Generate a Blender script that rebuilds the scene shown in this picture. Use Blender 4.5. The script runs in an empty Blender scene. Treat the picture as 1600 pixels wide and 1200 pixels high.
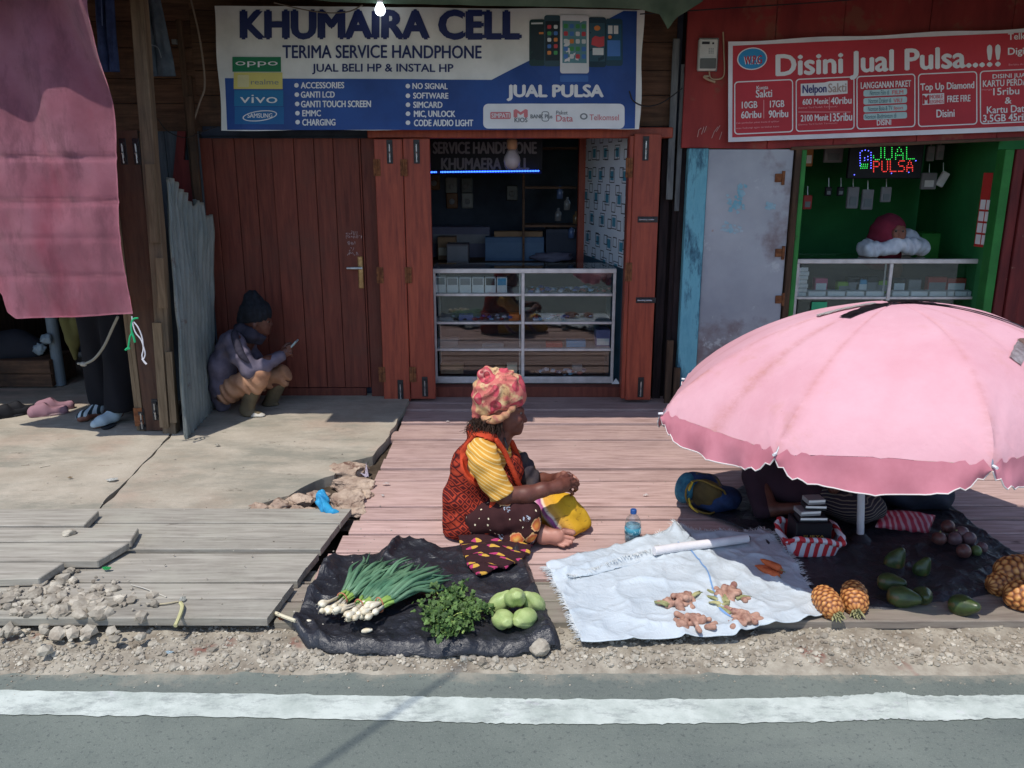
import bpy, bmesh, math, random
import numpy as np
from mathutils import Vector, Matrix, noise
S = bpy.context.scene
COL = S.collection
R = math.radians
random.seed(7)

# ------------------------------------------------------------------ camera, light, exposure
CAMH, FPX, TH = 1.8, 1300.0, math.atan(0.2615)
cd = bpy.data.cameras.new('camera')
cam = bpy.data.objects.new('camera', cd)
COL.objects.link(cam)
cam.location = (0, 0, CAMH)
cam.rotation_euler = (math.pi / 2 - TH, 0, 0)
cd.sensor_width = 36.0
cd.lens = FPX / 1600 * 36
cd.clip_start, cd.clip_end = 0.05, 500
S.camera = cam

SUN = Vector((-0.20, -0.33, 0.79)).normalized()       # towards the sun
w = bpy.data.worlds.new('World')
S.world = w
w.use_nodes = True
wn = w.node_tree
sky = wn.nodes.new('ShaderNodeTexSky')
sky.sky_type = 'NISHITA'
sky.sun_disc = False
sky.sun_elevation = math.asin(SUN.z)
sky.sun_rotation = math.atan2(SUN.x, SUN.y)
sky.altitude = 1600
sky.dust_density = 1.5
wn.links.new(sky.outputs[0], wn.nodes['Background'].inputs[0])
wn.nodes['Background'].inputs[1].default_value = 0.15
sl = bpy.data.lights.new('sun', 'SUN')
sl.energy = 2.75
sl.angle = R(0.5)
sl.color = (1.0, 0.955, 0.89)
so = bpy.data.objects.new('sun', sl)
COL.objects.link(so)
so.rotation_euler = (-SUN).to_track_quat('-Z', 'Y').to_euler()
so.location = (-3, -5, 12)
S.view_settings.view_transform = 'Standard'
S.view_settings.look = 'None'
S.view_settings.exposure = 0.48
S.view_settings.gamma = 1.0
S.cycles.max_bounces = 8
S.cycles.transparent_max_bounces = 12
S.cycles.caustics_reflective = False
S.cycles.caustics_refractive = False
S.cycles.use_denoising = True

# ------------------------------------------------------------------ pixel -> place
CT, ST = math.cos(TH), math.sin(TH)
def ray(px, py):
    u, v = (px - 800) / FPX, (600 - py) / FPX
    return Vector((u, CT + v * ST, -ST + v * CT))
def P(px, py, Y):
    d = ray(px, py)
    t = Y / d.y
    return Vector((d.x * t, Y, CAMH + d.z * t))
def G(px, py, z=0.0):
    d = ray(px, py)
    t = (z - CAMH) / d.z
    return Vector((d.x * t, d.y * t, z))

# ------------------------------------------------------------------ objects
WL = {}
def _link(o, parent):
    COL.objects.link(o)
    if parent is not None:
        o.parent = parent
        o.matrix_parent_inverse = Matrix.Translation(-WL.get(parent.name, Vector()))
    return o
def tag(o, label=None, cat=None, group=None, kind=None):
    if label: o['label'] = label
    if cat: o['category'] = cat
    if group: o['group'] = group
    if kind: o['kind'] = kind
    return o
def T(name, label, cat, loc=(0, 0, 0), group=None):
    o = bpy.data.objects.new(name, None)
    o.empty_display_size = 0.1
    o.location = loc
    _link(o, None)
    WL[o.name] = Vector(loc)
    return tag(o, label, cat, group)
def obj(name, me, mt, parent=None, smooth=False):
    if isinstance(me, bmesh.types.BMesh):
        bm = me
        bmesh.ops.recalc_face_normals(bm, faces=bm.faces)
        me = bpy.data.meshes.new(name)
        bm.to_mesh(me)
        bm.free()
    if mt is not None and not me.materials:
        me.materials.append(mt)
    if smooth:
        me.polygons.foreach_set('use_smooth', [True] * len(me.polygons))
    me.name = name
    o = bpy.data.objects.new(name, me)
    return _link(o, parent)
def copy_tree(o, parent=None):
    c = o.copy()
    COL.objects.link(c)
    if parent is not None: c.parent = parent
    for ch in o.children:
        copy_tree(ch, c)
    return c

# ------------------------------------------------------------------ mesh helpers
def box(bm, x0, x1, y0, y1, z0, z1, bev=0.0, M=None):
    vs = [bm.verts.new((x, y, z)) for x in (x0, x1) for y in (y0, y1) for z in (z0, z1)]
    f = [(0, 1, 3, 2), (4, 6, 7, 5), (0, 4, 5, 1), (2, 3, 7, 6), (0, 2, 6, 4), (1, 5, 7, 3)]
    fs = [bm.faces.new([vs[i] for i in q]) for q in f]
    if bev:
        es = list({e for q in fs for e in q.edges})
        r = bmesh.ops.bevel(bm, geom=es, offset=bev, segments=1, affect='EDGES', profile=0.5)
        vs = list({v for q in r['faces'] for v in q.verts} | {v for v in vs if v.is_valid})
    if M is not None:
        bmesh.ops.transform(bm, matrix=M, verts=vs)
    return vs
def hexa(bm, front, back):
    a = [bm.verts.new(p) for p in front]
    b = [bm.verts.new(p) for p in back]
    n = len(a)
    bm.faces.new(a)
    bm.faces.new(b[::-1])
    for i in range(n):
        j = (i + 1) % n
        bm.faces.new((a[j], a[i], b[i], b[j]))
def tube(bm, pts, rad, n=8, cap=True):
    pts = [Vector(p) for p in pts]
    if not isinstance(rad, (list, tuple)): rad = [rad] * len(pts)
    rings = []
    up = None
    for i, p in enumerate(pts):
        a = pts[max(i - 1, 0)]
        b = pts[min(i + 1, len(pts) - 1)]
        t = (b - a)
        t = t.normalized() if t.length > 1e-9 else Vector((0, 0, 1))
        if up is None:
            up = t.orthogonal().normalized()
        else:
            up = (up - t * up.dot(t))
            up = up.normalized() if up.length > 1e-6 else t.orthogonal().normalized()
        s = t.cross(up)
        rings.append([bm.verts.new(p + (up * math.cos(k * 2 * math.pi / n) + s * math.sin(k * 2 * math.pi / n)) * rad[i]) for k in range(n)])
    for i in range(len(rings) - 1):
        for k in range(n):
            l = (k + 1) % n
            bm.faces.new((rings[i][k], rings[i][l], rings[i + 1][l], rings[i + 1][k]))
    if cap:
        bm.faces.new(rings[0][::-1])
        bm.faces.new(rings[-1])
def lathe(bm, prof, n=24, M=None, wob=None):
    rings = []
    for r, z in prof:
        ring = []
        for k in range(n):
            a = 2 * math.pi * k / n
            q = Vector((r * math.cos(a), r * math.sin(a), z))
            if wob: q = wob(q, a)
            if M is not None: q = M @ q
            ring.append(bm.verts.new(q))
        rings.append(ring)
    for i in range(len(rings) - 1):
        for k in range(n):
            l = (k + 1) % n
            bm.faces.new((rings[i][k], rings[i][l], rings[i + 1][l], rings[i + 1][k]))
    bm.faces.new(rings[0][::-1])
    bm.faces.new(rings[-1])
def grid(bm, fn, nu, nv):
    g = [[bm.verts.new(fn(i / nu, j / nv)) for j in range(nv + 1)] for i in range(nu + 1)]
    for i in range(nu):
        for j in range(nv):
            bm.faces.new((g[i][j], g[i + 1][j], g[i + 1][j + 1], g[i][j + 1]))
    return g
def ico(bm, c, r, sub=2, amp=0.0, sc=(1, 1, 1), fr=1.0, seed=0.0, M=None):
    d = bmesh.ops.create_icosphere(bm, subdivisions=sub, radius=1.0)
    for v in d['verts']:
        q = v.co.copy()
        k = 1 + amp * noise.noise(q * fr + Vector((seed, seed * .7, -seed)))
        q = Vector((q.x * sc[0], q.y * sc[1], q.z * sc[2])) * (r * k)
        if M is not None: q = M @ q
        v.co = q + Vector(c)
def spline(pts, n):
    """Catmull-Rom through points"""
    pts = [Vector(p) for p in pts]
    q = [pts[0] * 2 - pts[1]] + pts + [pts[-1] * 2 - pts[-2]]
    out = []
    for i in range(n + 1):
        t = i / n * (len(pts) - 1)
        k = min(int(t), len(pts) - 2)
        f = t - k
        a, b, c, d = q[k], q[k + 1], q[k + 2], q[k + 3]
        out.append(0.5 * ((2 * b) + (c - a) * f + (2 * a - 5 * b + 4 * c - d) * f * f + (3 * b - a - 3 * c + d) * f ** 3))
    return out
def polyat(pts, t):
    L = [0]
    for i in range(len(pts) - 1):
        L.append(L[-1] + (Vector(pts[i + 1]) - Vector(pts[i])).length)
    s = t * L[-1]
    for i in range(len(pts) - 1):
        if s <= L[i + 1] or i == len(pts) - 2:
            f = (s - L[i]) / max(L[i + 1] - L[i], 1e-9)
            return Vector(pts[i]).lerp(Vector(pts[i + 1]), f)
def coons(top, right, bot, left):
    """top: left->right, bot: left->right, left/right: top->bottom"""
    c00, c10, c01, c11 = Vector(top[0]), Vector(top[-1]), Vector(bot[0]), Vector(bot[-1])
    def f(u, v):
        return (polyat(top, u) * (1 - v) + polyat(bot, u) * v + polyat(left, v) * (1 - u) + polyat(right, v) * u
                - (c00 * (1 - u) * (1 - v) + c10 * u * (1 - v) + c01 * (1 - u) * v + c11 * u * v))
    return f
def fbm(p, o=3):
    s, a, q = 0, 1, Vector(p)
    for _ in range(o):
        s += a * noise.noise(q)
        a *= .5
        q = q * 2.07
    return s

# ------------------------------------------------------------------ implicit solids (bodies, clothes, roots)
class SDF:
    def __init__(s, lo, hi, h):
        s.lo, s.h = np.array(lo, float), h
        s.n = np.ceil((np.array(hi, float) - s.lo) / h).astype(int) + 1
        s.f = np.full(s.n, 0.3, np.float32)
    def reg(s, lo, hi):
        a = np.clip(np.floor((np.array(lo) - s.lo) / s.h).astype(int), 0, s.n)
        b = np.clip(np.ceil((np.array(hi) - s.lo) / s.h).astype(int) + 1, 0, s.n)
        sl = tuple(slice(a[i], b[i]) for i in range(3))
        ax = [s.lo[i] + s.h * np.arange(a[i], b[i]) for i in range(3)]
        return sl, ax[0][:, None, None], ax[1][None, :, None], ax[2][None, None, :]
    def mix(s, sl, d, k):
        a = s.f[sl]
        if a.size == 0: return
        h = np.maximum(k - np.abs(a - d), 0) / k
        s.f[sl] = np.minimum(a, d) - h * h * k * .25
    def cap(s, a, b, ra, rb=None, k=.012):
        rb = ra if rb is None else rb
        a, b = np.array(a, float), np.array(b, float)
        m = max(ra, rb) + k + 3 * s.h
        sl, X, Y, Z = s.reg(np.minimum(a, b) - m, np.maximum(a, b) + m)
        ab = b - a
        L = max(ab @ ab, 1e-12)
        t = np.clip(((X - a[0]) * ab[0] + (Y - a[1]) * ab[1] + (Z - a[2]) * ab[2]) / L, 0, 1)
        d = np.sqrt((X - a[0] - t * ab[0]) ** 2 + (Y - a[1] - t * ab[1]) ** 2 + (Z - a[2] - t * ab[2]) ** 2) - (ra + (rb - ra) * t)
        s.mix(sl, d, k)
    def chain(s, pts, rs, k=.012):
        for i in range(len(pts) - 1):
            s.cap(pts[i], pts[i + 1], rs[i], rs[i + 1], k)
    def ell(s, c, r, rot=None, k=.015):
        c, r = np.array(c, float), np.array(r, float)
        m = r.max() + k + 3 * s.h
        sl, X, Y, Z = s.reg(c - m, c + m)
        x, y, z = X - c[0], Y - c[1], Z - c[2]
        if rot is not None:
            A = np.array(rot.to_3x3().inverted())
            x, y, z = (A[0, 0] * x + A[0, 1] * y + A[0, 2] * z, A[1, 0] * x + A[1, 1] * y + A[1, 2] * z, A[2, 0] * x + A[2, 1] * y + A[2, 2] * z)
        k0 = np.sqrt((x / r[0]) ** 2 + (y / r[1]) ** 2 + (z / r[2]) ** 2)
        k1 = np.sqrt((x / r[0] ** 2) ** 2 + (y / r[1] ** 2) ** 2 + (z / r[2] ** 2) ** 2) + 1e-9
        s.mix(sl, k0 * (k0 - 1) / k1, k)
    def cut(s, p, nrm, k=.004):
        """remove what lies on the side nrm points to"""
        sl, X, Y, Z = s.reg(s.lo, s.lo + s.n * s.h)
        nrm = Vector(nrm).normalized()
        d = (X - p[0]) * nrm.x + (Y - p[1]) * nrm.y + (Z - p[2]) * nrm.z
        s.f = np.maximum(s.f, d.astype(np.float32))
    def wrinkle(s, amp, fn):
        sl, X, Y, Z = s.reg(s.lo, s.lo + s.n * s.h)
        s.f = (s.f + amp * fn(X, Y, Z)).astype(np.float32)
    def mesh(s, name):
        f = s.f
        f[0], f[-1], f[:, 0], f[:, -1], f[:, :, 0], f[:, :, -1] = 1, 1, 1, 1, 1, 1
        ins = f < 0
        nx, ny, nz = f.shape
        cnt = np.zeros((nx - 1, ny - 1, nz - 1), np.int8)
        cs = [(i, j, k) for i in (0, 1) for j in (0, 1) for k in (0, 1)]
        for i, j, k in cs: cnt += ins[i:nx - 1 + i, j:ny - 1 + j, k:nz - 1 + k]
        m = (cnt > 0) & (cnt < 8)
        idx = np.argwhere(m)
        cid = np.full(m.shape, -1, np.int64)
        cid[m] = np.arange(len(idx))
        acc, c = np.zeros((len(idx), 3)), np.zeros(len(idx))
        for a in cs:
            for ax in range(3):
                if a[ax]: continue
                b = list(a); b[ax] = 1
                fa = f[idx[:, 0] + a[0], idx[:, 1] + a[1], idx[:, 2] + a[2]]
                fb = f[idx[:, 0] + b[0], idx[:, 1] + b[1], idx[:, 2] + b[2]]
                q = (fa < 0) != (fb < 0)
                t = fa[q] / (fa[q] - fb[q])
                p = np.tile(np.array(a, float), (q.sum(), 1))
                p[:, ax] += t
                acc[q] += p
                c[q] += 1
        V = s.lo + s.h * (idx + acc / c[:, None])
        Fs = []
        for ax in range(3):
            o1, o2 = (ax + 1) % 3, (ax + 2) % 3
            sa = [slice(1, -1)] * 3; sa[ax] = slice(0, -1)
            sb = [slice(1, -1)] * 3; sb[ax] = slice(1, None)
            s0, s1 = ins[tuple(sa)], ins[tuple(sb)]
            e = np.argwhere(s0 != s1)
            if not len(e): continue
            fl = s0[e[:, 0], e[:, 1], e[:, 2]]
            base = e.copy()
            for o in (o1, o2): base[:, o] += 1
            def cc(d1, d2):
                q = base.copy(); q[:, o1] -= d1; q[:, o2] -= d2
                return cid[q[:, 0], q[:, 1], q[:, 2]]
            F = np.stack([cc(1, 1), cc(0, 1), cc(0, 0), cc(1, 0)], 1)
            F[~fl] = F[~fl][:, ::-1]
            Fs.append(F)
        F = np.concatenate(Fs)
        me = bpy.data.meshes.new(name)
        me.vertices.add(len(V)); me.vertices.foreach_set('co', V.ravel())
        me.loops.add(F.size); me.loops.foreach_set('vertex_index', F.ravel().astype(np.int32))
        me.polygons.add(len(F)); me.polygons.foreach_set('loop_start', np.arange(0, F.size, 4, dtype=np.int32))
        me.update(calc_edges=True)
        me.polygons.foreach_set('use_smooth', [True] * len(F))
        return me

# ------------------------------------------------------------------ materials
def srgb(r, g, b):
    f = lambda c: (c / 255 / 12.92) if c / 255 <= .04045 else ((c / 255 + .055) / 1.055) ** 2.4
    return (f(r), f(g), f(b))
class NT:
    def __init__(s, name):
        s.m = bpy.data.materials.new(name)
        s.m.use_nodes = True
        s.t = s.m.node_tree
        s.b = s.t.nodes['Principled BSDF']
        s.out = s.t.nodes['Material Output']
    def n(s, typ, **kw):
        d = s.t.nodes.new(typ)
        for k, v in kw.items(): setattr(d, k, v)
        return d
    def l(s, a, b): s.t.links.new(a, b)
    def coords(s, sc=(1, 1, 1), rot=(0, 0, 0), kind='Object'):
        c = s.n('ShaderNodeTexCoord')
        m = s.n('ShaderNodeMapping')
        m.inputs['Scale'].default_value = sc
        m.inputs['Rotation'].default_value = rot
        s.l(c.outputs[kind], m.inputs[0])
        return m.outputs[0]
    def noise(s, v, scale, detail=5, rough=.6, dist=0):
        d = s.n('ShaderNodeTexNoise')
        d.inputs['Scale'].default_value = scale
        d.inputs['Detail'].default_value = detail
        d.inputs['Roughness'].default_value = rough
        d.inputs['Distortion'].default_value = dist
        if v is not None: s.l(v, d.inputs['Vector'])
        return d.outputs[0]
    def ramp(s, fac, stops, interp='LINEAR'):
        d = s.n('ShaderNodeValToRGB')
        r = d.color_ramp
        r.interpolation = interp
        while len(r.elements) < len(stops): r.elements.new(.5)
        for e, (p, c) in zip(r.elements, stops):
            e.position = p
            e.color = (*c, 1) if len(c) == 3 else c
        s.l(fac, d.inputs[0])
        return d.outputs[0]
    def mix(s, a, b, fac, mode='MIX'):
        d = s.n('ShaderNodeMix', data_type='RGBA', blend_type=mode)
        for sock, v in ((d.inputs[6], a), (d.inputs[7], b), (d.inputs[0], fac)):
            if hasattr(v, 'links'): s.l(v, sock)
            elif isinstance(v, (int, float)): sock.default_value = v
            else: sock.default_value = (*v, 1)
        return d.outputs[2]
    def math(s, op, a, b=0.0, c=0.0):
        d = s.n('ShaderNodeMath', operation=op)
        for i, v in enumerate((a, b, c)):
            if hasattr(v, 'links'): s.l(v, d.inputs[i])
            else: d.inputs[i].default_value = v
        return d.outputs[0]
    def bump(s, h, st=.3, dist=.01, prev=None):
        d = s.n('ShaderNodeBump')
        d.inputs['Strength'].default_value = st
        d.inputs['Distance'].default_value = dist
        s.l(h, d.inputs['Height'])
        if prev is not None: s.l(prev, d.inputs['Normal'])
        s.l(d.outputs[0], s.b.inputs['Normal'])
        return d.outputs[0]
    def done(s, col=None, rough=.8, spec=.3, metal=0.0):
        b = s.b
        if col is not None:
            if hasattr(col, 'links'): s.l(col, b.inputs['Base Color'])
            else: b.inputs['Base Color'].default_value = (*col, 1)
        if hasattr(rough, 'links'): s.l(rough, b.inputs['Roughness'])
        else: b.inputs['Roughness'].default_value = rough
        b.inputs['Specular IOR Level'].default_value = spec
        b.inputs['Metallic'].default_value = metal
        return s.m
def mat(name, c1, c2=None, scale=6.0, sc=(1, 1, 1), rough=.8, spec=.3, metal=0.0, bump=0.0, bscale=None, bd=.006,
        isl=0.0, spots=None, lo=.35, hi=.65, detail=6):
    """a noisy surface: two tones, optional per-piece variation, stains and bump"""
    n = NT(name)
    v = n.coords(sc)
    c2 = c2 or tuple(x * .72 for x in c1)
    col = n.ramp(n.noise(v, scale, detail), [(lo, c2), (hi, c1)])
    if isl:
        g = n.n('ShaderNodeNewGeometry')
        k = n.math('MULTIPLY_ADD', g.outputs['Random Per Island'], isl, 1 - isl * .6)
        hv = n.n('ShaderNodeHueSaturation')
        n.l(k, hv.inputs['Value']); n.l(col, hv.inputs['Color'])
        col = hv.outputs[0]
    if spots:
        sc_, c3, th = spots
        f = n.ramp(n.noise(n.coords(), sc_, 4, .7), [(th, (0, 0, 0)), (min(th + .07, 1), (1, 1, 1))])
        col = n.mix(col, c3, f)
    if bump:
        n.bump(n.noise(v, bscale or scale * 4, 4), bump, bd)
    return n.done(col, rough, spec, metal)
def plain(name, c, rough=.6, spec=.3, metal=0.0):
    return mat(name, c, tuple(x * .86 for x in c), scale=9, rough=rough, spec=spec, metal=metal)
def emit(name, c, st):
    n = NT(name)
    n.b.inputs['Emission Color'].default_value = (*c, 1)
    n.b.inputs['Emission Strength'].default_value = st
    return n.done(c, .5)
def glassy(name, tint=(.9, .95, .95), refl=.12, rough=.02):
    n = NT(name)
    t = n.n('ShaderNodeBsdfTransparent'); t.inputs[0].default_value = (*tint, 1)
    g = n.n('ShaderNodeBsdfGlossy'); g.inputs['Roughness'].default_value = rough
    fr = n.n('ShaderNodeLayerWeight'); fr.inputs[0].default_value = .5
    f = n.math('MULTIPLY_ADD', n.math('POWER', fr.outputs['Facing'], 4.0), .7, refl)
    mx = n.n('ShaderNodeMixShader')
    n.l(f, mx.inputs[0]); n.l(t.outputs[0], mx.inputs[1]); n.l(g.outputs[0], mx.inputs[2])
    n.l(mx.outputs[0], n.out.inputs[0])
    return n.m

# ================================================================== MATERIALS OF THE SETTING
def wood_mat(name, c1, c2, along=(1.2, 14, 14), isl=.5, dirt=None, bump=.35, rough=.85, spec=.15, knots=True, stain=None):
    n = NT(name)
    v = n.coords(along)
    g = n.noise(v, 3.0, 8, .65, .4)
    col = n.ramp(g, [(.3, c2), (.68, c1)])
    geo = n.n('ShaderNodeNewGeometry')
    k = n.math('MULTIPLY_ADD', geo.outputs['Random Per Island'], isl, 1 - isl * .55)
    hv = n.n('ShaderNodeHueSaturation')
    n.l(k, hv.inputs['Value']); n.l(col, hv.inputs['Color'])
    col = hv.outputs[0]
    if dirt:
        f = n.ramp(n.noise(n.coords(), 2.2, 7, .7), [(.48, (0, 0, 0)), (.70, (.8, .8, .8))])
        col = n.mix(col, dirt, f)
    if stain:
        f = n.ramp(n.noise(n.coords((1, 2.2, 1)), 4.5, 3, .5), [(.70, (0, 0, 0)), (.76, (.85, .85, .85))])
        col = n.mix(col, stain, f)
    n.bump(n.noise(v, 5.0, 8, .7), bump, .004)
    return n.done(col, rough, spec)
M = {}
M['deck'] = wood_mat('deck_wood', srgb(200, 170, 162), srgb(148, 120, 112), isl=.4, dirt=srgb(184, 156, 146), stain=srgb(104, 84, 78))
M['deck_grey'] = wood_mat('grey_deck_wood', srgb(168, 162, 150), srgb(124, 118, 108), isl=.3, dirt=srgb(166, 162, 148), stain=srgb(98, 90, 82))
M['deck_green'] = wood_mat('greenish_deck_wood', srgb(150, 140, 128), srgb(116, 105, 96), isl=.25, dirt=srgb(132, 134, 112))

n = NT('asphalt')
v = n.coords()
c = n.ramp(n.noise(v, 1.3, 6, .7), [(.3, srgb(96, 103, 97)), (.7, srgb(120, 126, 117))])
c = n.mix(c, srgb(86, 90, 89), n.ramp(n.noise(n.coords((.35, 2.2, 1)), 1.6, 5, .6), [(.55, (0, 0, 0)), (.75, (.55, .55, .55))]))
vo = n.n('ShaderNodeTexVoronoi'); vo.inputs['Scale'].default_value = 170; n.l(v, vo.inputs['Vector'])
c = n.mix(c, srgb(150, 152, 146), n.ramp(vo.outputs['Distance'], [(.0, (.5, .5, .5)), (.32, (0, 0, 0))]))
c = n.mix(c, srgb(70, 74, 74), n.ramp(n.noise(v, 60, 3, .7), [(.56, (0, 0, 0)), (.68, (.6, .6, .6))]))
sp = n.n('ShaderNodeSeparateXYZ'); n.l(v, sp.inputs[0])
ds = n.math('ADD', n.math('MULTIPLY', n.math('SUBTRACT', sp.outputs['Y'], 2.66), 6.0), n.math('MULTIPLY', n.math('SUBTRACT', n.noise(v, 6, 7, .75), .5), 2.4))
c = n.mix(c, srgb(158, 150, 134), n.ramp(ds, [(.25, (0, 0, 0)), (.9, (.75, .75, .75))]))
n.bump(n.noise(v, 140, 3, .7), .5, .004)
M['asphalt'] = n.done(c, .85, .25)

n = NT('road_paint')
v = n.coords()
c = n.ramp(n.noise(v, 7, 7, .7), [(.3, srgb(164, 172, 163)), (.6, srgb(198, 204, 195))])
c = n.mix(c, srgb(128, 133, 130), n.ramp(n.noise(n.coords((1, 2.5, 1)), 7, 8, .85), [(.50, (0, 0, 0)), (.66, (.8, .8, .8))]))
c = n.mix(c, srgb(205, 190, 205), n.ramp(n.noise(v, 3, 4, .7), [(.62, (0, 0, 0)), (.7, (.6, .6, .6))]))
n.bump(n.noise(v, 90, 4, .7), .4, .003)
M['paint'] = n.done(c, .7, .3)

n = NT('concrete')
v = n.coords()
c = n.ramp(n.noise(v, 2.2, 8, .7), [(.28, srgb(150, 140, 124)), (.7, srgb(186, 176, 160))])
c = n.mix(c, srgb(184, 144, 126), n.ramp(n.noise(n.coords((1, 1, 1)), 1.0, 5, .6), [(.5, (0, 0, 0)), (.75, (.55, .55, .55))]))
c = n.mix(c, srgb(132, 130, 118), n.ramp(n.noise(n.coords((.6, 1.6, 1)), 1.7, 8, .75), [(.46, (0, 0, 0)), (.62, (.8, .8, .8))]))
c = n.mix(c, srgb(92, 82, 70), n.ramp(n.noise(n.coords((1, 2.4, 1)), 4.2, 6, .8), [(.62, (0, 0, 0)), (.70, (.8, .8, .8))]))
c = n.mix(c, srgb(206, 200, 188), n.ramp(n.noise(n.coords((1, 2, 1)), 11, 7, .8), [(.62, (0, 0, 0)), (.72, (.6, .6, .6))]))
n.bump(n.noise(v, 26, 8, .75), .5, .008)
M['concrete'] = n.done(c, .92, .1)
M['slab_edge'] = M['concrete']
M['verge'] = mat('verge_dirt', srgb(172, 164, 148), srgb(128, 118, 104), scale=9, rough=.95, spec=.1, bump=.8, bscale=40, bd=.01,
                 spots=(2.2, srgb(126, 84, 74), .60))
M['stone'] = mat('stone', srgb(186, 178, 162), srgb(138, 128, 114), scale=14, rough=.95, spec=.1, isl=.5, bump=.6, bscale=50, bd=.006)
M['rubble'] = mat('broken_concrete', srgb(204, 182, 160), srgb(148, 124, 108), scale=9, rough=.95, spec=.1, isl=.35, bump=.8, bscale=34, bd=.012,
                  spots=(7, srgb(110, 84, 72), .58))
M['soil'] = mat('soil', srgb(92, 80, 68), srgb(52, 44, 36), scale=6, rough=.95, spec=.1, bump=.8, bscale=30, bd=.02)

# ================================================================== GROUND
bm = bmesh.new()
box(bm, -120, 120, -90, 120, -.6, -.14)
tag(obj('ground', bm, M['soil']), kind='structure')

def edge_y(x):            # where asphalt meets the verge
    return 2.775 - .012 * x + .012 * math.sin(x * 3.1) + .02 * noise.noise(Vector((x * 2.3, 3, 0))) + .012 * noise.noise(Vector((x * 11, 7, 0)))
bm = bmesh.new()
NX = 260
xs = [-5 + 10 * i / NX for i in range(NX + 1)]
rows = [[bm.verts.new((x, edge_y(x), -.05)) for x in xs], [bm.verts.new((x, 2.2, -.05)) for x in xs], [bm.verts.new((x, .5, -.05)) for x in xs]]
for a, b in zip(rows, rows[1:]):
    for i in range(NX): bm.faces.new((a[i], a[i + 1], b[i + 1], b[i]))
for sx in (-1, 1):
    q = [bm.verts.new(p) for p in ((sx * 5, 2.78, -.05), (sx * 80, 2.78, -.05), (sx * 80, .5, -.05), (sx * 5, .5, -.05))]
    bm.faces.new(q)
q = [bm.verts.new(p) for p in ((-80, .5, -.05), (80, .5, -.05), (80, -5, -.05), (-80, -5, -.05))]
bm.faces.new(q)
tag(obj('road', bm, M['asphalt']), kind='structure')

zl = -.046
up_ = [(-260, 1072), (0, 1078), (400, 1084), (700, 1089), (850, 1092), (1100, 1092), (1300, 1088), (1400, 1081), (1440, 1087), (1600, 1086), (1860, 1090)]
lo_ = [(-260, 1110), (0, 1116), (400, 1121), (700, 1128), (850, 1131), (1100, 1130), (1300, 1127), (1400, 1123), (1450, 1126), (1600, 1122), (1860, 1124)]
U = spline([G(x, y, zl) for x, y in up_], 300)
Lw = spline([G(x, y, zl) for x, y in lo_], 300)
bm = bmesh.new()
a, b = [], []
for i in range(301):
    j1 = .009 * noise.noise(Vector((i * .31, 0, 5))) + .006 * noise.noise(Vector((i * .9, 0, 9)))
    j2 = .009 * noise.noise(Vector((i * .37, 4, 5))) + .006 * noise.noise(Vector((i * .8, 4, 9)))
    a.append(bm.verts.new(U[i] + Vector((0, j1, 0))))
    b.append(bm.verts.new(Lw[i] + Vector((0, j2, 0))))
for i in range(300): bm.faces.new((a[i], a[i + 1], b[i + 1], b[i]))
tag(obj('road_marking', bm, M['paint']), kind='structure')

def verge_z(x, y):
    t = max(0, min(1, (y - 2.72) / .12))
    return -.058 + t * (.028 + .014 * fbm((x * 6, y * 6, 1), 3) + .006 * noise.noise(Vector((x * 24, y * 24, 2))))
bm = bmesh.new()
grid(bm, lambda u, v: Vector((-4.2 + 8.4 * u, 2.68 + .85 * v, verge_z(-4.2 + 8.4 * u, 2.68 + .85 * v))), 420, 44)
tag(obj('verge', bm, M['verge'], smooth=True), kind='structure')

# loose stones along the road edge: nobody could count them
def stone_field(name, pts, mt):
    tm = []
    for k in range(8):
        b = bmesh.new()
        ico(b, (0, 0, 0), 1, 2 if k < 2 else 1, .55, (1, .8 + .1 * (k % 3), .55 + .06 * (k % 4)), 1.3, k * 3.3)
        b.verts.ensure_lookup_table()
        tm.append((np.array([v.co[:] for v in b.verts]), [[v.index for v in f.verts] for f in b.faces]))
        b.free()
    V, Fc, off = [], [], 0
    for (x, y, z, r) in pts:
        tv, tf = tm[random.randrange(8)]
        rt = np.array(Matrix.Rotation(random.random() * 6.3, 3, 'Z') @ Matrix.Rotation(random.uniform(-.5, .5), 3, 'X'))
        V.append((tv @ rt.T) * r + np.array((x, y, z)))
        Fc += [[i + off for i in f] for f in tf]
        off += len(tv)
    me = bpy.data.meshes.new(name)
    me.from_pydata(np.concatenate(V).tolist(), [], Fc)
    return tag(obj(name, me, mt), kind='stuff')
pts = []
for _ in range(7500):
    x = random.uniform(-3.3, 3.4)
    w_ = .30 if x < -.9 else .22
    y = 2.78 + abs(random.gauss(0, .5)) * w_ * 1.25 + .01 * x
    if y > 3.22: continue
    r = random.choice((.003, .004, .004, .005, .006, .008, .011)) * random.uniform(.8, 1.3)
    if random.random() < .03: r *= 1.9
    pts.append((x, y, verge_z(x, y) + r * .25, r))
for _ in range(220):          # strays on the asphalt
    x = random.uniform(-3, 3); y = 2.78 - abs(random.gauss(0, .06))
    pts.append((x, y, -.048, random.uniform(.002, .005)))
for _ in range(280):          # heap of rubble at the left end of the deck
    p = G(random.gauss(95, 60), random.gauss(955, 22), 0)
    r = random.choice((.006, .008, .011, .015, .022, .03)) * random.uniform(.8, 1.3)
    pts.append((p.x, p.y, (.046 if p.y > 3.0 else 0) + random.uniform(0, .012), r))
stone_field('gravel', pts, M['stone'])
pts = []
for _ in range(260):
    p = G(random.uniform(-20, 620), random.uniform(668, 975), .05)
    if p.y > 4.2 and p.x > -.95: continue
    pts.append((p.x, p.y, (.047 if p.y < 4.1 else .035), random.choice((.002, .003, .003, .005)) * random.uniform(.7, 1.3)))
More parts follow.
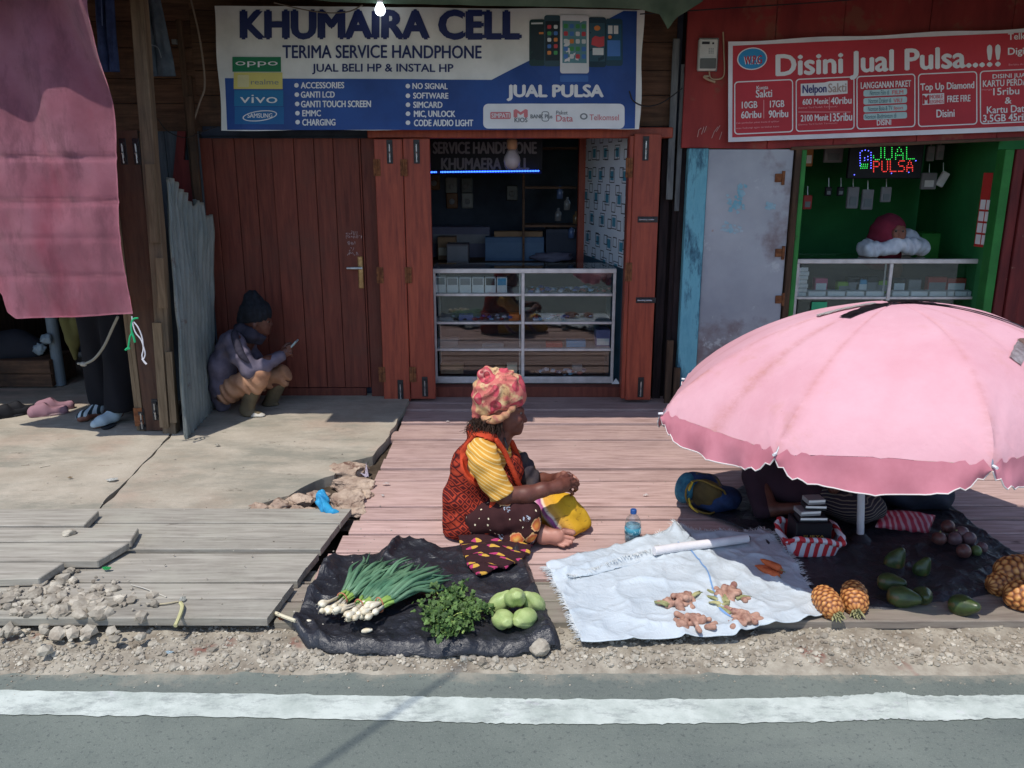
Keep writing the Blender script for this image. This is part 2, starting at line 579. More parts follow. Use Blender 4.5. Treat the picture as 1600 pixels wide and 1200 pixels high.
for _ in range(120):
    p = G(random.uniform(560, 1050), random.uniform(668, 900), 0)
    pts.append((p.x, p.y, .003, random.choice((.0015, .002, .003)) * random.uniform(.7, 1.3)))
stone_field('debris', pts, M['stone'])

# ------------------------------------------------------------------ decks
def deck(name, mt, xl, xr, y0, y1, z, seed, wr=(.17, .24), th=.035, tilt=.004, gp=(.014, .030)):
    rnd = random.Random(seed)
    bm = bmesh.new()
    y = y0
    while y < y1 - .02:
        wd = min(rnd.uniform(*wr), y1 - y)
        gap = rnd.uniform(*gp)
        a = xl(y) + rnd.uniform(-.025, .02)
        N = 8
        dz, tl = rnd.uniform(-.006, .006), rnd.uniform(-tilt, tilt)
        ya, yb = y + gap / 2, y + wd - gap / 2
        b = .004
        sl_ = rnd.uniform(-.004, .004)
        prof = [(ya, -th), (ya, -b), (ya + b, 0), (yb - b, 0), (yb, -b), (yb, -th)]
        rings = []
        for i in range(N + 1):
            x = a + (xr - a) * i / N
            q = noise.noise(Vector((x * .9, y * 3, seed))) * .006
            s2 = sl_ * (x - a) + .003 * noise.noise(Vector((x * 1.7, y * 5, seed + 4)))
            rings.append([bm.verts.new((x, py + s2, z + dz + q + pz + tl * (py - ya) / wd)) for py, pz in prof])
        for r0, r1 in zip(rings, rings[1:]):
            for k in range(6):
                bm.faces.new((r0[k], r0[(k + 1) % 6], r1[(k + 1) % 6], r1[k]))
        bm.faces.new(rings[0]); bm.faces.new(rings[-1][::-1])
        y += wd
    return tag(obj(name, bm, mt), kind='structure')
deck('boardwalk', M['deck'], lambda y: -.815 + .1 * min(0, y - 4.1), 4.6, 3.40, 6.52, 0.0, 3, wr=(.13, .22))
deck('boardwalk_front', M['deck_green'], lambda y: -.98, 4.6, 3.02, 3.395, 0.0, 5, wr=(.16, .2))
deck('side_deck', M['deck_grey'], lambda y: -5.2, -.93, 2.99, 4.12, .045, 11, wr=(.13, .2), gp=(.005, .016))
for o in bpy.data.objects:
    if o.name == 'side_deck':     # its right end is sawn along a slant
        for v in o.data.vertices:
            if v.co.x > -1.5: v.co.x = v.co.x + (-.985 + (v.co.y - 2.99) * .12) + .93 + .008 * noise.noise(Vector((0, v.co.y * 30, 1)))
bm = bmesh.new()               # joists under the sawn end
for y in (3.1, 3.6, 4.05): box(bm, -4.5, -1.03, y - .03, y + .03, -.13, .008)
box(bm, -.9, 4.5, 3.05, 3.11, -.13, -.037); box(bm, -.76, 4.5, 4.8, 4.86, -.13, -.037)
tag(obj('deck_joists', bm, M['deck_grey']), kind='structure')

# the four short planks lying on the left end of the side deck
TL = T
plk = [((-300, 797), (155, 797), (131, 821), (-300, 823), 'loose grey plank furthest from the road on the left deck, its end sawn square'),
       ((-300, 823), (217, 824), (204, 846), (-300, 847), 'longest loose grey plank on the left deck, with a stone lying on it'),
       ((-300, 848), (203, 847), (152, 876), (-300, 878), 'wide loose grey plank on the left deck with a slanted sawn end above the rubble'),
       ((-300, 879), (101, 877), (60, 905), (-300, 911), 'short loose grey plank nearest the road, its end buried in the rubble heap')]
for a, b, c_, d, lab in plk:
    zz = .088
    q = [G(*p, zz) for p in (a, b, c_, d)]
    q = [p + Vector((0, (-.004 if i in (0, 1) else .004), random.uniform(-.003, .003))) for i, p in enumerate(q)]
    bm = bmesh.new()
    hexa(bm, q, [p - Vector((0, 0, .037)) for p in q])
    bmesh.ops.recalc_face_normals(bm, faces=bm.faces)
    bmesh.ops.bevel(bm, geom=list(bm.edges), offset=.004, segments=1, affect='EDGES')
    tag(obj('wooden_plank', bm, M['deck_grey']), lab, 'plank', 'loose planks on the left deck')

# ------------------------------------------------------------------ concrete pavement in front of the left shops
def slab(name, px, z, seed):
    bm = bmesh.new()
    pts = []
    for i in range(len(px)):
        a, b = G(*px[i], z), G(*px[(i + 1) % len(px)], z)
        L = (b - a).length
        nseg = max(1, int(L / .05)) if L < 4 else 1
        for k in range(nseg):
            p = a.lerp(b, k / nseg)
            if 0 < k and L < 4:
                p += Vector((noise.noise(p * 7 + Vector((seed, 0, 0))), noise.noise(p * 7 + Vector((0, seed, 0))), 0)) * .018
            pts.append(p)
    vs = [bm.verts.new(p) for p in pts]
    f = bm.faces.new(vs)
    if f.normal.z < 0: f.normal_flip()
    r = bmesh.ops.extrude_face_region(bm, geom=[f])
    bmesh.ops.translate(bm, vec=(0, 0, -.12), verts=[v for v in r['geom'] if isinstance(v, bmesh.types.BMVert)])
    return tag(obj(name, bm, M['concrete']), kind='structure')
slab('pavement', [(-900, 806), (148, 801), (263, 682), (330, 560), (-500, 560)], .035, 1)
slab('pavement_slab', [(153, 801), (372, 802), (400, 788), (452, 774), (492, 752), (522, 742), (537, 722), (582, 713), (604, 686), (632, 640), (646, 600), (646, 575), (332, 560), (267, 682)], .032, 2)
bm = bmesh.new()
q = [bm.verts.new(G(x, y, -.03)) for x, y in ((330, 830), (575, 830), (645, 640), (560, 640))]
bm.faces.new(q)
tag(obj('soil_gap', bm, M['soil']), kind='structure')

def rock(px, py, w_, h_, z=.03, amp=.45, sub=4, mt='rubble', seed=0):
    """w_, h_: size in photo pixels"""
    p = G(px, py, z)
    k = FPX / (p.y * CT + CAMH * ST)
    rx, ry = w_ / k / 2, h_ / k / 2 * 2.2
    bm = bmesh.new()
    d = bmesh.ops.create_icosphere(bm, subdivisions=sub, radius=1)
    sd = Vector((seed * 1.7 + px * .13, py * .11, 3))
    pl = [Vector((random.uniform(-1, 1), random.uniform(-1, 1), random.uniform(-.3, 1))).normalized() for _ in range(9)]
    for v in d['verts']:
        q = v.co.copy()
        for nn in pl:                      # flat broken faces
            t = q.dot(nn) - .72
            if t > 0: q -= nn * t * .85
        q *= 1 + .22 * noise.noise(q * 2.2 + sd) + .08 * noise.noise(q * 7 + sd)
        v.co = Vector((q.x * rx, q.y * ry, q.z * min(rx, ry) * .62)) + p
    return obj('concrete_chunk' if mt == 'rubble' else 'stone', bm, M[mt], smooth=False)
rk = [(545, 735, 70, 22, 'pale pink lump of broken concrete right beside the white plastic shard', .035),
      (552, 757, 74, 20, 'flat brown slab of broken concrete below the pale pink lump', .03),
      (544, 784, 58, 30, 'largest dark grey chunk of broken concrete right of the blue rag', .03),
      (468, 782, 46, 17, 'cream concrete chunk at the broken pavement edge, left of the blue rag', .03),
      (437, 793, 44, 20, 'light tan concrete chunk beside the dark hole at the broken edge', .03),
      (405, 797, 40, 17, 'whitish concrete chunk at the left end of the broken pavement edge', .03),
      (460, 797, 30, 12, 'small round tan chunk against the deck, left of the blue rag', .02),
      (567, 773, 34, 16, 'cream chunk wedged against the boardwalk end, above the deck corner', .03),
      (523, 733, 26, 15, 'small brown chunk just left of the pale pink lump', .035),
      (495, 775, 40, 14, 'beige chunk directly above the blue rag', .03),
      (480, 799, 34, 10, 'low tan chunk touching the deck under the cream chunk', .02),
      (556, 800, 40, 12, 'small cream chunk in the corner between deck and boardwalk', .02),
      (523, 798, 30, 9, 'flat pinkish chunk just right of the blue rag foot', .02)]
for i, (x, y, a, b, lab, z) in enumerate(rk):
    tag(rock(x, y, a, b, z - .02, seed=i), lab, 'rubble', 'broken concrete at the pavement edge')
st = [(108, 832, 20, 9, 'small grey stone lying alone on the longest loose plank', .1), (845, 1012, 36, 16, 'pale stone on the front edge of the black tarp by the chayotes', 0),
      (148, 955, 26, 14, 'round whitish stone at the right of the rubble heap', .0), (18, 956, 38, 16, 'smooth oval pale stone at the left edge of the rubble heap', .0),
      (108, 893, 16, 11, 'grey stone under the shortest loose plank', .05), (120, 926, 20, 16, 'light grey stone on top of the rubble heap', .03),
      (75, 915, 22, 13, 'dusty pale stone at the back of the rubble heap', .03), (90, 972, 30, 15, 'chalky stone low at the front of the rubble heap', -.01),
      (475, 965, 16, 9, 'white pebble beside the black tarp left corner', .0), (760, 1030, 22, 8, 'small pale stone at the road edge under the black tarp', -.04)]
for i, (x, y, a, b, lab, z) in enumerate(st):
    tag(rock(x, y, a, b, z, mt='stone', seed=i + 40, sub=3), lab, 'stone', 'stones on the ground')

# a cable high over the road: its soft shadow crosses the white line
a, b = G(722, 1042, -.05), G(488, 1204, -.05)
k = 4.6 / SUN.z
a2, b2 = a + SUN * k, b + SUN * k
dd = (b2 - a2).normalized()
bm = bmesh.new()
tube(bm, [a2 - dd * .1, a2, b2, b2 + dd * 9], .009, 10)
tag(obj('overhead_cable', bm, plain('cable_black', (.02, .02, .02))), 'thick black overhead cable whose thin shadow slants across the road and white line', 'cable')

# ================================================================== BUILDINGS
XP = lambda px, py, Y: P(px, py, Y).x
ZP = lambda py, Y: P(800, py, Y).z
def pbox(bm, x0, y0, x1, y1, Y, th, bev=.003):
    """box whose front face at depth Y covers these photo pixels; it goes back by th"""
    ym = (y0 + y1) / 2
    box(bm, XP(x0, ym, Y), XP(x1, ym, Y), Y, Y + th, ZP(y1, Y), ZP(y0, Y), bev)
def vplanks(bm, x0, x1, y0, z0, z1, wd=.16, th=.025, seed=1, gap=.004):
    rnd = random.Random(seed)
    x = x0
    while x < x1 - .01:
        w_ = min(wd * rnd.uniform(.85, 1.15), x1 - x)
        d = rnd.uniform(-.003, .003)
        box(bm, x + gap / 2, x + w_ - gap / 2, y0 + d, y0 + d + th, z0, z1, .003)
        x += w_
def hplanks(bm, x0, x1, y0, z0, z1, wd=.17, th=.025, seed=1, lap=.006):
    rnd = random.Random(seed)
    z = z0
    while z < z1 - .01:
        w_ = min(wd * rnd.uniform(.85, 1.15), z1 - z)
        d = rnd.uniform(-lap, lap)
        box(bm, x0 + rnd.uniform(0, .01), x1 - rnd.uniform(0, .01), y0 + d, y0 + d + th, z + .002, z + w_ - .002, .003)
        z += w_

M['door_red'] = wood_mat('red_varnished_wood', srgb(166, 78, 54), srgb(118, 48, 36), along=(10, 10, .9), isl=.36, dirt=srgb(134, 56, 42), bump=.2, rough=.5, spec=.35)
M['wall_red'] = wood_mat('dull_red_wood', srgb(128, 68, 54), srgb(92, 46, 38), along=(10, 10, .9), isl=.45, dirt=srgb(98, 60, 50), bump=.25, rough=.65, spec=.25)
M['board_brown'] = wood_mat('brown_boards', srgb(116, 88, 70), srgb(72, 54, 44), along=(1, 12, 12), isl=.6, dirt=srgb(60, 52, 46), bump=.5)
M['board_up'] = wood_mat('upright_brown_boards', srgb(96, 74, 58), srgb(52, 40, 32), along=(12, 12, .8), isl=.6, dirt=srgb(58, 50, 44), bump=.5)
M['post'] = wood_mat('weathered_post', srgb(126, 108, 88), srgb(84, 70, 58), along=(14, 14, .8), isl=.4, dirt=srgb(92, 84, 72), bump=.5)
M['leaf_brown'] = wood_mat('brown_plywood', srgb(100, 72, 58), srgb(68, 48, 40), along=(9, 9, 1), isl=.2, dirt=srgb(74, 60, 54), bump=.25, rough=.6)
M['edge_wood'] = wood_mat('raw_edge_wood', srgb(142, 122, 98), srgb(98, 82, 64), along=(14, 14, 1), isl=.4, bump=.3)
M['fascia_red'] = mat('red_plank_paint', srgb(150, 56, 52), srgb(116, 40, 40), scale=2.0, sc=(2.2, 1, .6), rough=.7, bump=.25, bscale=22, bd=.004, spots=(3, srgb(134, 74, 60), .58))
M['jamb_red'] = mat('red_post_paint', srgb(112, 40, 38), srgb(82, 26, 28), scale=4, sc=(4, 4, .6), rough=.6, bump=.3, spots=(6, srgb(150, 118, 104), .68))
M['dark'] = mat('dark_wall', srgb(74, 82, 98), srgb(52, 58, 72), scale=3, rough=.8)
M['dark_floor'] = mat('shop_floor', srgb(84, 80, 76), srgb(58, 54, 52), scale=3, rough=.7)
M['roof'] = mat('roof_iron', srgb(120, 118, 112), srgb(92, 84, 76), scale=3, rough=.6, metal=.2)
M['green_paint'] = mat('green_paint', srgb(52, 132, 58), srgb(38, 104, 46), scale=4, rough=.6, spots=(9, srgb(70, 62, 44), .66), bump=.15)
M['green_wall'] = mat('green_wall', srgb(54, 140, 76), srgb(44, 116, 64), scale=2, rough=.7)
M['black_iron'] = plain('black_iron', srgb(34, 32, 34), .5, .5)
M['brass'] = mat('worn_brass', srgb(186, 150, 104), srgb(140, 108, 70), scale=20, rough=.4, metal=.6)
M['rust'] = mat('rusty_hinge', srgb(142, 92, 58), srgb(96, 58, 38), scale=30, rough=.8, metal=.2)
M['steel'] = mat('steel', srgb(190, 190, 190), srgb(150, 150, 150), scale=20, rough=.35, metal=.8)
M['alu'] = mat('aluminium_section', srgb(214, 208, 206), srgb(188, 182, 180), scale=12, rough=.4, metal=.25, spec=.5)
M['white_card'] = plain('white_card', srgb(232, 230, 228), .6)
M['glass'] = glassy('case_glass', (.88, .92, .92), .085)

n = NT('grey_sheet_metal')         # scuffed grey metal door
v = n.coords()
c = n.ramp(n.noise(v, 1.6, 6, .6), [(.3, srgb(138, 142, 150)), (.7, srgb(170, 173, 178))])
c = n.mix(c, srgb(112, 92, 92), n.ramp(n.noise(v, 2.1, 5, .6), [(.52, (0, 0, 0)), (.62, (.75, .75, .75))]))
c = n.mix(c, srgb(178, 182, 184), n.ramp(n.noise(n.coords((1, 1, 1), (0, .6, 0)), 2.7, 6, .7), [(.60, (0, 0, 0)), (.64, (.9, .9, .9))]))
c = n.mix(c, srgb(150, 96, 44), n.ramp(n.noise(v, 4.3, 4, .6), [(.70, (0, 0, 0)), (.76, (.9, .9, .9))]))
n.bump(n.noise(v, 3, 3), .3, .02)
M['grey_metal'] = n.done(c, .5, .4, .25)

n = NT('flaking_blue_paint')
v = n.coords((5, 5, 1.2))
c = n.ramp(n.noise(v, 2, 7, .75), [(.3, srgb(92, 150, 168)), (.5, srgb(112, 172, 186)), (.62, srgb(66, 104, 122)), (.75, srgb(46, 58, 68))])
n.bump(n.noise(v, 9, 6, .7), .4, .004)
M['blue_flake'] = n.done(c, .8, .2)

n = NT('rusted_zinc')
v = n.coords((2, 2, .7))
c = n.ramp(n.noise(v, 3, 7, .7), [(.3, srgb(130, 142, 142)), (.6, srgb(178, 184, 180)), (.8, srgb(144, 150, 146))])
c = n.mix(c, srgb(120, 82, 66), n.ramp(n.noise(n.coords(), 3.4, 6, .75), [(.60, (0, 0, 0)), (.70, (.8, .8, .8))]))
n.bump(n.noise(n.coords(), 12, 4), .2, .01)
M['zinc'] = n.done(c, .6, .4, .15)

n = NT('pattern_wallpaper')        # white paper with blue and black rounded squares
cx = n.coords()
def cells(sx, sz, off, th0, th1):
    mp = n.n('ShaderNodeMapping'); mp.inputs['Location'].default_value = (off, off, off)
    n.l(cx, mp.inputs[0])
    sep = n.n('ShaderNodeSeparateXYZ'); n.l(mp.outputs[0], sep.inputs[0])
    u, w2 = n.math('MULTIPLY', sep.outputs['Y'], sx), n.math('MULTIPLY', sep.outputs['Z'], sz)
    fx = n.math('ABSOLUTE', n.math('SUBTRACT', n.math('FRACT', n.math('ADD', u, n.math('MULTIPLY', n.math('FLOOR', w2), .37))), .5))
    fz = n.math('ABSOLUTE', n.math('SUBTRACT', n.math('FRACT', w2), .5))
    return n.math('MAXIMUM', n.math('MULTIPLY', fx, 1.5), fz)
d1, d2 = cells(3.2, 5.5, 0, 0, 0), cells(4.1, 7.3, .37, 0, 0)
c = n.mix(srgb(212, 220, 228), srgb(66, 140, 164), n.math('MULTIPLY', n.math('LESS_THAN', d1, .2), 1.0))
ring = n.math('MULTIPLY', n.math('GREATER_THAN', d2, .24), n.math('LESS_THAN', d2, .30))
c = n.mix(c, srgb(40, 42, 50), ring)
ring = n.math('MULTIPLY', n.math('GREATER_THAN', d1, .27), n.math('LESS_THAN', d1, .31))
c = n.mix(c, srgb(60, 62, 72), ring)
M['wallpaper'] = n.done(c, .6, .3)

# ------------------------------------------------------------------ shared fittings
def bolt(parent, px, py, Y, L=.17, horiz=False):
    """sliding door bolt: plate, rod, two keepers"""
    p = P(px, py, Y)
    bm = bmesh.new()
    A = Matrix.Translation(p) @ (Matrix.Rotation(R(90), 4, 'Y') if horiz else Matrix())
    box(bm, -.022, .022, -.006, 0, -L / 2, L / 2, .002, A)
    for z in (-L * .3, L * .3): box(bm, -.016, .016, -.017, -.006, z - .012, z + .012, .002, A)
    k = obj('bolt', bm, M['black_iron'], parent)
    bm = bmesh.new()
    tube(bm, [A @ Vector((0, -.0125, -L * .44)), A @ Vector((0, -.0125, L * .3))], .006, 8)
    tube(bm, [A @ Vector((0, -.012, 0)), A @ Vector((.002, -.03, -.012))], .005, 6)
    obj('bolt_rod', bm, M['steel'], k)
def hinge(parent, px, py, Y, L=.12, mt='rust'):
    p = P(px, py, Y)
    bm = bmesh.new()
    box(bm, p.x - .026, p.x + .026, Y - .004, Y, p.z - L / 2, p.z + L / 2, .001)
    tube(bm, [p + Vector((0, -.006, -L / 2)), p + Vector((0, -.006, L / 2))], .007, 8)
    obj('hinge', bm, M[mt], parent)

F0 = 6.40
# ------------------------------------------------------------------ the middle shop
shop = T('wooden_shop', 'red plank phone shop with open folding doors under the blue and white banner', 'shop', (0, F0, 0))
X0, X1, X2, X3 = XP(316, 400, F0), XP(588, 400, F0), XP(672, 400, F0), XP(977, 400, F0)
X4 = XP(1040, 400, F0)
ZT = ZP(216, F0)
bm = bmesh.new()
vplanks(bm, X0, XP(436, 400, F0), F0, .0, ZT, .165, seed=4)
obj('wall', bm, M['wall_red'], shop)
bm = bmesh.new()
hplanks(bm, XP(296, 60, F0), X4 + .02, F0 + .02, ZT + .085, 3.1, .2, seed=6)
obj('gable_boards', bm, M['board_brown'], shop)
bm = bmesh.new()
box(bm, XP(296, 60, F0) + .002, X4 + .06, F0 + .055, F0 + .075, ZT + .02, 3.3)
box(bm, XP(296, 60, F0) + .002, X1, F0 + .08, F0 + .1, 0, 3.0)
obj('leak_backing', bm, M['dark'], shop)  # backing added behind the boards to block light leaking through their gaps
# closed plank door
bm = bmesh.new()
vplanks(bm, XP(437, 420, F0), XP(572, 420, F0), F0 - .004, .10, ZT, .168, seed=9)
box(bm, XP(437, 600, F0), XP(572, 600, F0), F0 - .004, F0 + .02, .012, .095, .004)
box(bm, XP(573, 420, F0), X1 + .03, F0 - .02, F0 + .04, .0, ZT, .004)
door = obj('door', bm, M['wall_red'], shop)
p = P(564, 426, F0 - .004)
bm = bmesh.new()
box(bm, p.x - .021, p.x + .021, p.y - .009, p.y, p.z - .12, p.z + .125, .006)
dp = obj('handle_plate', bm, M['brass'], door)
bm = bmesh.new()
tube(bm, [P(564, 419, F0 - .012), P(564, 419, F0 - .05)], .011, 10)
tube(bm, [P(565, 419, F0 - .05), P(555, 419, F0 - .055), P(542, 419, F0 - .05)], [.011, .011, .009], 10)
obj('door_handle', bm, M['steel'], dp)
bm = bmesh.new()
for i, (yy, a, b) in enumerate(((364, 541, 557), (370, 541, 565), (380, 543, 556), (389, 546, 553), (396, 543, 560))):
    x = a
    while x < b:                       # chalked scrawl
        q = [P(x + random.uniform(-.5, 1.6), yy + random.uniform(-3.2, 3.2), F0 - .011) for _ in range(4)]
        tube(bm, spline(q, 6), .0016, 4)
        x += 2.6
obj('chalk_scrawl', bm, plain('chalk', srgb(190, 170, 170), .9), door)
# lintel, jambs, threshold
bm = bmesh.new()
box(bm, X1 - .02, X4, F0 - .07, F0 + .08, ZT, ZT + .075, .006)
obj('lintel', bm, M['door_red'], shop)
bm = bmesh.new()
box(bm, X2 - .09, X2 - .005, F0 + .03, F0 + .11, 0, ZT, .004)
obj('door_jamb', bm, M['wall_red'], shop)
bm = bmesh.new()
box(bm, X3 + .0, X3 + .09, F0 + .03, F0 + .11, 0, ZT, .004)
obj('door_jamb', bm, M['wall_red'], shop)
bm = bmesh.new()
box(bm, X2 - .01, X3 + .01, F0 + .06, F0 + .16, .0, .085, .005)
obj('threshold', bm, M['wall_red'], shop)
# folding leaves
def leaf(px0, px1, Y, z0, z1, name='door_leaf'):
    bm = bmesh.new()
    a, b = XP(px0, 420, Y), XP(px1, 420, Y)
    box(bm, a, b, Y, Y + .03, z0, z1, .004)
    return obj(name, bm, M['door_red'], shop)
LY = 6.30
zb, zt_ = ZP(627, LY), ZP(217, LY)
l1 = leaf(592, 634.5, LY, zb, zt_)
bolt(l1, 609, 237, LY); bolt(l1, 626, 609, LY, .16); hinge(l1, 594, 430, LY); hinge(l1, 597, 585, LY); hinge(l1, 589, 262, LY)
l2 = leaf(635.5, 676, LY + .012, zb + .015, zt_ + .004)
bolt(l2, 651, 237, LY + .012); bolt(l2, 664, 604, LY + .012, .16); hinge(l2, 638, 430, LY); hinge(l2, 645, 585, LY); hinge(l2, 631, 262, LY)
l3 = leaf(984, 1025, LY - .03, ZP(625, LY - .03), ZP(209, LY - .03))
bolt(l3, 1009, 232, LY - .03); bolt(l3, 1001, 605, LY - .03, .16); bolt(l3, 1012, 343, LY - .03, .15, True); bolt(l3, 1009, 469, LY - .03, .15, True)
hinge(l3, 983, 262, LY - .03, .14); hinge(l3, 982, 425, LY - .03, .14)
bm = bmesh.new()
box(bm, XP(979, 420, LY) - .012, XP(984, 420, LY) - .004, LY - .02, LY + .07, ZP(622, LY), ZP(212, LY), .004)
obj('door_leaf', bm, M['door_red'], shop)
# inside
IB = 8.9
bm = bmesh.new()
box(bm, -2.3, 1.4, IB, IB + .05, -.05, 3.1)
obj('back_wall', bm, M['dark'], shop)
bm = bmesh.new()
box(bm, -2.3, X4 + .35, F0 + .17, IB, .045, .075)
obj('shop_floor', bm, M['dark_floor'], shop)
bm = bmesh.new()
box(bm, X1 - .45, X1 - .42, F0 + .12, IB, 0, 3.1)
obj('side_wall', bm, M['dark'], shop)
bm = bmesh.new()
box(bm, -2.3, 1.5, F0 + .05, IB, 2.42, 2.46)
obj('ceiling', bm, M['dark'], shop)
bm = bmesh.new()
a, b = Vector((X3 + .02, F0 + .13, 0)), Vector((XP(914, 300, 7.7), 7.7, 0))
nn = Vector((.03, 0, 0))
hexa(bm, [a + Vector((0, 0, 1.02)), b + Vector((0, 0, 1.02)), b + Vector((0, 0, 2.40)), a + Vector((0, 0, 2.40))],
     [q + nn for q in (a + Vector((0, 0, 1.02)), b + Vector((0, 0, 1.02)), b + Vector((0, 0, 2.40)), a + Vector((0, 0, 2.40)))])
obj('papered_wall', bm, M['wallpaper'], shop)
bm = bmesh.new()
hexa(bm, [a + Vector((0, 0, .08)), b + Vector((0, 0, .08)), b + Vector((0, 0, 1.015)), a + Vector((0, 0, 1.015))],
     [q + nn for q in (a + Vector((0, 0, .08)), b + Vector((0, 0, .08)), b + Vector((0, 0, 1.015)), a + Vector((0, 0, 1.015)))])
obj('wainscot', bm, plain('teal_board', srgb(58, 86, 100)), shop)
bm = bmesh.new()
box(bm, b.x - .06, b.x + .03, 7.7, 7.8, .08, 2.4, .004)
obj('inner_post', bm, M['door_red'], shop)
bm = bmesh.new()
for z in (1.25, 1.6, 1.95): box(bm, b.x - .55, b.x - .06, 7.9, 8.2, z, z + .02)
box(bm, b.x - .56, b.x - .54, 7.9, 8.2, .08, 2.3)
obj('wall_shelf', bm, M['board_brown'], shop)
ROOFN = 0
# roof with a deep overhang that shades the front
def roof(parent, x0, x1, yo, zo, ybk, zbk, name='roof', n=None):
    global ROOFN
    ROOFN += 1
    bm = bmesh.new()
    x0, x1, dz_ = x0, x1 + .06, .018 * (ROOFN % 2)
    zo, zbk = zo + dz_, zbk + dz_
    n = n or max(8, int((x1 - x0) / .04))
    t = [bm.verts.new((x0 + (x1 - x0) * i / n, yo, zo + .012 * math.sin(i * math.pi / 2))) for i in range(n + 1)]
    u = [bm.verts.new((x0 + (x1 - x0) * i / n, ybk, zbk + .012 * math.sin(i * math.pi / 2))) for i in range(n + 1)]
    for i in range(n): bm.faces.new((t[i], t[i + 1], u[i + 1], u[i]))
    r = bmesh.ops.extrude_face_region(bm, geom=list(bm.faces))
    bmesh.ops.translate(bm, vec=(0, 0, .012), verts=[v for v in r['geom'] if isinstance(v, bmesh.types.BMVert)])
    return obj(name, bm, M['roof'], parent)
def eave(py, zo, px=800):
    """depth of an eave at height zo whose shadow edge lands on this ground pixel"""
    g = G(px, py, .02)
    k = (zo - .02) / SUN.z
    return (g + SUN * k).y
ZE = 2.78
XSH = SUN.x / SUN.z * (ZE)          # sideways shift of an eave point against its shadow
gx = lambda px, py: G(px, py, .02).x + XSH
roof(shop, gx(444, 650), gx(515, 652), eave(649, ZE), ZE, 9, 3.4)
roof(shop, gx(515, 655), gx(606, 660) - .003, eave(662, ZE), ZE, 9, 3.4)
roof(shop, gx(606, 660), gx(820, 655), eave(657, ZE), ZE, 9, 3.4)
roof(shop, gx(820, 655) + .003, gx(1045, 645), eave(650, ZE), ZE, 9, 3.4)

# ------------------------------------------------------------------ the left building
lb = T('brown_shop', 'dark brown timber shop behind the hanging pink cloth and the leaning post', 'shop', (-3, 5.5, 0))
bm = bmesh.new()
hplanks(bm, -4.6, XP(300, 60, F0), F0 + .03, 2.05, 3.1, .2, seed=12)
obj('gable_boards', bm, M['board_brown'], lb)
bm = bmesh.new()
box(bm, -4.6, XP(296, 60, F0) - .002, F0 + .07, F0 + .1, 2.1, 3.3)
obj('leak_backing', bm, M['dark'], lb)  # same added backing, closes the sky gaps of the left gable
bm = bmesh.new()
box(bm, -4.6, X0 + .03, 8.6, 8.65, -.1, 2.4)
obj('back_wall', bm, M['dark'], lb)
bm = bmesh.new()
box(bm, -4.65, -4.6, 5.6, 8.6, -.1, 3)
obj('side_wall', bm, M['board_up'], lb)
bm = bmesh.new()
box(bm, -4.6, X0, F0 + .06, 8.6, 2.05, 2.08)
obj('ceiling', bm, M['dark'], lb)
# grey-blue panel, red strip and boards between the sheet and the middle shop
Yp = 6.25
bm = bmesh.new()
vplanks(bm, XP(228, 240, Yp), XP(312, 240, Yp), Yp, 0, ZP(205, Yp), .14, seed=5)
obj('blue_grey_panel', bm, mat('blue_grey_board', srgb(78, 88, 96), srgb(52, 60, 68), scale=4, sc=(5, 5, .7), rough=.8), lb)
bm = bmesh.new()
q = [P(277, 205, Yp - .03), P(290, 205, Yp - .03), P(284, 300, Yp - .03), P(268, 300, Yp - .03)]
hexa(bm, q, [a + Vector((0, .02, 0)) for a in q])
q = [P(283, 250, Yp - .035), P(306, 250, Yp - .035), P(306, 330, Yp - .035), P(283, 330, Yp - .035)]
hexa(bm, q, [a + Vector((0, .02, 0)) for a in q])
obj('red_batten', bm, M['jamb_red'], lb)
bm = bmesh.new()
for (a, b, y0, y1, d) in ((303, 311, 30, 640, .0), (311, 322, 150, 640, -.03), (296, 304, 118, 250, .02)):
    pbox(bm, a, y0, b, y1, Yp - .06 + d, .03)
obj('corner_board', bm, M['board_up'], lb)
# folding plywood leaves standing open
Yl = 5.46
ld = bmesh.new()
xa, xb = G(205, 690, .035).x, G(247, 688, .035).x
box(ld, xa, xb, Yl, Yl + .03, .04, 2.02, .003)
lf = obj('door_leaf', ld, M['leaf_brown'], lb)
for (px, py) in ((222, 655), (243, 640)): bolt(lf, px, py, Yl, .15)
bolt(lf, 193, 237, Yl, .16); bolt(lf, 214, 237, Yl, .16)
bm = bmesh.new()
for k in range(2): box(bm, xa - .058 + k * .028, xa - .032 + k * .028, Yl - .004 * k, Yl + .5, .04, 2.02, .002)
le = obj('door_leaf', bm, M['edge_wood'], lb)
bm = bmesh.new()
z = ZP(650, Yl)
box(bm, xa - .061, xa - .002, Yl - .012, Yl - .006, z - .07, z + .06, .001)
obj('hinge', bm, M['rust'], le)
bm = bmesh.new()
box(bm, xa + .006, xa + .012, Yl - .008, Yl - .004, ZP(485, Yl), ZP(462, Yl), 0)
obj('hinge', bm, M['rust'], lf)
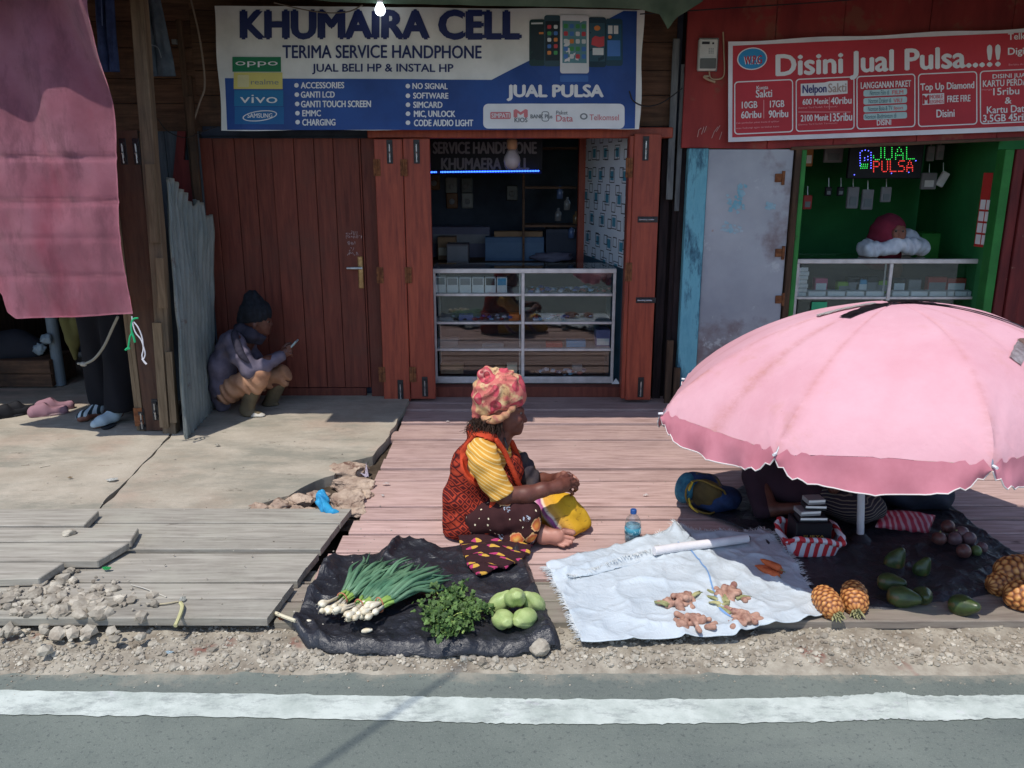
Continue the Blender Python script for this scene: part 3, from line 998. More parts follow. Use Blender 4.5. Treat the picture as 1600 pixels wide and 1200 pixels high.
# the grey post with short boards nailed on
bm = bmesh.new()
a, b = P(268, 688, 5.44), P(216, 0, 5.50)
a.z = .02
d = (b - a).normalized()
b = b + d * .5
for dx, w_, e0, e1, dy in ((0, .045, 0, 1, 0),):
    hexa(bm, [a + Vector((-w_, -.03, 0)), a + Vector((w_, -.03, 0)), b + Vector((w_ * .9, -.03, 0)), b + Vector((-w_ * .9, -.03, 0))],
         [a + Vector((-w_, .05, 0)), a + Vector((w_, .05, 0)), b + Vector((w_ * .9, .05, 0)), b + Vector((-w_ * .9, .05, 0))])
bmesh.ops.recalc_face_normals(bm, faces=bm.faces)
bmesh.ops.bevel(bm, geom=list(bm.edges), offset=.004, segments=1, affect='EDGES')
bmesh.ops.subdivide_edges(bm, edges=[e for e in bm.edges if e.calc_length() > .5], cuts=30)
for v in bm.verts: v.co += Vector((.006 * noise.noise(v.co * 3), .004 * noise.noise(v.co * 4 + Vector((3, 0, 0))), 0))
post = obj('post', bm, M['post'], lb)
bm = bmesh.new()
for (t0, t1, dx, w_) in ((.40, .55, .012, .03), (.27, .37, .03, .026), (.02, .24, -.02, .03), (.03, .18, .045, .022)):
    q0, q1 = a.lerp(b, t0), a.lerp(b, t1)
    hexa(bm, [q0 + Vector((dx - w_, -.052, 0)), q0 + Vector((dx + w_, -.052, 0)), q1 + Vector((dx + w_, -.052, 0)), q1 + Vector((dx - w_ * .9, -.052, 0))],
         [q0 + Vector((dx - w_, -.0305, 0)), q0 + Vector((dx + w_, -.0305, 0)), q1 + Vector((dx + w_, -.0305, 0)), q1 + Vector((dx - w_ * .9, -.0305, 0))])
obj('nailed_board', bm, M['edge_wood'], post)
roof(lb, -6, gx(318, 660), 4.99, ZE, 9, 3.4)
roof(lb, gx(318, 660) + .003, gx(444, 650) - .003, eave(638, ZE), ZE, 9, 3.4)

# corrugated sheet
bm = bmesh.new()
bl, br = G(289, 690, .02), G(336, 637, .02)
tl, tr = P(258, 272, 5.62), P(333, 330, 6.14)
Hs = 1.86
nw = 11
def csheet(u, v):
    b0 = bl.lerp(br, u)
    t0 = tl.lerp(tr, u)
    hmax = [(0, .98), (.08, 1.0), (.2, 1.0), (.22, .985), (.4, .985), (.42, .965), (.55, .955), (.58, .99), (.75, 1.0), (.78, .94), (1, .985)]
    for (a0, h0), (a1, h1) in zip(hmax, hmax[1:]):
        if a0 <= u <= a1: hm = h0 + (h1 - h0) * (u - a0) / (a1 - a0)
    q = b0.lerp(t0, v * hm)
    along = (br - bl).normalized()
    nrm = Vector((along.y, -along.x, 0))
    wv = .019 * math.sin(u * nw * 2 * math.pi)
    dent = .02 * fbm((u * 3, v * 4, 2), 2) * (.3 + v)
    return q + nrm * (wv + dent) + along * .012 * noise.noise(Vector((u * 6, v * 7, 8)))
grid(bm, csheet, 132, 46)
bmesh.ops.solidify(bm, geom=list(bm.faces), thickness=.0015)
tag(obj('corrugated_sheet', bm, M['zinc'], smooth=True), 'rust-stained grey corrugated iron sheet standing upright between post and red planks', 'metal sheet')

# ------------------------------------------------------------------ the right shop
RY = 6.30
rs = T('red_shop', 'red painted phone kiosk with green inside, grey metal door and red price banner', 'kiosk', (2.8, RY, 0))
xl, xr = XP(1070, 120, RY), XP(1700, 120, RY)
bm = bmesh.new()
zf0, zf1 = ZP(231, RY), ZP(-20, RY)
vplanks(bm, xl, xr, RY, zf0, zf1, .55, th=.03, seed=2, gap=.003)
xk = XP(1240, 231, RY)
for v in bm.verts:
    if v.co.z < zf0 + .05 and v.co.x > xl + .3: v.co.z += .042 * (v.co.x - xk)
fas = obj('fascia', bm, M['fascia_red'], rs)
bm = bmesh.new()
for (pts) in (((1090, 214), (1092, 203), (1096, 200)), ((1096, 210), (1100, 198)), ((1100, 207), (1104, 197)), ((1112, 216), (1116, 206), (1122, 198)), ((1119, 206), (1125, 196)), ((1124, 218), (1128, 206))):
    tube(bm, [P(x, y, RY - .004) for x, y in pts], .003, 4)
obj('scrawl', bm, plain('pale_scrawl', srgb(190, 150, 144), .9), rs)
bm = bmesh.new()
box(bm, XP(1240, 230, RY) - .02, XP(1700, 230, RY), RY - .015, RY + .05, ZP(232, RY) - .012, ZP(232, RY) + .012, .004)
for v in bm.verts: v.co.z += .042 * (v.co.x - xk)
obj('fascia_trim', bm, M['board_brown'], rs)
bm = bmesh.new()
pbox(bm, 1066, 232, 1096, 640, RY - .02, .08, .005)
obj('corner_post', bm, M['blue_flake'], rs)
bm = bmesh.new()
xa, xb = XP(1098, 400, RY), XP(1228, 400, RY)
box(bm, xa, xb, RY + .01, RY + .04, .03, ZP(233, RY), .004)
md = obj('door', bm, M['grey_metal'], rs)
for yy, zz in ((300, 0), (395, 0), (468, 0)):
    bm = bmesh.new()
    p = P(1224, yy - 22 if yy == 300 else yy, RY)
    tube(bm, [p + Vector((0, 0, -.05)), p + Vector((0, 0, .05))], .012, 8)
    box(bm, p.x - .06, p.x, RY, RY + .008, p.z - .03, p.z + .03, .002)
    obj('hinge', bm, M['rust'], md)
bm = bmesh.new()
rnd = random.Random(5)
for (cx_, cy_, rx_, ry_) in ((1148, 320, 17, 17), (1142, 358, 15, 11), (1158, 300, 6, 20), (1203, 322, 9, 6)):
    if cx_ != 1148: bm = bmesh.new()
    for k in range(26):                # torn remains of pasted paper
        x, y = cx_ + rnd.gauss(0, .45) * rx_, cy_ + rnd.gauss(0, .45) * ry_
        q = [P(x + rnd.uniform(1, 4.5) * math.cos(t), y + rnd.uniform(1, 3.6) * math.sin(t), RY + .0085 - .0001 * k) for t in (0, 1, 2.1, 3.1, 4.2, 5.2)]
        bm.faces.new([bm.verts.new(c) for c in q])
    if 'old_paper' not in M: M['old_paper'] = mat('old_paper', srgb(176, 186, 192), srgb(112, 170, 186), scale=7, rough=.9)
    obj('paper_scrap', bm, M['old_paper'], md)
bm = bmesh.new()
box(bm, XP(1230, 400, RY), XP(1239, 400, RY), RY - .01, RY + .08, .02, ZP(233, RY), .004)
obj('door_frame', bm, M['board_up'], rs)
bm = bmesh.new()
xg0, xg1 = XP(1240, 400, RY), XP(1248, 400, RY)
box(bm, xg0, xg1, RY + .01, RY + .12, .02, ZP(233, RY), .004)
obj('frame_post', bm, M['green_paint'], rs)
bm = bmesh.new()
xh0, xh1 = XP(1549, 400, RY), XP(1563, 400, RY)
box(bm, xh0, xh1, RY + .01, RY + .12, .02, ZP(233, RY), .004)
obj('frame_post', bm, M['green_paint'], rs)
bm = bmesh.new()
for k, (a, b) in enumerate(((1565, 1580), (1581, 1600), (1601, 1700))):
    box(bm, XP(a, 400, RY), XP(b, 400, RY), RY - .02 * (k % 2), RY + .06, .02, ZP(233, RY), .005)
obj('front_boards', bm, M['jamb_red'], rs)
# green room
GB = 8.3
bm = bmesh.new()
box(bm, xl, 5.2, GB, GB + .04, 0, 2.7); obj('back_wall', bm, M['green_wall'], rs)
bm = bmesh.new()
a, b = Vector((xh0 + .01, RY + .13, 0)), Vector((XP(1440, 300, GB - .05), GB - .02, 0))
hexa(bm, [a, b, b + Vector((0, 0, 2.5)), a + Vector((0, 0, 2.5))], [q + Vector((.03, 0, 0)) for q in (a, b, b + Vector((0, 0, 2.5)), a + Vector((0, 0, 2.5)))])
obj('side_wall', bm, M['green_wall'], rs)
bm = bmesh.new()
box(bm, xl + .05, xl + .09, RY + .24, GB, 0, 2.7); obj('side_wall', bm, M['green_wall'], rs)
bm = bmesh.new()
box(bm, xl, 5.2, RY + .05, GB, 2.45, 2.49); obj('ceiling', bm, M['dark'], rs)
bm = bmesh.new()
box(bm, xl, 5.2, RY + .07, GB, .0, .02); obj('shop_floor', bm, M['dark_floor'], rs)
roof(rs, gx(1045, 645) + .003, 6.5, eave(648, ZE), ZE, 9, 3.4)

# the gap between the two shops
gp = T('gap_boarding', 'narrow strip of dark upright boards and grey tin between the two phone shops', 'boarding', (1.3, 6.4, 0))
bm = bmesh.new()
for k, (a, b, y0, y1, d) in enumerate(((1030, 1044, 60, 640, .05), (1044, 1056, 300, 640, .03), (1056, 1066, 120, 640, .0))):
    pbox(bm, a, y0, b, y1, 6.38 + d, .025)
box(bm, XP(1026, 300, 6.5), XP(1075, 300, 6.5), 6.5, 6.53, 0, 3.4)
obj('upright_board', bm, mat('black_board', srgb(54, 42, 42), srgb(32, 26, 27), scale=5, sc=(8, 8, .8), rough=.85), gp)
bm = bmesh.new()
pbox(bm, 1046, 60, 1057, 312, 6.36, .01); pbox(bm, 1059, 100, 1067, 330, 6.35, .008)
obj('tin_strip', bm, mat('grey_tin', srgb(116, 118, 116), srgb(76, 78, 80), scale=5, sc=(6, 6, .8), rough=.6, metal=.3), gp)
bm = bmesh.new()
pbox(bm, 1040, 532, 1050, 650, 6.28, .03); pbox(bm, 1052, 575, 1062, 648, 6.26, .03)
obj('short_board', bm, M['board_up'], gp)

# ================================================================== SIGNS AND WRITING
def text_bm(s, bold=0.0, res=3):
    cu = bpy.data.curves.new('lettering', 'FONT')
    cu.body = s
    cu.offset = bold
    cu.resolution_u = res
    o = bpy.data.objects.new('lettering', cu)
    COL.objects.link(o)
    me = bpy.data.meshes.new_from_object(o)
    bpy.data.objects.remove(o)
    bm = bmesh.new()
    bm.from_mesh(me)
    bpy.data.meshes.remove(me)
    bpy.data.curves.remove(cu)
    xs_ = [v.co.x for v in bm.verts]; ys_ = [v.co.y for v in bm.verts]
    a, b, c, d = min(xs_), max(xs_), min(ys_), max(ys_)
    for v in bm.verts: v.co = Vector(((v.co.x - a) / (b - a), (v.co.y - c) / (d - c), 0))
    return bm
class Sign:
    """a flat board or cloth whose printing is laid on it by its own co-ordinates"""
    def __init__(s, Y, wave=0.0, slope=0.0, ref=0.0):
        s.Y, s.wave, s.slope, s.ref = Y, wave, slope, ref
    def at(s, x, y, off=0.0):
        y2 = y + s.slope * (x - s.ref)
        p = P(x, y2, s.Y)
        d = s.wave * (noise.noise(Vector((p.x * 1.6, 0, p.z * .9 + s.Y))) + .5 * noise.noise(Vector((p.x * 4 + p.z * 2, 3, p.z * 1.5))))
        p.y += d - off
        return p
    def finish(s, name, bm, mt, parent, off, maxlen=None):
        if s.wave and maxlen:
            for ax in (0, 1):
                xs_ = [v.co[ax] for v in bm.verts]
                a, b = min(xs_), max(xs_)
                k = a + maxlen
                while k < b:
                    q = [0, 0, 0]; q[ax] = k
                    nn_ = [0, 0, 0]; nn_[ax] = 1
                    bmesh.ops.bisect_plane(bm, geom=list(bm.verts) + list(bm.edges) + list(bm.faces), plane_co=q, plane_no=nn_, dist=1e-5)
                    k += maxlen
        for v in bm.verts: v.co = s.at(v.co.x, v.co.y, off + v.co.z)
        return obj(name, bm, mt, parent)
    def text(s, parent, mt, items, off=.004, name='lettering', bold=.012):
        for it in items:
            bm = bmesh.new()
            t, x0, y0, x1, y1 = it[:5]
            bd = it[5] if len(it) > 5 else bold
            sh = it[6] if len(it) > 6 else 0
            b = text_bm(t, 0)
            xc = (x0 + x1) / 2
            yo = -s.slope * (xc - s.ref)
            for v in b.verts:
                u, w_ = v.co.x, v.co.y
                v.co = Vector((x0 + (x1 - x0) * u + sh * w_, y1 + (y0 - y1) * w_ + yo, 0))
            me = bpy.data.meshes.new('t'); b.to_mesh(me); b.free()
            h = abs(y1 - y0) * bd * 2.4
            co = np.array([v.co[:] for v in me.vertices])
            for j, (dx, dy) in enumerate(((0, 0), (-h, 0), (h, 0), (0, h * .7), (0, -h * .7)) if bd > 0 else ((0, 0),)):
                me.vertices.foreach_set('co', (co + (dx, dy, j * .00012)).ravel().astype(np.float32))
                bm.from_mesh(me)
            bpy.data.meshes.remove(me)
            s.finish(name, bm, mt, parent, off, 14)
    def poly(s, parent, mt, name, pts, off=.002):
        bm = bmesh.new()
        bm.faces.new([bm.verts.new((x, y, 0)) for x, y in pts])
        bmesh.ops.triangulate(bm, faces=bm.faces)
        return s.finish(name, bm, mt, parent, off, 14)
    def polys(s, parent, mt, name, many, off=.002):
        for pts in many: s.poly(parent, mt, name, pts, off)
def rrect(x0, y0, x1, y1, r=3, n=4):
    o = []
    for cx_, cy_, a0 in ((x1 - r, y0 + r, -90), (x1 - r, y1 - r, 0), (x0 + r, y1 - r, 90), (x0 + r, y0 + r, 180)):
        for k in range(n + 1):
            a = R(a0 + 90 * k / n)
            o.append((cx_ + r * math.cos(a), cy_ + r * math.sin(a)))
    return o
def rect(x0, y0, x1, y1): return [(x0, y0), (x1, y0), (x1, y1), (x0, y1)]
def ellp(cx_, cy_, rx_, ry_, n=28): return [(cx_ + rx_ * math.cos(6.28319 * k / n), cy_ + ry_ * math.sin(6.28319 * k / n)) for k in range(n)]
def outline(bm, outer, inner):
    a = [bm.verts.new((x, y, 0)) for x, y in outer]
    b = [bm.verts.new((x, y, 0)) for x, y in inner]
    for i in range(len(a)):
        j = (i + 1) % len(a)
        bm.faces.new((a[i], a[j], b[j], b[i]))

def pr(name, c): return mat(name, c, tuple(x * .88 for x in c), scale=5, rough=.55, spec=.35)
M['b_white'] = mat('banner_white', srgb(224, 226, 222), srgb(200, 202, 198), scale=3, rough=.5, spec=.35)
M['b_blue'] = mat('banner_blue', srgb(34, 78, 150), srgb(22, 56, 118), scale=1.6, rough=.5, spec=.35)
M['b_navy'] = pr('print_navy', srgb(30, 44, 96))
M['p_white'] = pr('print_white', srgb(226, 228, 228))
M['p_grey'] = pr('print_grey', srgb(120, 126, 128))
M['p_black'] = pr('print_black', srgb(34, 34, 40))
M['p_pink'] = pr('print_pink', srgb(206, 120, 124))
M['p_red'] = pr('print_red', srgb(178, 44, 54))

# ---- blue and white banner over the middle shop
BY = 6.16
ban = T('shop_banner', 'wide blue and white vinyl banner with phone pictures and service list over the red doors', 'banner', P(670, 204, BY))
sg = Sign(BY, .032)
def edge_map(u, v):
    x = 334 + (1007 - 334) * u
    x += (12 * v if u < .5 else -8 * v) * abs(2 * u - 1)
    y = (9 + 6 * u) + v * (195 - 9 * u)
    y += 1.6 * math.sin(u * 21) * v * .6
    x += 1.2 * math.sin(v * 9 + 1) * (1 if u < .02 or u > .98 else 0)
    return x, y
bm = bmesh.new()
grid(bm, lambda u, v: sg.at(*edge_map(u, v)), 90, 30)
obj('banner_sheet', bm, M['b_white'], ban, True)
sg.poly(ban, M['b_blue'], 'blue_field', [(351, 122), (500, 123), (768, 124.5), (826, 95), (900, 57), (968, 20), (975, 16.5), (996, 16.8), (992, 201), (800, 203), (600, 203), (355, 203)], .0025)
sg.text(ban, M['b_navy'], [('KHUMAIRA CELL', 378, 17, 812, 60, .032)], .0035)
sg.text(ban, M['b_navy'], [('TERIMA SERVICE HANDPHONE', 442, 71, 752, 91, .012), ('JUAL BELI HP & INSTAL HP', 488, 100, 708, 116, .012)], .0035)
L1 = [('ACCESSORIES', 470, 128.5, 538, 138), ('GANTI LCD', 470, 143, 523, 152.5), ('GANTI TOUCH SCREEN', 470, 157.5, 580, 167.5), ('EMMC', 472, 172, 501, 181.5), ('CHARGING', 472, 186, 524, 196)]
L2 = [('NO SIGNAL', 645, 130, 699, 139), ('SOFTWARE', 646, 145, 700, 154), ('SIMCARD', 646, 159, 691, 168.5), ('MIC, UNLOCK', 647, 173, 711, 184), ('CODE AUDIO LIGHT', 647, 187, 739, 197)]
sg.text(ban, M['p_white'], L1 + L2 + [('JUAL PULSA', 793, 133, 942, 157, .025)], .0045, bold=.018)
sg.polys(ban, M['p_white'], 'bullet', [ellp(463 + .4 * i, y + (4.7), 3.6, 3.6, 14) for i, (_, _, y, _, _) in enumerate(L1)] + [ellp(637.5, y + 4.7, 3.6, 3.6, 14) for _, _, y, _, _ in L2], .0065)
sg.poly(ban, M['p_white'], 'white_panel', rrect(755, 162, 976, 201, 8, 6), .004)
sg.polys(ban, M['p_pink'], 'logo', [rrect(766, 175, 798, 186, 2)], .0055)
sg.text(ban, M['p_white'], [('SIMPATI', 768, 177, 796, 184, .01)], .0062)
sg.text(ban, M['p_pink'], [('M', 804, 172, 823, 183, .06), ('Data', 869, 180, 895, 190, .01), ('Telkomsel', 921, 179, 967, 188, .004)], .0055)
sg.text(ban, M['p_grey'], [('KIOS', 804, 184, 824, 191, .02), ('BANK Plus', 829, 179, 863, 185, .02), ('Paket', 869, 173, 887, 179, .01)], .0055)
bm = bmesh.new()
outline(bm, ellp(912, 182, 6, 5), ellp(912, 182, 3.6, 3)); outline(bm, rrect(846, 174, 858, 190, 4), rrect(847.2, 175.2, 856.8, 188.8, 3))
sg.finish('logo', bm, M['p_grey'], ban, .0055)
sg.poly(ban, pr('tile_green', srgb(20, 116, 76)), 'brand_tile', rect(363, 89, 439, 112), .0045)
sg.poly(ban, pr('tile_yellow', srgb(206, 196, 110)), 'brand_tile', rect(365, 113, 441, 139), .0045)
sg.poly(ban, pr('tile_blue', srgb(28, 112, 160)), 'brand_tile', rect(366, 141, 442, 166), .0045)
sg.poly(ban, pr('tile_deep_blue', srgb(28, 100, 158)), 'brand_tile', rect(367, 167, 443, 194), .0045)
sg.text(ban, M['p_white'], [('oppo', 368, 96, 434, 105, .0), ('vivo', 375, 148, 433, 161, -.005), ('SAMSUNG', 387, 177, 425, 184, .012)], .0062, bold=0)
sg.text(ban, M['p_grey'], [('realme', 392, 124, 435, 132, 0)], .0062)
bm = bmesh.new()
def tilt_e(rx_, ry_): return [(406 + rx_ * math.cos(a) + 0, 181 + ry_ * math.sin(a) - .12 * rx_ * math.cos(a)) for a in [6.28319 * k / 32 for k in range(32)]]
outline(bm, tilt_e(26.5, 8.2), tilt_e(24.8, 6.8))
sg.finish('logo', bm, M['p_white'], ban, .0062)
sg.poly(ban, pr('tile_pale', srgb(206, 200, 150)), 'logo', rrect(371, 117, 389, 136, 2), .0062)
# printed phones
ph = [(827, 31, 852, 103, srgb(30, 60, 62), srgb(22, 44, 52)), (946, 29, 973, 103, srgb(32, 66, 84), srgb(30, 82, 110)), (850, 25, 876, 104, srgb(46, 74, 86), srgb(22, 40, 50)), (919, 27, 947, 105, srgb(26, 56, 72), srgb(46, 84, 100)), (875, 24, 920, 115, srgb(216, 220, 222), srgb(92, 140, 150))]
for i, (x0, y0, x1, y1, c, c2) in enumerate(ph):
    pp = sg.poly(ban, pr('print_phone', c), 'phone_picture', rrect(x0, y0, x1, y1, 4), .004 + .0006 * i)
    m_ = 2 if i < 4 else 3.5
    sg.poly(pp, pr('print_screen', c2), 'screen', rect(x0 + m_, y0 + 9, x1 - m_, y1 - (9 if i < 4 else 16)), .0046 + .0006 * i)
icons = {'g': srgb(70, 150, 90), 'w': srgb(206, 214, 216), 'o': srgb(206, 130, 70), 'r': srgb(190, 70, 80), 'b': srgb(70, 120, 190)}
cells_ = {k: [] for k in icons}
for r_ in range(5):
    for c_ in range(4): cells_['gwobrwgbw'[(r_ * 4 + c_ * 3) % 9]].append(rrect(880.5 + c_ * 9.4, 38 + r_ * 11.8, 887 + c_ * 9.4, 45 + r_ * 11.8, 1.5, 2))
for r_ in range(5):
    for c_ in range(2): cells_['rgwbo'[(r_ + c_ * 2) % 5]].append(rrect(855 + c_ * 10, 40 + r_ * 10, 861 + c_ * 10, 46 + r_ * 10, 1.5, 2))
cells_['r'].append([(925, 60), (930, 56), (937, 58), (944, 57), (944, 72), (936, 74), (924, 70)])
cells_['w'].append(rect(926, 75, 943, 86)); cells_['o'].append(ellp(933, 44, 5, 4, 12)); cells_['o'].append(ellp(953, 58, 3, 3, 10))
cells_['w'] += [rect(950, 40, 957, 53), rect(959, 40, 966, 53), rect(830, 36, 848, 38.5)]
cells_['b'].append(rect(949, 63, 969, 88)); cells_['o'].append(rect(842, 51, 849, 54))
for k, v_ in cells_.items(): sg.polys(ban, pr('print_icon', icons[k]), 'app_icon', v_, .0078)
sg.poly(ban, pr('print_mirror', srgb(58, 104, 172)), 'phone_picture', rrect(875, 118, 919, 128, 2), .004)

# ---- red price banner
RB = 6.24
rb = T('price_banner', 'red and white banner with rounded price boxes on the red wall above the green window', 'banner', P(1390, 215, RB))
s2 = Sign(RB, .006, -.045, 1138)
bm = bmesh.new()
def rmap(u, v):
    x = 1138 + (1645 - 1138) * u
    y0, y1 = 65 + .0 * u, 222 + 4 * u
    return x, y0 + (y1 - y0) * v + 1.2 * math.sin(u * 17) * (1 - v)
grid(bm, lambda u, v: s2.at(*rmap(u, v)), 70, 16)
obj('banner_sheet', bm, mat('red_banner_white', srgb(222, 222, 226), srgb(200, 200, 206), scale=3, rough=.5, spec=.35), rb, True)
M['rb_red'] = mat('red_banner_red', srgb(188, 46, 58), srgb(168, 38, 50), scale=2, rough=.5, spec=.35)
s2.poly(rb, M['rb_red'], 'red_field', [(1145, 72), (1290, 71.5), (1440, 71.5), (1645, 71.5), (1645, 218), (1440, 217), (1290, 216), (1144, 215)], .0025)
s2.text(rb, M['p_white'], [('Disini Jual Pulsa...!!', 1213, 78, 1562, 121, .015)], .0045)
bm = bmesh.new()
for (a, b, y0, y1) in ((1147, 1239, 128, 211), (1243, 1335, 128, 211), (1338, 1430, 128, 211.5), (1434, 1527, 128.5, 212), (1531, 1630, 128.5, 212)):
    outline(bm, rrect(a, y0, b, y1, 6, 5), rrect(a + 1.7, y0 + 1.7, b - 1.7, y1 - 1.7, 4.6, 5))
s2.finish('box_outline', bm, M['p_white'], rb, .0045, 14)
s2.poly(rb, M['p_white'], 'emblem', ellp(1175, 93.5, 23.5, 17.5), .0045)
s2.poly(rb, pr('emblem_blue', srgb(40, 138, 190)), 'emblem', ellp(1175, 93.5, 21.8, 15.9), .0052)
s2.text(rb, M['p_red'], [('W.P.G', 1163, 87, 1190, 100, .01)], .0068)
s2.text(rb, M['p_white'], [('W.P.G', 1162, 88.5, 1187, 101, .0)], .006)
def tx(t, x0, y0, x1, y1, *a):       # photo heights -> the sign's own, unsloped
    return (t, x0, y0, x1, y1) + a
sc = lambda x: .045 * (x - 1138)
wt = []
for t, x0, y0, x1, y1 in (('10GB', 1159, 158.5, 1183, 169), ('60ribu', 1158, 173.5, 1189, 184.5), ('17GB', 1203, 157, 1225, 167.5), ('90ribu', 1201, 172, 1231, 183.5), ('Sakti', 1181, 140, 1206, 152), ('Kuota', 1182, 134, 1200, 139.5),
      ('600 Menit', 1254, 154, 1294, 163), ('40ribu', 1298, 151.5, 1330, 162.5), ('2100 Menit', 1251, 179, 1294, 189), ('135ribu', 1297, 176.5, 1331, 189),
      ('LANGGANAN PAKET', 1345, 127, 1423, 137), ('DISINI', 1370, 187, 1392, 195.5), ('Top Up Diamond', 1438, 129, 1522, 143), ('Disini', 1463, 171, 1491, 183),
      ('FREE FIRE', 1480, 149, 1516, 159), ('DISINI JUAL', 1551, 115, 1608, 123.5), ('KARTU PERDANA', 1536, 124, 1620, 134), ('15ribu', 1552, 137, 1592, 148), ('&', 1570, 152, 1580, 162),
      ('Kartu Data', 1542, 165, 1606, 176), ('3,5GB 45ribu', 1536, 178, 1612, 191), ('Telkomsel', 1575, 51, 1636, 61), ('Digipos', 1575, 74, 1624, 88)):
    o_ = sc((x0 + x1) / 2)
    # items are given as seen; text() removes the slope at the word's centre, at() puts it back
    wt.append((t, x0, y0 + 0, x1, y1 + 0))
s2.text(rb, M['p_white'], wt, .0045, bold=.01)
s2.text(rb, pr('print_rose', srgb(222, 158, 160)), [('Cek pembelian paket kuota di aplikasi', 1150, 189.5, 1217, 193, 0), ('atau hubungi agen terdekat kami', 1150, 197.5, 1217, 201, 0), ('(Semua Tarif Sudah Termasuk)', 1247, 166, 1308, 169.5, 0), ('(Semua Tarif Sudah Termasuk)', 1247, 192, 1308, 195.5, 0),
         ('Harga', 1534, 138.5, 1550, 142, 0), ('Berlaku Area', 1576, 99, 1604, 102, 0)], .0045, bold=0)
def un(pts): return [(x, y + sc(x)) for x, y in pts]
s2.polys(rb, pr('print_rule', srgb(220, 150, 152)), 'rule', [un(rect(1192.6, 156, 1193.8, 185)), un(rect(1247, 174.5, 1329, 175.6)), un(rect(1295.2, 152, 1296.2, 171))], .0045)
s2.polys(rb, pr('print_teal', srgb(176, 204, 204)), 'pill', [[(x, y + sc(1383)) for x, y in rrect(1349, a, 1417, a + 10, 3)] for a in (139.5, 152, 164.3, 176.4)], .0045)
s2.text(rb, pr('print_deep_teal', srgb(50, 90, 104)), [('Nonton Film di', 1359, 141, 1389, 148.5, 0), ('Nonton Drakor di', 1357, 153.5, 1392, 161, 0), ('Nonton Bola & TV', 1356, 166, 1394, 173, 0), ('Nonton Badminton di', 1351, 178, 1400, 185, 0)], .0058, bold=0)
s2.text(rb, M['p_pink'], [('FILM', 1394, 141, 1411, 147, .02), ('VIU', 1396, 154, 1409, 160, .02), ('Sport', 1396, 166, 1411, 172.5, .01)], .0058)
s2.poly(rb, M['p_white'], 'word_plate', [(x, y + sc(x)) for x, y in ((1251, 131), (1288, 129), (1296, 127), (1324, 126), (1324, 146), (1292, 149), (1251, 150))], .0042)  # white printed plate behind the two words
s2.text(rb, pr('print_indigo', srgb(66, 66, 120)), [('Nelpon', 1254, 132.5, 1291, 149, .012)], .0058)
s2.text(rb, pr('print_ash', srgb(176, 160, 150)), [('Sakti', 1294, 130, 1322, 144, .012)], .0058)
s2.poly(rb, M['p_white'], 'word_plate', [(x, y + sc(x)) for x, y in ((1441, 147), (1475, 145.5), (1475, 162), (1441, 164))], .0042)  # white printed plate behind the game name
s2.text(rb, M['p_red'], [('M', 1442, 149, 1451, 162, .03)], .0058)
s2.text(rb, M['p_pink'], [('MOBILE', 1453, 148, 1473, 154, .02), ('LEGENDS', 1453, 156, 1474, 161.5, .02)], .0058)

# ---- electricity meter
mt_ = T('electricity_meter', 'white and grey electricity meter on the red wall beside the price banner', 'meter', P(1107, 112, RY))
bm = bmesh.new(); pbox(bm, 1092, 60, 1121, 110, RY - .055, .053, .008); obj('casing', bm, plain('meter_white', srgb(196, 198, 192)), mt_)
bm = bmesh.new(); pbox(bm, 1094, 91, 1119, 107, RY - .062, .008, .003); obj('terminal_cover', bm, plain('meter_grey', srgb(96, 100, 98)), mt_)
bm = bmesh.new(); pbox(bm, 1097, 65, 1109, 69, RY - .0575, .004, .001); dsp = obj('display', bm, M['p_black'], mt_)
bm = bmesh.new(); pbox(bm, 1113, 66, 1116, 69, RY - .0575, .004, .001); obj('meter_lamp', bm, M['p_black'], mt_)
bm = bmesh.new()
for i in range(3):
    for j in range(4): pbox(bm, 1107.5 + i * 3, 75 + j * 2.4, 1109 + i * 3, 76.4 + j * 2.4, RY - .0575, .004, 0)
obj('keypad', bm, M['p_grey'], mt_)
bm = bmesh.new(); pbox(bm, 1091, 59, 1122, 111.5, RY - .012, .01, .003); obj('back_plate', bm, M['p_grey'], mt_)
bm = bmesh.new()
tube(bm, spline([P(1130, 50, RY - .012), P(1131, 80, RY - .014), P(1132, 112, RY - .014), P(1128, 122, RY - .02), P(1117, 124, RY - .03), P(1110, 121, RY - .02), P(1108, 110, RY - .02)], 24), .005, 6)
tube(bm, spline([P(1117, 128, RY - .02), P(1108, 125, RY - .04), P(1100, 120, RY - .03), P(1107, 119, RY - .02)], 12), .008, 6)
obj('cable', bm, plain('cable_cream', srgb(176, 156, 128)), mt_)

# ---- lamps and wires
def bulb(px, py, Y, r, lit, label, top=None):
    p = P(px, py, Y)
    t = T('light_bulb', label, 'light bulb', p)
    bm = bmesh.new()
    lathe(bm, [(.001, -r), (r * .5, -r * .88), (r * .86, -r * .5), (r, 0), (r * .9, r * .45), (r * .62, r * .95), (r * .45, r * 1.3)], 20, Matrix.Translation(p))
    obj('globe', bm, emit('lit_bulb', (.8, .9, 1), 3) if lit else mat('frosted_bulb', srgb(190, 180, 188), rough=.3), t, True)
    bm = bmesh.new()
    lathe(bm, [(r * .46, r * 1.25), (r * .6, r * 1.5), (r * .6, r * 2.3), (r * .4, r * 2.5)], 16, Matrix.Translation(p))
    obj('socket', bm, plain('socket', srgb(184, 140, 110)) if not lit else M['p_white'], t, True)
    bm = bmesh.new()
    tube(bm, [p + Vector((0, 0, r * 2.4)), p + Vector((.01, .0, r * 2.4 + (top or .3)))], .004, 6)
    obj('flex', bm, M['p_black'], t)
bulb(594, 16, 6.0, .036, True, 'small lit white bulb hanging in front of the top of the blue banner', .4)
bulb(800, 251, 6.9, .068, False, 'large unlit frosted bulb hanging inside the open red shop doorway', .2)
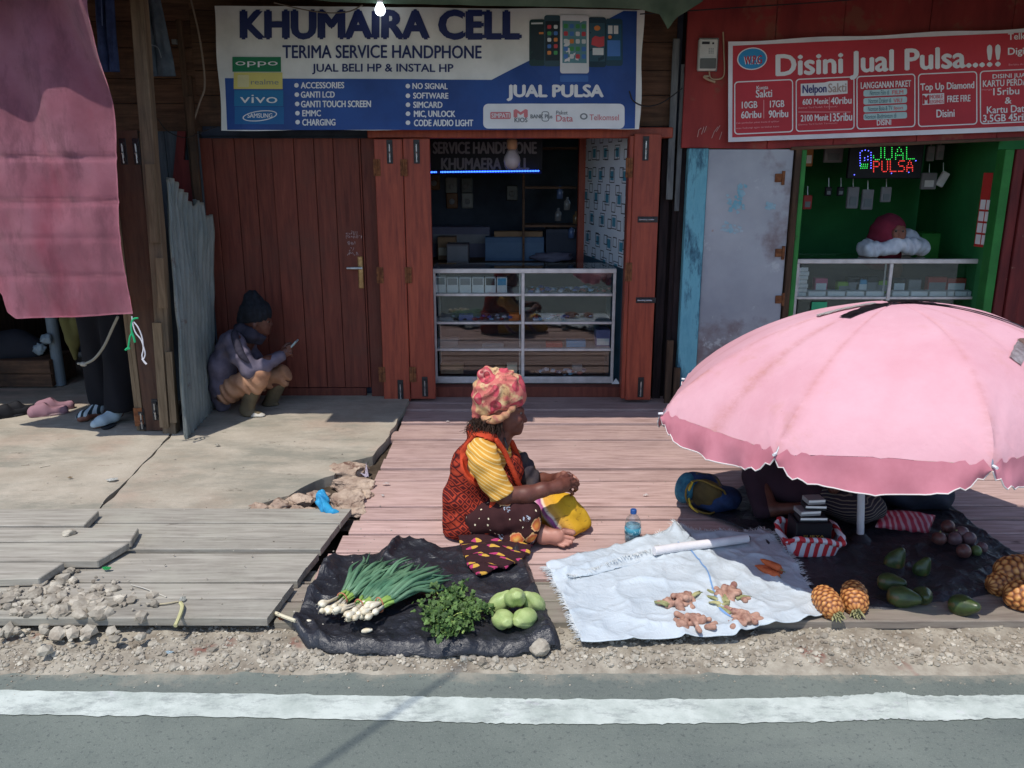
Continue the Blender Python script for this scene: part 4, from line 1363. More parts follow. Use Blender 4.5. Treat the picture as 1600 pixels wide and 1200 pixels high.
# dark sign inside with a strip of blue leds
isg = T('inner_sign', 'dim grey lettered sign with a glowing blue light strip inside the red shop', 'sign', P(758, 272, 7.5))
s3 = Sign(7.5)
bm = bmesh.new(); pbox(bm, 668, 216, 848, 266, 7.505, .02); obj('sign_board', bm, plain('sign_black', srgb(26, 28, 36)), isg)
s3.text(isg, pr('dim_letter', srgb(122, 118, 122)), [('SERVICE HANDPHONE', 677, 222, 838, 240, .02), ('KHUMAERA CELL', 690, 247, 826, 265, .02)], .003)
bm = bmesh.new(); pbox(bm, 671, 266.5, 846, 271.5, 7.47, .03, .002); st_ = obj('light_strip', bm, plain('strip_blue', srgb(30, 40, 120)), isg)
bm = bmesh.new()
x = 674
while x < 843:
    if not 683 < x < 687: ico(bm, P(x, 269 - (x - 674) * .012, 7.468), .0055, 1, sc=(1, .6, 1.4))
    x += 2.5
tag(obj('led', bm, emit('blue_led', (.03, .12, 1.0), 5), st_), kind='stuff')
# dotted JUAL PULSA sign
DY = 7.0
js = T('led_sign', 'black dot-lit sign reading JUAL PULSA in green and red, hanging in the green window', 'sign', P(1384, 278, DY))
bm = bmesh.new(); pbox(bm, 1326, 222, 1442, 279, DY, .03, .006); obj('sign_board', bm, plain('led_black', srgb(22, 24, 30)), js)
G5 = {'J': '00001 00001 00001 00001 10001 10001 01110', 'U': '10001 10001 10001 10001 10001 10001 01110', 'A': '00100 01010 01010 10001 11111 10001 10001',
      'L': '10000 10000 10000 10000 10000 10000 11111', 'P': '11110 10001 10001 11110 10000 10000 10000', 'S': '01111 10000 10000 01110 00001 00001 11110'}
def dots(word, x0, y0, x1, y1):
    n_ = len(word); cw = (x1 - x0) / (n_ * 6 - 1); o = []
    for i, ch in enumerate(word):
        for r_, row in enumerate(G5[ch].split()):
            for c_, b in enumerate(row):
                if b == '1': o.append((x0 + (i * 6 + c_) * cw, y0 + (y1 - y0) * r_ / 6))
    return o
def dotmesh(name, pts, c, st, r=.0043):
    bm = bmesh.new()
    for x, y in pts: ico(bm, P(x, y - (x - 1384) * .02, DY - .002), r, 1, sc=(1, .5, 1))
    return tag(obj(name, bm, emit(name, c, st), js), kind='stuff')
dotmesh('green_led', dots('JUAL', 1365, 231, 1431, 249) + [(1345 + k * 3.2 + j * .5, 262 - j * 3) for k in range(4) for j in range(3)], (.04, .8, .12), 1.0)
dotmesh('red_led', dots('PULSA', 1365, 252, 1428, 268), (1.0, .06, .05), 1.0)
bl_ = [(1344, y) for y in range(238, 262, 4)] + [(1361, y) for y in range(238, 266, 4)] + [(1347, 235), (1352, 234), (1357, 235), (1351, 246), (1351, 250), (1356, 244), (1356, 249)]
dotmesh('blue_led', bl_ + [(1335, 272), (1393, 271), (1420, 270), (1431, 252), (1385, 226)], (.1, .12, 1.0), 3)
# green sheet under the eave and wires over the fronts
bm = bmesh.new()
cf = coons([P(430, -60, 5.9), P(1110, -60, 5.9)], [P(1110, -60, 5.9), P(1098, 2, 5.98)],
           [P(440, -6, 5.98), P(520, 3, 6.0), P(620, 6, 6.02), P(760, 9, 6.03), P(900, 11, 6.03), P(1000, 14, 6.03), P(1030, 22, 6.03), P(1043, 47, 6.03), P(1056, 28, 6.03), P(1098, 2, 5.98)], [P(430, -60, 5.9), P(440, -6, 5.98)])
grid(bm, lambda u, v: cf(u, v) + Vector((0, .03 * noise.noise(Vector((u * 14, v * 2, 1))), 0)), 80, 10)
tag(obj('green_tarpaulin', bm, mat('green_sheet', srgb(98, 124, 104), srgb(76, 100, 84), scale=4, rough=.6, spec=.3), smooth=True), 'pale green plastic sheet sagging under the eave above the blue banner', 'tarpaulin')
def wire(pts, Y, r, lab, c=srgb(40, 38, 38)):
    bm = bmesh.new()
    tube(bm, spline([P(x, y, Y + d) for x, y, d in pts], 40), r, 6)
    tag(obj('wire', bm, plain('wire_grey', c)), lab, 'wire')
wire([(428, 4, -.05), (470, 14, 0), (510, 20, .0), (545, 18, 0), (566, 8, -.05)], 6.08, .004, 'thin brown wire drooping in front of the top edge of the blue banner', srgb(120, 110, 96))
wire([(983, 142, 0), (990, 158, 0), (1010, 166, 0), (1035, 160, .05), (1066, 138, .1)], 6.1, .005, 'grey cable looping from the blue banner right edge towards the red kiosk')
wire([(296, -10, 0), (312, 60, 0), (320, 130, 0), (312, 160, 0), (299, 200, 0)], 6.2, .007, 'bent pale conduit hanging down the dark boards left of the blue banner', srgb(132, 118, 104))
wire([(246, 185, -.05), (262, 205, 0), (290, 215, 0), (318, 205, 0), (338, 198, .1)], 6.05, .0035, 'thin black wire sagging below the grey trousers left of the red planks')
wire([(1000, 22, 0), (1150, 12, 0), (1300, 2, 0), (1420, -8, 0)], 6.1, .004, 'thin black wire running under the eave above the red price banner')

# ================================================================== SHOP FITTINGS AND HANGINGS
def display_case(name, label, x0, x1, Yf, z0, z1, dep, mids, shelves, top_over=.0):
    t = T(name, label, 'display case', ((x0 + x1) / 2, Yf, z0))
    b = .024
    def bar(nm, *a):
        bm = bmesh.new(); box(bm, *a, .003); return obj(nm, bm, M['alu'], t)
    for x in (x0, x1 - b):
        bar('frame_post', x, x + b, Yf, Yf + b, z0, z1)
        bar('frame_post', x, x + b, Yf + dep, Yf + dep + b, z0, z1)
    bar('frame_rail', x0, x1, Yf - .004, Yf + b + .004, z1 + .001, z1 + .036)
    bar('frame_rail', x0 + b, x1 - b, Yf, Yf + b, z0, z0 + .055)
    bm = bmesh.new()
    for k in range(2): box(bm, x0 + b, x1 - b, Yf - .006, Yf - .001, z0 + .010 + .02 * k, z0 + .020 + .02 * k, .001)
    obj('runner', bm, M['alu'], t)
    for m in mids: bar('frame_post', m - .013, m + .013, Yf, Yf + b, z0 + .056, z1)
    for m in mids:
        bar('frame_post', m - .03, m - .016, Yf + .05, Yf + .06, z0 + .056, z1)
    for z in shelves:
        bar('shelf', x0 + b + .001, x1 - b - .001, Yf + .008, Yf + dep, z - .011, z + .010)
    e = [x0 + b] + list(mids) + [x1 - b]
    for a, c in zip(e, e[1:]):
        bm = bmesh.new()
        box(bm, a + .014, c - .014, Yf + .0105, Yf + .0135, z0 + .058, z1 - .001)
        obj('glass_pane', bm, M['glass'], t)
    bm = bmesh.new(); box(bm, x0 - .004, x1 + .004, Yf + .03, Yf + dep + b, z1 + .026, z1 + .034, .002); obj('glass_top', bm, M['glass'], t)
    bm = bmesh.new(); box(bm, x0 + b, x1 - b, Yf + dep + .005, Yf + dep + .012, z0, z1 - .01); obj('back_board', bm, mat('case_back', srgb(64, 58, 60), rough=.7), t)
    return t
CY = 6.56
cz0, cz1 = ZP(599, CY), ZP(427, CY)
cx0, cx1 = XP(677, 500, CY), XP(961, 500, CY)
mid = XP(817, 500, CY)
shz = [ZP(461, CY), ZP(505, CY), ZP(547, CY)]
display_case('glass_counter', 'glass fronted aluminium counter with three shelves in the red shop doorway', cx0, cx1, CY, cz0, cz1, .42, [mid], shz)
def carton(name, label, cat, x0, x1, Y, dep, z0, h, mt, group=None, face=None, label_mt=None):
    t = T(name, label, cat, ((x0 + x1) / 2, Y, z0), group)
    bm = bmesh.new(); box(bm, x0, x1, Y, Y + dep, z0, z0 + h, .002); obj('carton', bm, mt, t)
    if face:
        bm = bmesh.new()
        box(bm, x0 + .008, x1 - .008, Y - .0012, Y + .001, z0 + h * face[0], z0 + h * face[1]); obj('printed_face', bm, label_mt, t)
    bm = bmesh.new(); box(bm, x0 + .001, x1 - .001, Y + .001, Y + dep - .001, z0 + h + .0005, z0 + h + .003, .001); obj('lid', bm, mt, t)
    return t
M['c_grey'] = plain('grey_card', srgb(140, 138, 140)); M['c_black'] = plain('black_card', srgb(40, 40, 48)); M['c_cream'] = plain('cream_card', srgb(214, 200, 176))
M['c_blue'] = plain('blue_card', srgb(90, 160, 196)); M['c_red'] = plain('red_card', srgb(176, 64, 60)); M['c_tan'] = plain('tan_card', srgb(150, 116, 84))
M['c_pink'] = plain('pink_card', srgb(206, 96, 130)); M['c_lime'] = plain('lime_card', srgb(130, 170, 60)); M['c_violet'] = plain('violet_card', srgb(120, 118, 160)); M['c_orange'] = plain('orange_card', srgb(206, 110, 60))
s0 = shz[0] + .011
xb = [679.5, 697.5, 717, 737, 757, 775.5, 793]
for i in range(6):
    top = 434 if i else 433
    carton('phone_box', ['white phone box at the left end of the counter top shelf', 'second white phone box from the left on the counter top shelf', 'third white phone box from the left on the counter top shelf', 'fourth white phone box from the left on the counter top shelf',
                         'white phone box with a black top half on the counter shelf', 'white phone box with a blue picture at the right of the row'][i], 'phone box',
           XP(xb[i], 445, CY + .06) + .004, XP(xb[i + 1], 445, CY + .06) - .004, CY + .05, .07, s0, ZP(top, CY + .05) - s0, M['white_card'] , 'phone boxes on the counter shelf',
           (.5, .97) if i > 3 else (.52, .96), [M['p_grey'], M['c_grey'], M['c_grey'], M['c_grey'], M['c_black'], M['c_blue']][i])
rnd = random.Random(21)
def on_shelf(px, ybase, wpx, hpx, Y, mt, label, name='small_carton', cat='carton', dep=.08, z0=None, face=None, fm=None):
    z0 = (s0 if z0 is None else z0)
    k = FPX / (Y * CT + (CAMH - z0) * ST)
    x = XP(px, ybase, Y)
    return carton(name, label, cat, x - wpx / k / 2, x + wpx / k / 2, Y, dep, z0, hpx / k, mt, None, face, fm)
z1_, z2_, z3_ = shz[1] + .011, shz[2] + .011, cz0 + .056
on_shelf(942, 535, 22, 26, CY + .08, M['c_violet'], 'pale violet carton at the right end of the third counter shelf', z0=z2_, dep=.14, face=(.1, .5), fm=M['white_card'])
on_shelf(900, 540, 30, 10, CY + .06, M['c_blue'], 'flat light blue carton on the third counter shelf', z0=z2_)
on_shelf(866, 542, 26, 7, CY + .05, M['c_red'], 'flat red carton on the third counter shelf', z0=z2_)
on_shelf(770, 542, 34, 6, CY + .05, M['c_grey'], 'flat grey carton on the third counter shelf', z0=z2_)
on_shelf(700, 541, 32, 12, CY + .08, M['c_grey'], 'grey carton at the left end of the third counter shelf', z0=z2_)
on_shelf(728, 498, 22, 9, CY + .05, M['c_violet'], 'small violet carton on the second counter shelf', z0=z1_)
on_shelf(805, 498, 20, 10, CY + .05, M['c_orange'], 'small orange carton on the second counter shelf', z0=z1_)
on_shelf(694, 500, 26, 4, CY + .05, M['c_grey'], 'flat grey carton on the second counter shelf', z0=z1_)
on_shelf(781, 583, 16, 13, CY + .06, M['c_tan'], 'small framed brown carton behind the scarf on the lowest shelf', z0=z3_, face=(.15, .85), fm=M['c_black'])
on_shelf(800, 584, 16, 16, CY + .06, M['c_cream'], 'cream square carton on the lowest counter shelf', z0=z3_)
on_shelf(902, 585, 15, 13, CY + .10, M['c_grey'], 'small grey carton on the lowest counter shelf', z0=z3_)
on_shelf(706, 586, 36, 14, CY + .1, M['c_tan'], 'low tan carton at the left of the lowest shelf', z0=z3_)
def trinkets(px0, px1, z, n, lab, seed, spread=.12):
    rnd = random.Random(seed)
    V = bmesh.new()
    for _ in range(n):
        px = rnd.uniform(px0, px1); Y = CY + .05 + rnd.random() * spread
        ico(V, Vector((XP(px, 450, Y), Y, z + rnd.uniform(.006, .03))), rnd.uniform(.01, .024), 1, .5, (1.2, 1, .7), 2, rnd.random() * 9)
    n_ = NT('trinkets')
    g = n_.n('ShaderNodeNewGeometry')
    c = n_.ramp(g.outputs['Random Per Island'], [(0, srgb(60, 40, 40)), (.25, srgb(70, 80, 140)), (.45, srgb(200, 190, 200)), (.6, srgb(40, 40, 46)), (.75, srgb(120, 160, 190)), (.9, srgb(150, 60, 60))], 'CONSTANT')
    o = obj('trinkets', V, n_.done(c, .35, .5))
    tag(o, lab, 'trinkets', None, 'stuff')
trinkets(824, 952, s0, 90, 'heap of small shiny earphones and trinkets on the counter top shelf', 3)
trinkets(835, 930, z1_, 26, 'scattered small trinkets on the second counter shelf', 4)
trinkets(700, 810, z1_, 30, 'dark scattered trinkets on the left of the second counter shelf', 8)
trinkets(840, 915, z3_, 40, 'small silvery packets on the lowest counter shelf', 5)
# back of the red shop
def bbox_(name, label, cat, px0, py0, px1, py1, Y, dep, mt, face=None, fm=None):
    x0, x1 = XP(px0, (py0 + py1) / 2, Y), XP(px1, (py0 + py1) / 2, Y)
    return carton(name, label, cat, x0, x1, Y, dep, ZP(py1, Y), ZP(py0, Y) - ZP(py1, Y), mt, None, face, fm)
tb = T('inner_table', 'long low work bench inside the red shop behind the glass counter', 'bench', (0, 7.9, 0))
bm = bmesh.new(); box(bm, XP(560, 400, 7.9), XP(905, 400, 7.9), 7.75, 8.5, ZP(411, 7.75) - .03, ZP(411, 7.75), .004); obj('table_top', bm, M['board_brown'], tb)
for x in (XP(580, 400, 7.9), XP(890, 400, 7.9)):
    bm = bmesh.new(); box(bm, x, x + .05, 7.9, 7.95, .076, ZP(411, 7.75) - .031); obj('leg', bm, M['board_brown'], tb)
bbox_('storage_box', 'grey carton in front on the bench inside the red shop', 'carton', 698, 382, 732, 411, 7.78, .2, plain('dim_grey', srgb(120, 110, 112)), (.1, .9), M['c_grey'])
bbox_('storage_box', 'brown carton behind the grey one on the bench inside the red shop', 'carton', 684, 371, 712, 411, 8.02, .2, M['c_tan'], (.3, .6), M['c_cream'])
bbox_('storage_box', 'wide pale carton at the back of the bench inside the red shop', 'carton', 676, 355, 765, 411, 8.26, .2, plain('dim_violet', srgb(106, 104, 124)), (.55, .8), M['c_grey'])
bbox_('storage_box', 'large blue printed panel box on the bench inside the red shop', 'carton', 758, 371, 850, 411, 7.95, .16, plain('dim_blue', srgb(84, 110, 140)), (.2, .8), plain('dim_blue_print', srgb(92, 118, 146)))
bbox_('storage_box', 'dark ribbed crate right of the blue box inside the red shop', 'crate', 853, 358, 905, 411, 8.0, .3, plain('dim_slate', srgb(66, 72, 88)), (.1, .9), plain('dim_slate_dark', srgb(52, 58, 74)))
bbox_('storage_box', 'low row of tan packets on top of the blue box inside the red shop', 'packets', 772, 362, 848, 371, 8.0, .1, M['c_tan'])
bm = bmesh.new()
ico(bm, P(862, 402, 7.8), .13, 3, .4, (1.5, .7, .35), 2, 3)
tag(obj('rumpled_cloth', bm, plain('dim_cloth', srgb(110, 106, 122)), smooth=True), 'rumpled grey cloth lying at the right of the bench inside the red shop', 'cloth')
rnd = random.Random(4)
for i, (px, py) in enumerate(((678, 283), (705, 288), (729, 288), (706, 312), (730, 312), (800, 300))):
    p = P(px, py, 8.86)
    t = T('hanging_packet', ['upper left small packet hung at the left of the back wall of the red shop', 'packet hung in the middle of the upper row inside the red shop', 'packet hung at the right of the upper row inside the red shop',
                             'packet hung below the middle one inside the red shop', 'packet hung below the right one inside the red shop', 'lone packet hung right of the others on the back wall inside the red shop'][i], 'packet', p, 'packets on the back wall of the red shop')
    bm = bmesh.new(); box(bm, p.x - .06, p.x + .06, p.y, p.y + .03, p.z - .09, p.z + .07, .01); obj('pack', bm, plain('packet_%d' % i, [srgb(120, 80, 50), srgb(140, 140, 140), srgb(70, 74, 80)][i % 3], .3), t)
    bm = bmesh.new(); ico(bm, p + Vector((0, -.005, -.02)), .03, 2, 0, (1, .4, 1)); obj('blister', bm, M['c_grey'], t)
for i, (px, py) in enumerate(((875, 300), (886, 318), (900, 340), (893, 362), (872, 335))):
    p = P(px, py, 7.95)
    bm = bmesh.new()
    tube(bm, [p + Vector((0, 0, -.06)), p + Vector((0, 0, .02)), p + Vector((0, 0, .035)), p + Vector((0, 0, .06))], [.03, .03, .012, .012], 10)
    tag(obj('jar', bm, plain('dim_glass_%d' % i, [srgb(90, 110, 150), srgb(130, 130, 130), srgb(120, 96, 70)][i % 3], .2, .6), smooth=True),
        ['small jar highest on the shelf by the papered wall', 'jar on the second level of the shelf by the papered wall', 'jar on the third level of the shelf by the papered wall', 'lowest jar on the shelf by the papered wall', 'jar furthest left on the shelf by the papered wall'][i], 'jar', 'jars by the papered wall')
p = P(962, 606, 6.5)
bm = bmesh.new()
a = Vector((p.x, 6.53, .092))
for d in ((-.02, 0, 0), ): pass
vs = [bm.verts.new(a + Vector(q)) for q in ((-.03, 0, 0), (.04, 0, 0), (.01, .05, 0), (.005, .015, .045))]
for f in ((0, 1, 3), (1, 2, 3), (2, 0, 3), (0, 2, 1)): bm.faces.new([vs[i] for i in f])
tag(obj('paper_scrap', bm, M['white_card']), 'crumpled scrap of white paper on the threshold right of the glass counter', 'paper')

# ------------------------------------------------------------------ kiosk on the right: counter and goods
KY = 6.52
kz1 = ZP(412, KY)
kx0, kx1 = XP(1243, 440, KY), XP(1548, 440, KY)
kshelf = ZP(466, KY)
display_case('kiosk_counter', 'glass and aluminium counter stocked with white boxes inside the green kiosk', kx0, kx1, KY, .1, kz1, .42, [XP(1391, 440, KY)], [kshelf, ZP(520, KY)])
zk = kshelf + .011
for i in range(7):
    carton('white_box', ['lowest', 'second lowest', 'third lowest', 'middle', 'third highest', 'second highest', 'topmost'][i] + ' white box of the stack at the left end of the kiosk counter', 'phone box',
           XP(1246, 440, KY + .05), XP(1261 + (i % 3), 440, KY + .05), KY + .045, .09, zk + i * .0325, .028, M['white_card'], 'stack of white boxes in the kiosk counter')
wx = [(1263, 1290), (1293, 1320), (1323, 1350), (1353, 1381), (1394, 1420), (1423, 1449), (1452, 1478), (1480, 1490), (1492, 1510), (1512, 1526), (1528, 1539)]
for i, (a, b) in enumerate(wx):
    carton('white_box', 'flat white box, %s in the kiosk counter row' % (['leftmost', 'second from left', 'third from left', 'fourth from left', 'first right of the middle post', 'second right of the middle post', 'third right of the middle post', 'narrowest', 'fourth from the right end', 'second from the right end', 'rightmost'][i]),
           'phone box', XP(a, 460, KY + .05), XP(b, 460, KY + .05), KY + .045, .09, zk, .034, M['white_card'], 'flat white boxes in the kiosk counter')
kg = [(1282, 16, 'c_pink', 'pink packet lying on the white boxes in the kiosk counter'), (1318, 10, 'c_lime', 'lime green packet in the kiosk counter left half'), (1333, 18, 'c_black', 'dark packet with blue edge in the kiosk counter'),
      (1345, 14, 'c_blue', 'light blue packet in the kiosk counter'), (1362, 18, 'c_black', 'black upright phone case in the kiosk counter'), (1376, 12, 'c_lime', 'lime green packet beside the middle post of the kiosk counter'),
      (1404, 16, 'c_black', 'black packet right of the middle post in the kiosk counter'), (1428, 14, 'c_grey', 'grey packet in the kiosk counter right half'), (1462, 18, 'c_red', 'red brown carton in the kiosk counter right half'), (1492, 16, 'c_red', 'second red brown carton near the right end of the kiosk counter')]
for i, (px, h, m_, lab) in enumerate(kg):
    x = XP(px, 450, KY + .18)
    carton('packet', lab, 'packet', x - .05 - .02 * (m_ == 'c_red'), x + .05 + .03 * (m_ == 'c_red'), KY + .17, .06, zk, .04 + h * .005, M[m_], None, (.2, .7), M['white_card'] if i % 3 == 0 else M['c_grey'])
bm = bmesh.new(); pbox(bm, 1268, 472, 1292, 488, KY - .008, .004, .001)
tag(obj('price_note', bm, plain('note_green', srgb(60, 170, 120))), 'small green note stuck on the kiosk counter glass just above the umbrella', 'note')
# green box and red card strip
bbox_('green_crate', 'bright green box standing behind the right of the kiosk counter', 'box', 1438, 365, 1514, 412, 7.5, .25, plain('leaf_green', srgb(66, 150, 62)), (.1, .9), plain('leaf_green_face', srgb(76, 160, 70)))
rc = T('card_strip', 'red and white hanging strip of card packets on the green wall by the kiosk edge', 'card strip', P(1548, 385, 6.45))
p0, p1 = P(1537, 272, 6.55), P(1558, 272, 6.42)
def rcp(u, z): return Vector((p0.x + (p1.x - p0.x) * u, p0.y + (p1.y - p0.y) * u, z))
za, zb_ = ZP(270, 6.48), ZP(386, 6.48)
bm = bmesh.new(); hexa(bm, [rcp(0, za), rcp(1, za), rcp(1, zb_), rcp(0, zb_)], [q + Vector((.006, .006, 0)) for q in (rcp(0, za), rcp(1, za), rcp(1, zb_), rcp(0, zb_))]); obj('backing_card', bm, plain('card_red', srgb(190, 56, 50)), rc)
for i in range(4):
    for j in range(2):
        bm = bmesh.new(); a, b = .08 + .46 * j, .46 + .46 * j
        zt2 = za - (za - zb_) * (.36 + .158 * i); zb2 = zt2 - (za - zb_) * .13
        q = [rcp(a, zt2), rcp(b, zt2), rcp(b, zb2), rcp(a, zb2)]
        hexa(bm, [k + Vector((-.004, -.004, 0)) for k in q], [k + Vector((-.001, -.001, 0)) for k in q]); obj('card_packet', bm, M['white_card'], rc)
hk = [(1264, 228, 14, 32, 'p_orange', 'orange and white packet hung highest at the left inside the kiosk'), (1303, 228, 30, 26, 'c_grey', 'grey wide packet hung next to the orange one inside the kiosk'), (1262, 305, 14, 22, 'c_red', 'red packet hung low at the left inside the kiosk'),
      (1333, 292, 18, 34, 'c_grey', 'grey packet hung left below the dotted sign'), (1356, 296, 18, 32, 'c_grey', 'grey packet hung below the middle of the dotted sign'), (1385, 292, 16, 24, 'c_grey', 'short grey packet hung below the right of the dotted sign'),
      (1455, 228, 12, 24, 'c_grey', 'narrow grey packet hung right of the dotted sign'), (1470, 226, 12, 24, 'c_grey', 'second narrow grey packet hung right of the dotted sign'), (1452, 270, 24, 26, 'c_grey', 'white cable packet hung right below the dotted sign'), (1474, 268, 12, 24, 'white_card', 'white slanting packet hung right below the dotted sign'),
      (1295, 292, 10, 14, 'c_black', 'small dark packet with a silver tip inside the kiosk'), (1314, 292, 10, 14, 'c_black', 'second small dark packet with a silver tip inside the kiosk')]
M['p_orange'] = plain('packet_orange', srgb(180, 120, 70))
for i, (px, py, a, b, m_, lab) in enumerate(hk):
    Y = 7.25
    t = T('hanging_packet', lab, 'packet', P(px, py + b / 2, Y), 'packets hung in the kiosk')
    bm = bmesh.new()
    pbox(bm, px - a / 2, py, px + a / 2, py + b, Y, .03, .006)
    if i == 9:
        c = P(px, py + b / 2, Y)
        bmesh.ops.rotate(bm, verts=bm.verts, cent=c, matrix=Matrix.Rotation(.45, 3, 'Y'))
    obj('pack', bm, M[m_], t)
    if i != 9:
        bm = bmesh.new(); pbox(bm, px - a * .3, py + b * .45, px + a * .3, py + b * .85, Y - .006, .005, .001); obj('blister', bm, M['white_card'] if i in (0, 8) else M['p_grey'], t)
    bm = bmesh.new(); tube(bm, [P(px, py, Y + .01), P(px, py - 14, Y + .02)], .004, 6); obj('hook', bm, M['steel'], t)

# ------------------------------------------------------------------ cloth hanging at the left
n = NT('pink_cloth')
v = n.coords()
c = n.ramp(n.noise(v, 2.5, 6, .6), [(.3, srgb(170, 104, 118)), (.7, srgb(200, 136, 150))])
c = n.mix(c, srgb(150, 96, 108), n.ramp(n.noise(n.coords((1.5, 1, .5)), 5, 7, .75), [(.48, (0, 0, 0)), (.62, (.7, .7, .7))]))
c = n.mix(c, srgb(186, 60, 84), n.ramp(n.noise(n.coords((1, 1, .4)), 1.6, 4, .6), [(.58, (0, 0, 0)), (.72, (.5, .5, .5))]))
wv = n.n('ShaderNodeTexWave'); wv.inputs['Scale'].default_value = 160; wv.inputs['Distortion'].default_value = 3; n.l(v, wv.inputs[0])
b1 = n.bump(n.noise(v, 120, 3, .7), .35, .003)
n.bump(wv.outputs[0], .12, .002, b1)
M['pink_cloth'] = n.done(c, .95, .1)
n.b.inputs['Sheen Weight'].default_value = .3
CYp = 5.0
cf = coons([P(-230, -70, CYp), P(146, -40, CYp)], [P(146, -40, CYp), P(149, 40, CYp), P(160, 140, CYp), P(173, 235, CYp), P(176, 262, CYp), P(186, 350, CYp), P(196, 420, CYp), P(209, 490, CYp)],
           [P(-230, 320, CYp), P(-90, 410, CYp), P(-10, 446, CYp), P(4, 462, CYp), P(14, 488, CYp), P(28, 498, CYp), P(110, 497, CYp), P(209, 491, CYp)], [P(-230, -70, CYp), P(-230, 320, CYp)])
def cloth(u, v):
    p = cf(u, v)
    x, z = p.x, p.z
    d = 0
    for zc, a in ((ZP(246, 5), .012), (ZP(316, 5), .012), (ZP(372, 5), .005), (ZP(432, 5), .006)):      # creases from folding
        d += a * math.exp(-((z - zc) / .016) ** 2)
    # a long soft drape from the upper corner
    s_ = (x + 2.46) * .9 + (z - 2.4) * .46
    d += .10 * math.exp(-(s_ / .12) ** 2) - .06 * math.exp(-((s_ - .24) / .12) ** 2) * min(1, max(0, (z - 1.2) / .8))
    d += .055 * fbm((x * 2.4 + z * .6, z * 1.1, 4), 3) + .012 * math.sin(x * 17 + z * 2.2) * min(1, max(0, (z - .9))) + .008 * noise.noise(Vector((x * 9, z * 4, 1)))
    return p + Vector((0, d, 0))
bm = bmesh.new()
grid(bm, cloth, 150, 120)
bmesh.ops.solidify(bm, geom=list(bm.faces), thickness=.003)
pc = T('pink_cloth', 'large faded pink cloth hanging from the eave across the left shop', 'cloth', P(100, 497, CYp))
obj('cloth_sheet', bm, M['pink_cloth'], pc, True)
def cord(parent, name, pts, r, c, Y=4.985):
    bm = bmesh.new()
    tube(bm, spline([P(x, y, Y + (d[0] if d else 0)) for x, y, *d in pts], 30), r, 6)
    return obj(name, bm, plain('cord', c, .8), parent)
cord(pc, 'green_string', [(216, 497), (208, 499), (205, 510), (206, 520), (203, 527), (201, 540), (200, 546)], .006, srgb(40, 168, 110))
cord(pc, 'green_string', [(206, 519), (209, 527), (211, 535)], .007, srgb(40, 168, 110))
cord(pc, 'green_string', [(196, 547), (200, 544), (203, 545)], .007, srgb(40, 168, 110))
cord(pc, 'white_string', [(206, 494), (208, 508), (212, 520), (220, 530), (224, 541), (227, 553), (224, 561), (222, 555), (224, 545), (222, 527), (216, 512), (209, 503)], .004, srgb(214, 212, 216))
cord(pc, 'white_string', [(222, 560), (226, 566), (229, 569)], .006, srgb(214, 212, 216))
rp = obj('rope', (lambda bm: (tube(bm, spline([P(184, 495, 5.30), P(176, 512, 5.34), P(163, 540, 5.4), P(148, 560, 5.46), P(133, 568, 5.5), P(122, 568, 5.54)], 30), .009, 8), bm)[1])(bmesh.new()), plain('rope_grey', srgb(150, 146, 134), .9))
tag(rp, 'slack grey rope slanting down to a knot below the pink cloth', 'rope')
bm = bmesh.new()
ico(bm, P(130, 569, 5.5), .018, 2, .5, (1.2, .8, .9), 2, 1)
kn = obj('knot', bm, plain('rope_knot', srgb(170, 164, 152), .9), rp, True)
# unseen sheet added above the cloth, cut to throw a curved shade on it
bm = bmesh.new()
e = []
for i in range(41):
    u = i / 40
    q = P(-240 + 430 * u, 0, CYp)
    zz = None
    # shade edge wanted on the cloth, in photo pixels
    px = -240 + 430 * u
    py = 172 - (px / 180.0) ** 2.2 * 172 if px > 0 else 172 + .12 * -px
    t = P(px, max(py, -40), CYp) + SUN * .62
    e.append(t)
# (the added sheet rises from this edge towards the eave)
top = [q + Vector((0, .0, .75)) for q in e]
lo_v = [bm.verts.new(q) for q in e]
hi_v = [bm.verts.new(Vector((q.x, q.y + .35, 3.25))) for q in e]
for i in range(40): bm.faces.new((lo_v[i], lo_v[i + 1], hi_v[i + 1], hi_v[i]))
bmesh.ops.solidify(bm, geom=list(bm.faces), thickness=.004)
aw = obj('shade_swag', bm, plain('shade_swag_grey', srgb(120, 120, 124)))
AW = [(q.x, q.y, q.z) for q in e]
tag(aw, 'unseen grey sheet added above the pink cloth to cast its curved shade', 'shade_swag')

# jeans and trousers under the left eave
def trousers(name, lab, pts_l, Y, mt, legs=2):
    t = T(name, lab, 'trousers', P((pts_l[0][0] + pts_l[0][1]) / 2, pts_l[-1][2], Y))
    bm = bmesh.new()
    ys = [q[2] for q in pts_l]
    def f(u, v):
        k = v * (len(pts_l) - 1); i = min(int(k), len(pts_l) - 2); fr = k - i
        a0 = pts_l[i][0] + (pts_l[i + 1][0] - pts_l[i][0]) * fr
        a1 = pts_l[i][1] + (pts_l[i + 1][1] - pts_l[i][1]) * fr
        yy = ys[i] + (ys[i + 1] - ys[i]) * fr
        p = P(a0 + (a1 - a0) * u, yy, Y)
        ff = abs(math.sin(u * math.pi * legs)) ** .5
        return p, ff, Vector((u * 5, v * 4, Y))
    grid(bm, lambda u, v: f(u, v)[0] + Vector((0, -.03 * f(u, v)[1] + .02 * noise.noise(f(u, v)[2]), 0)), 36, 40)
    grid(bm, lambda u, v: f(1 - u, v)[0] + Vector((0, .03 * f(1 - u, v)[1] + .001, 0)), 36, 40)
    bmesh.ops.remove_doubles(bm, verts=bm.verts, dist=.002)
    obj('legs', bm, mt, t, True)
    return t
dj = mat('denim', srgb(70, 92, 140), srgb(48, 66, 108), scale=12, rough=.9, bump=.3, bscale=90)
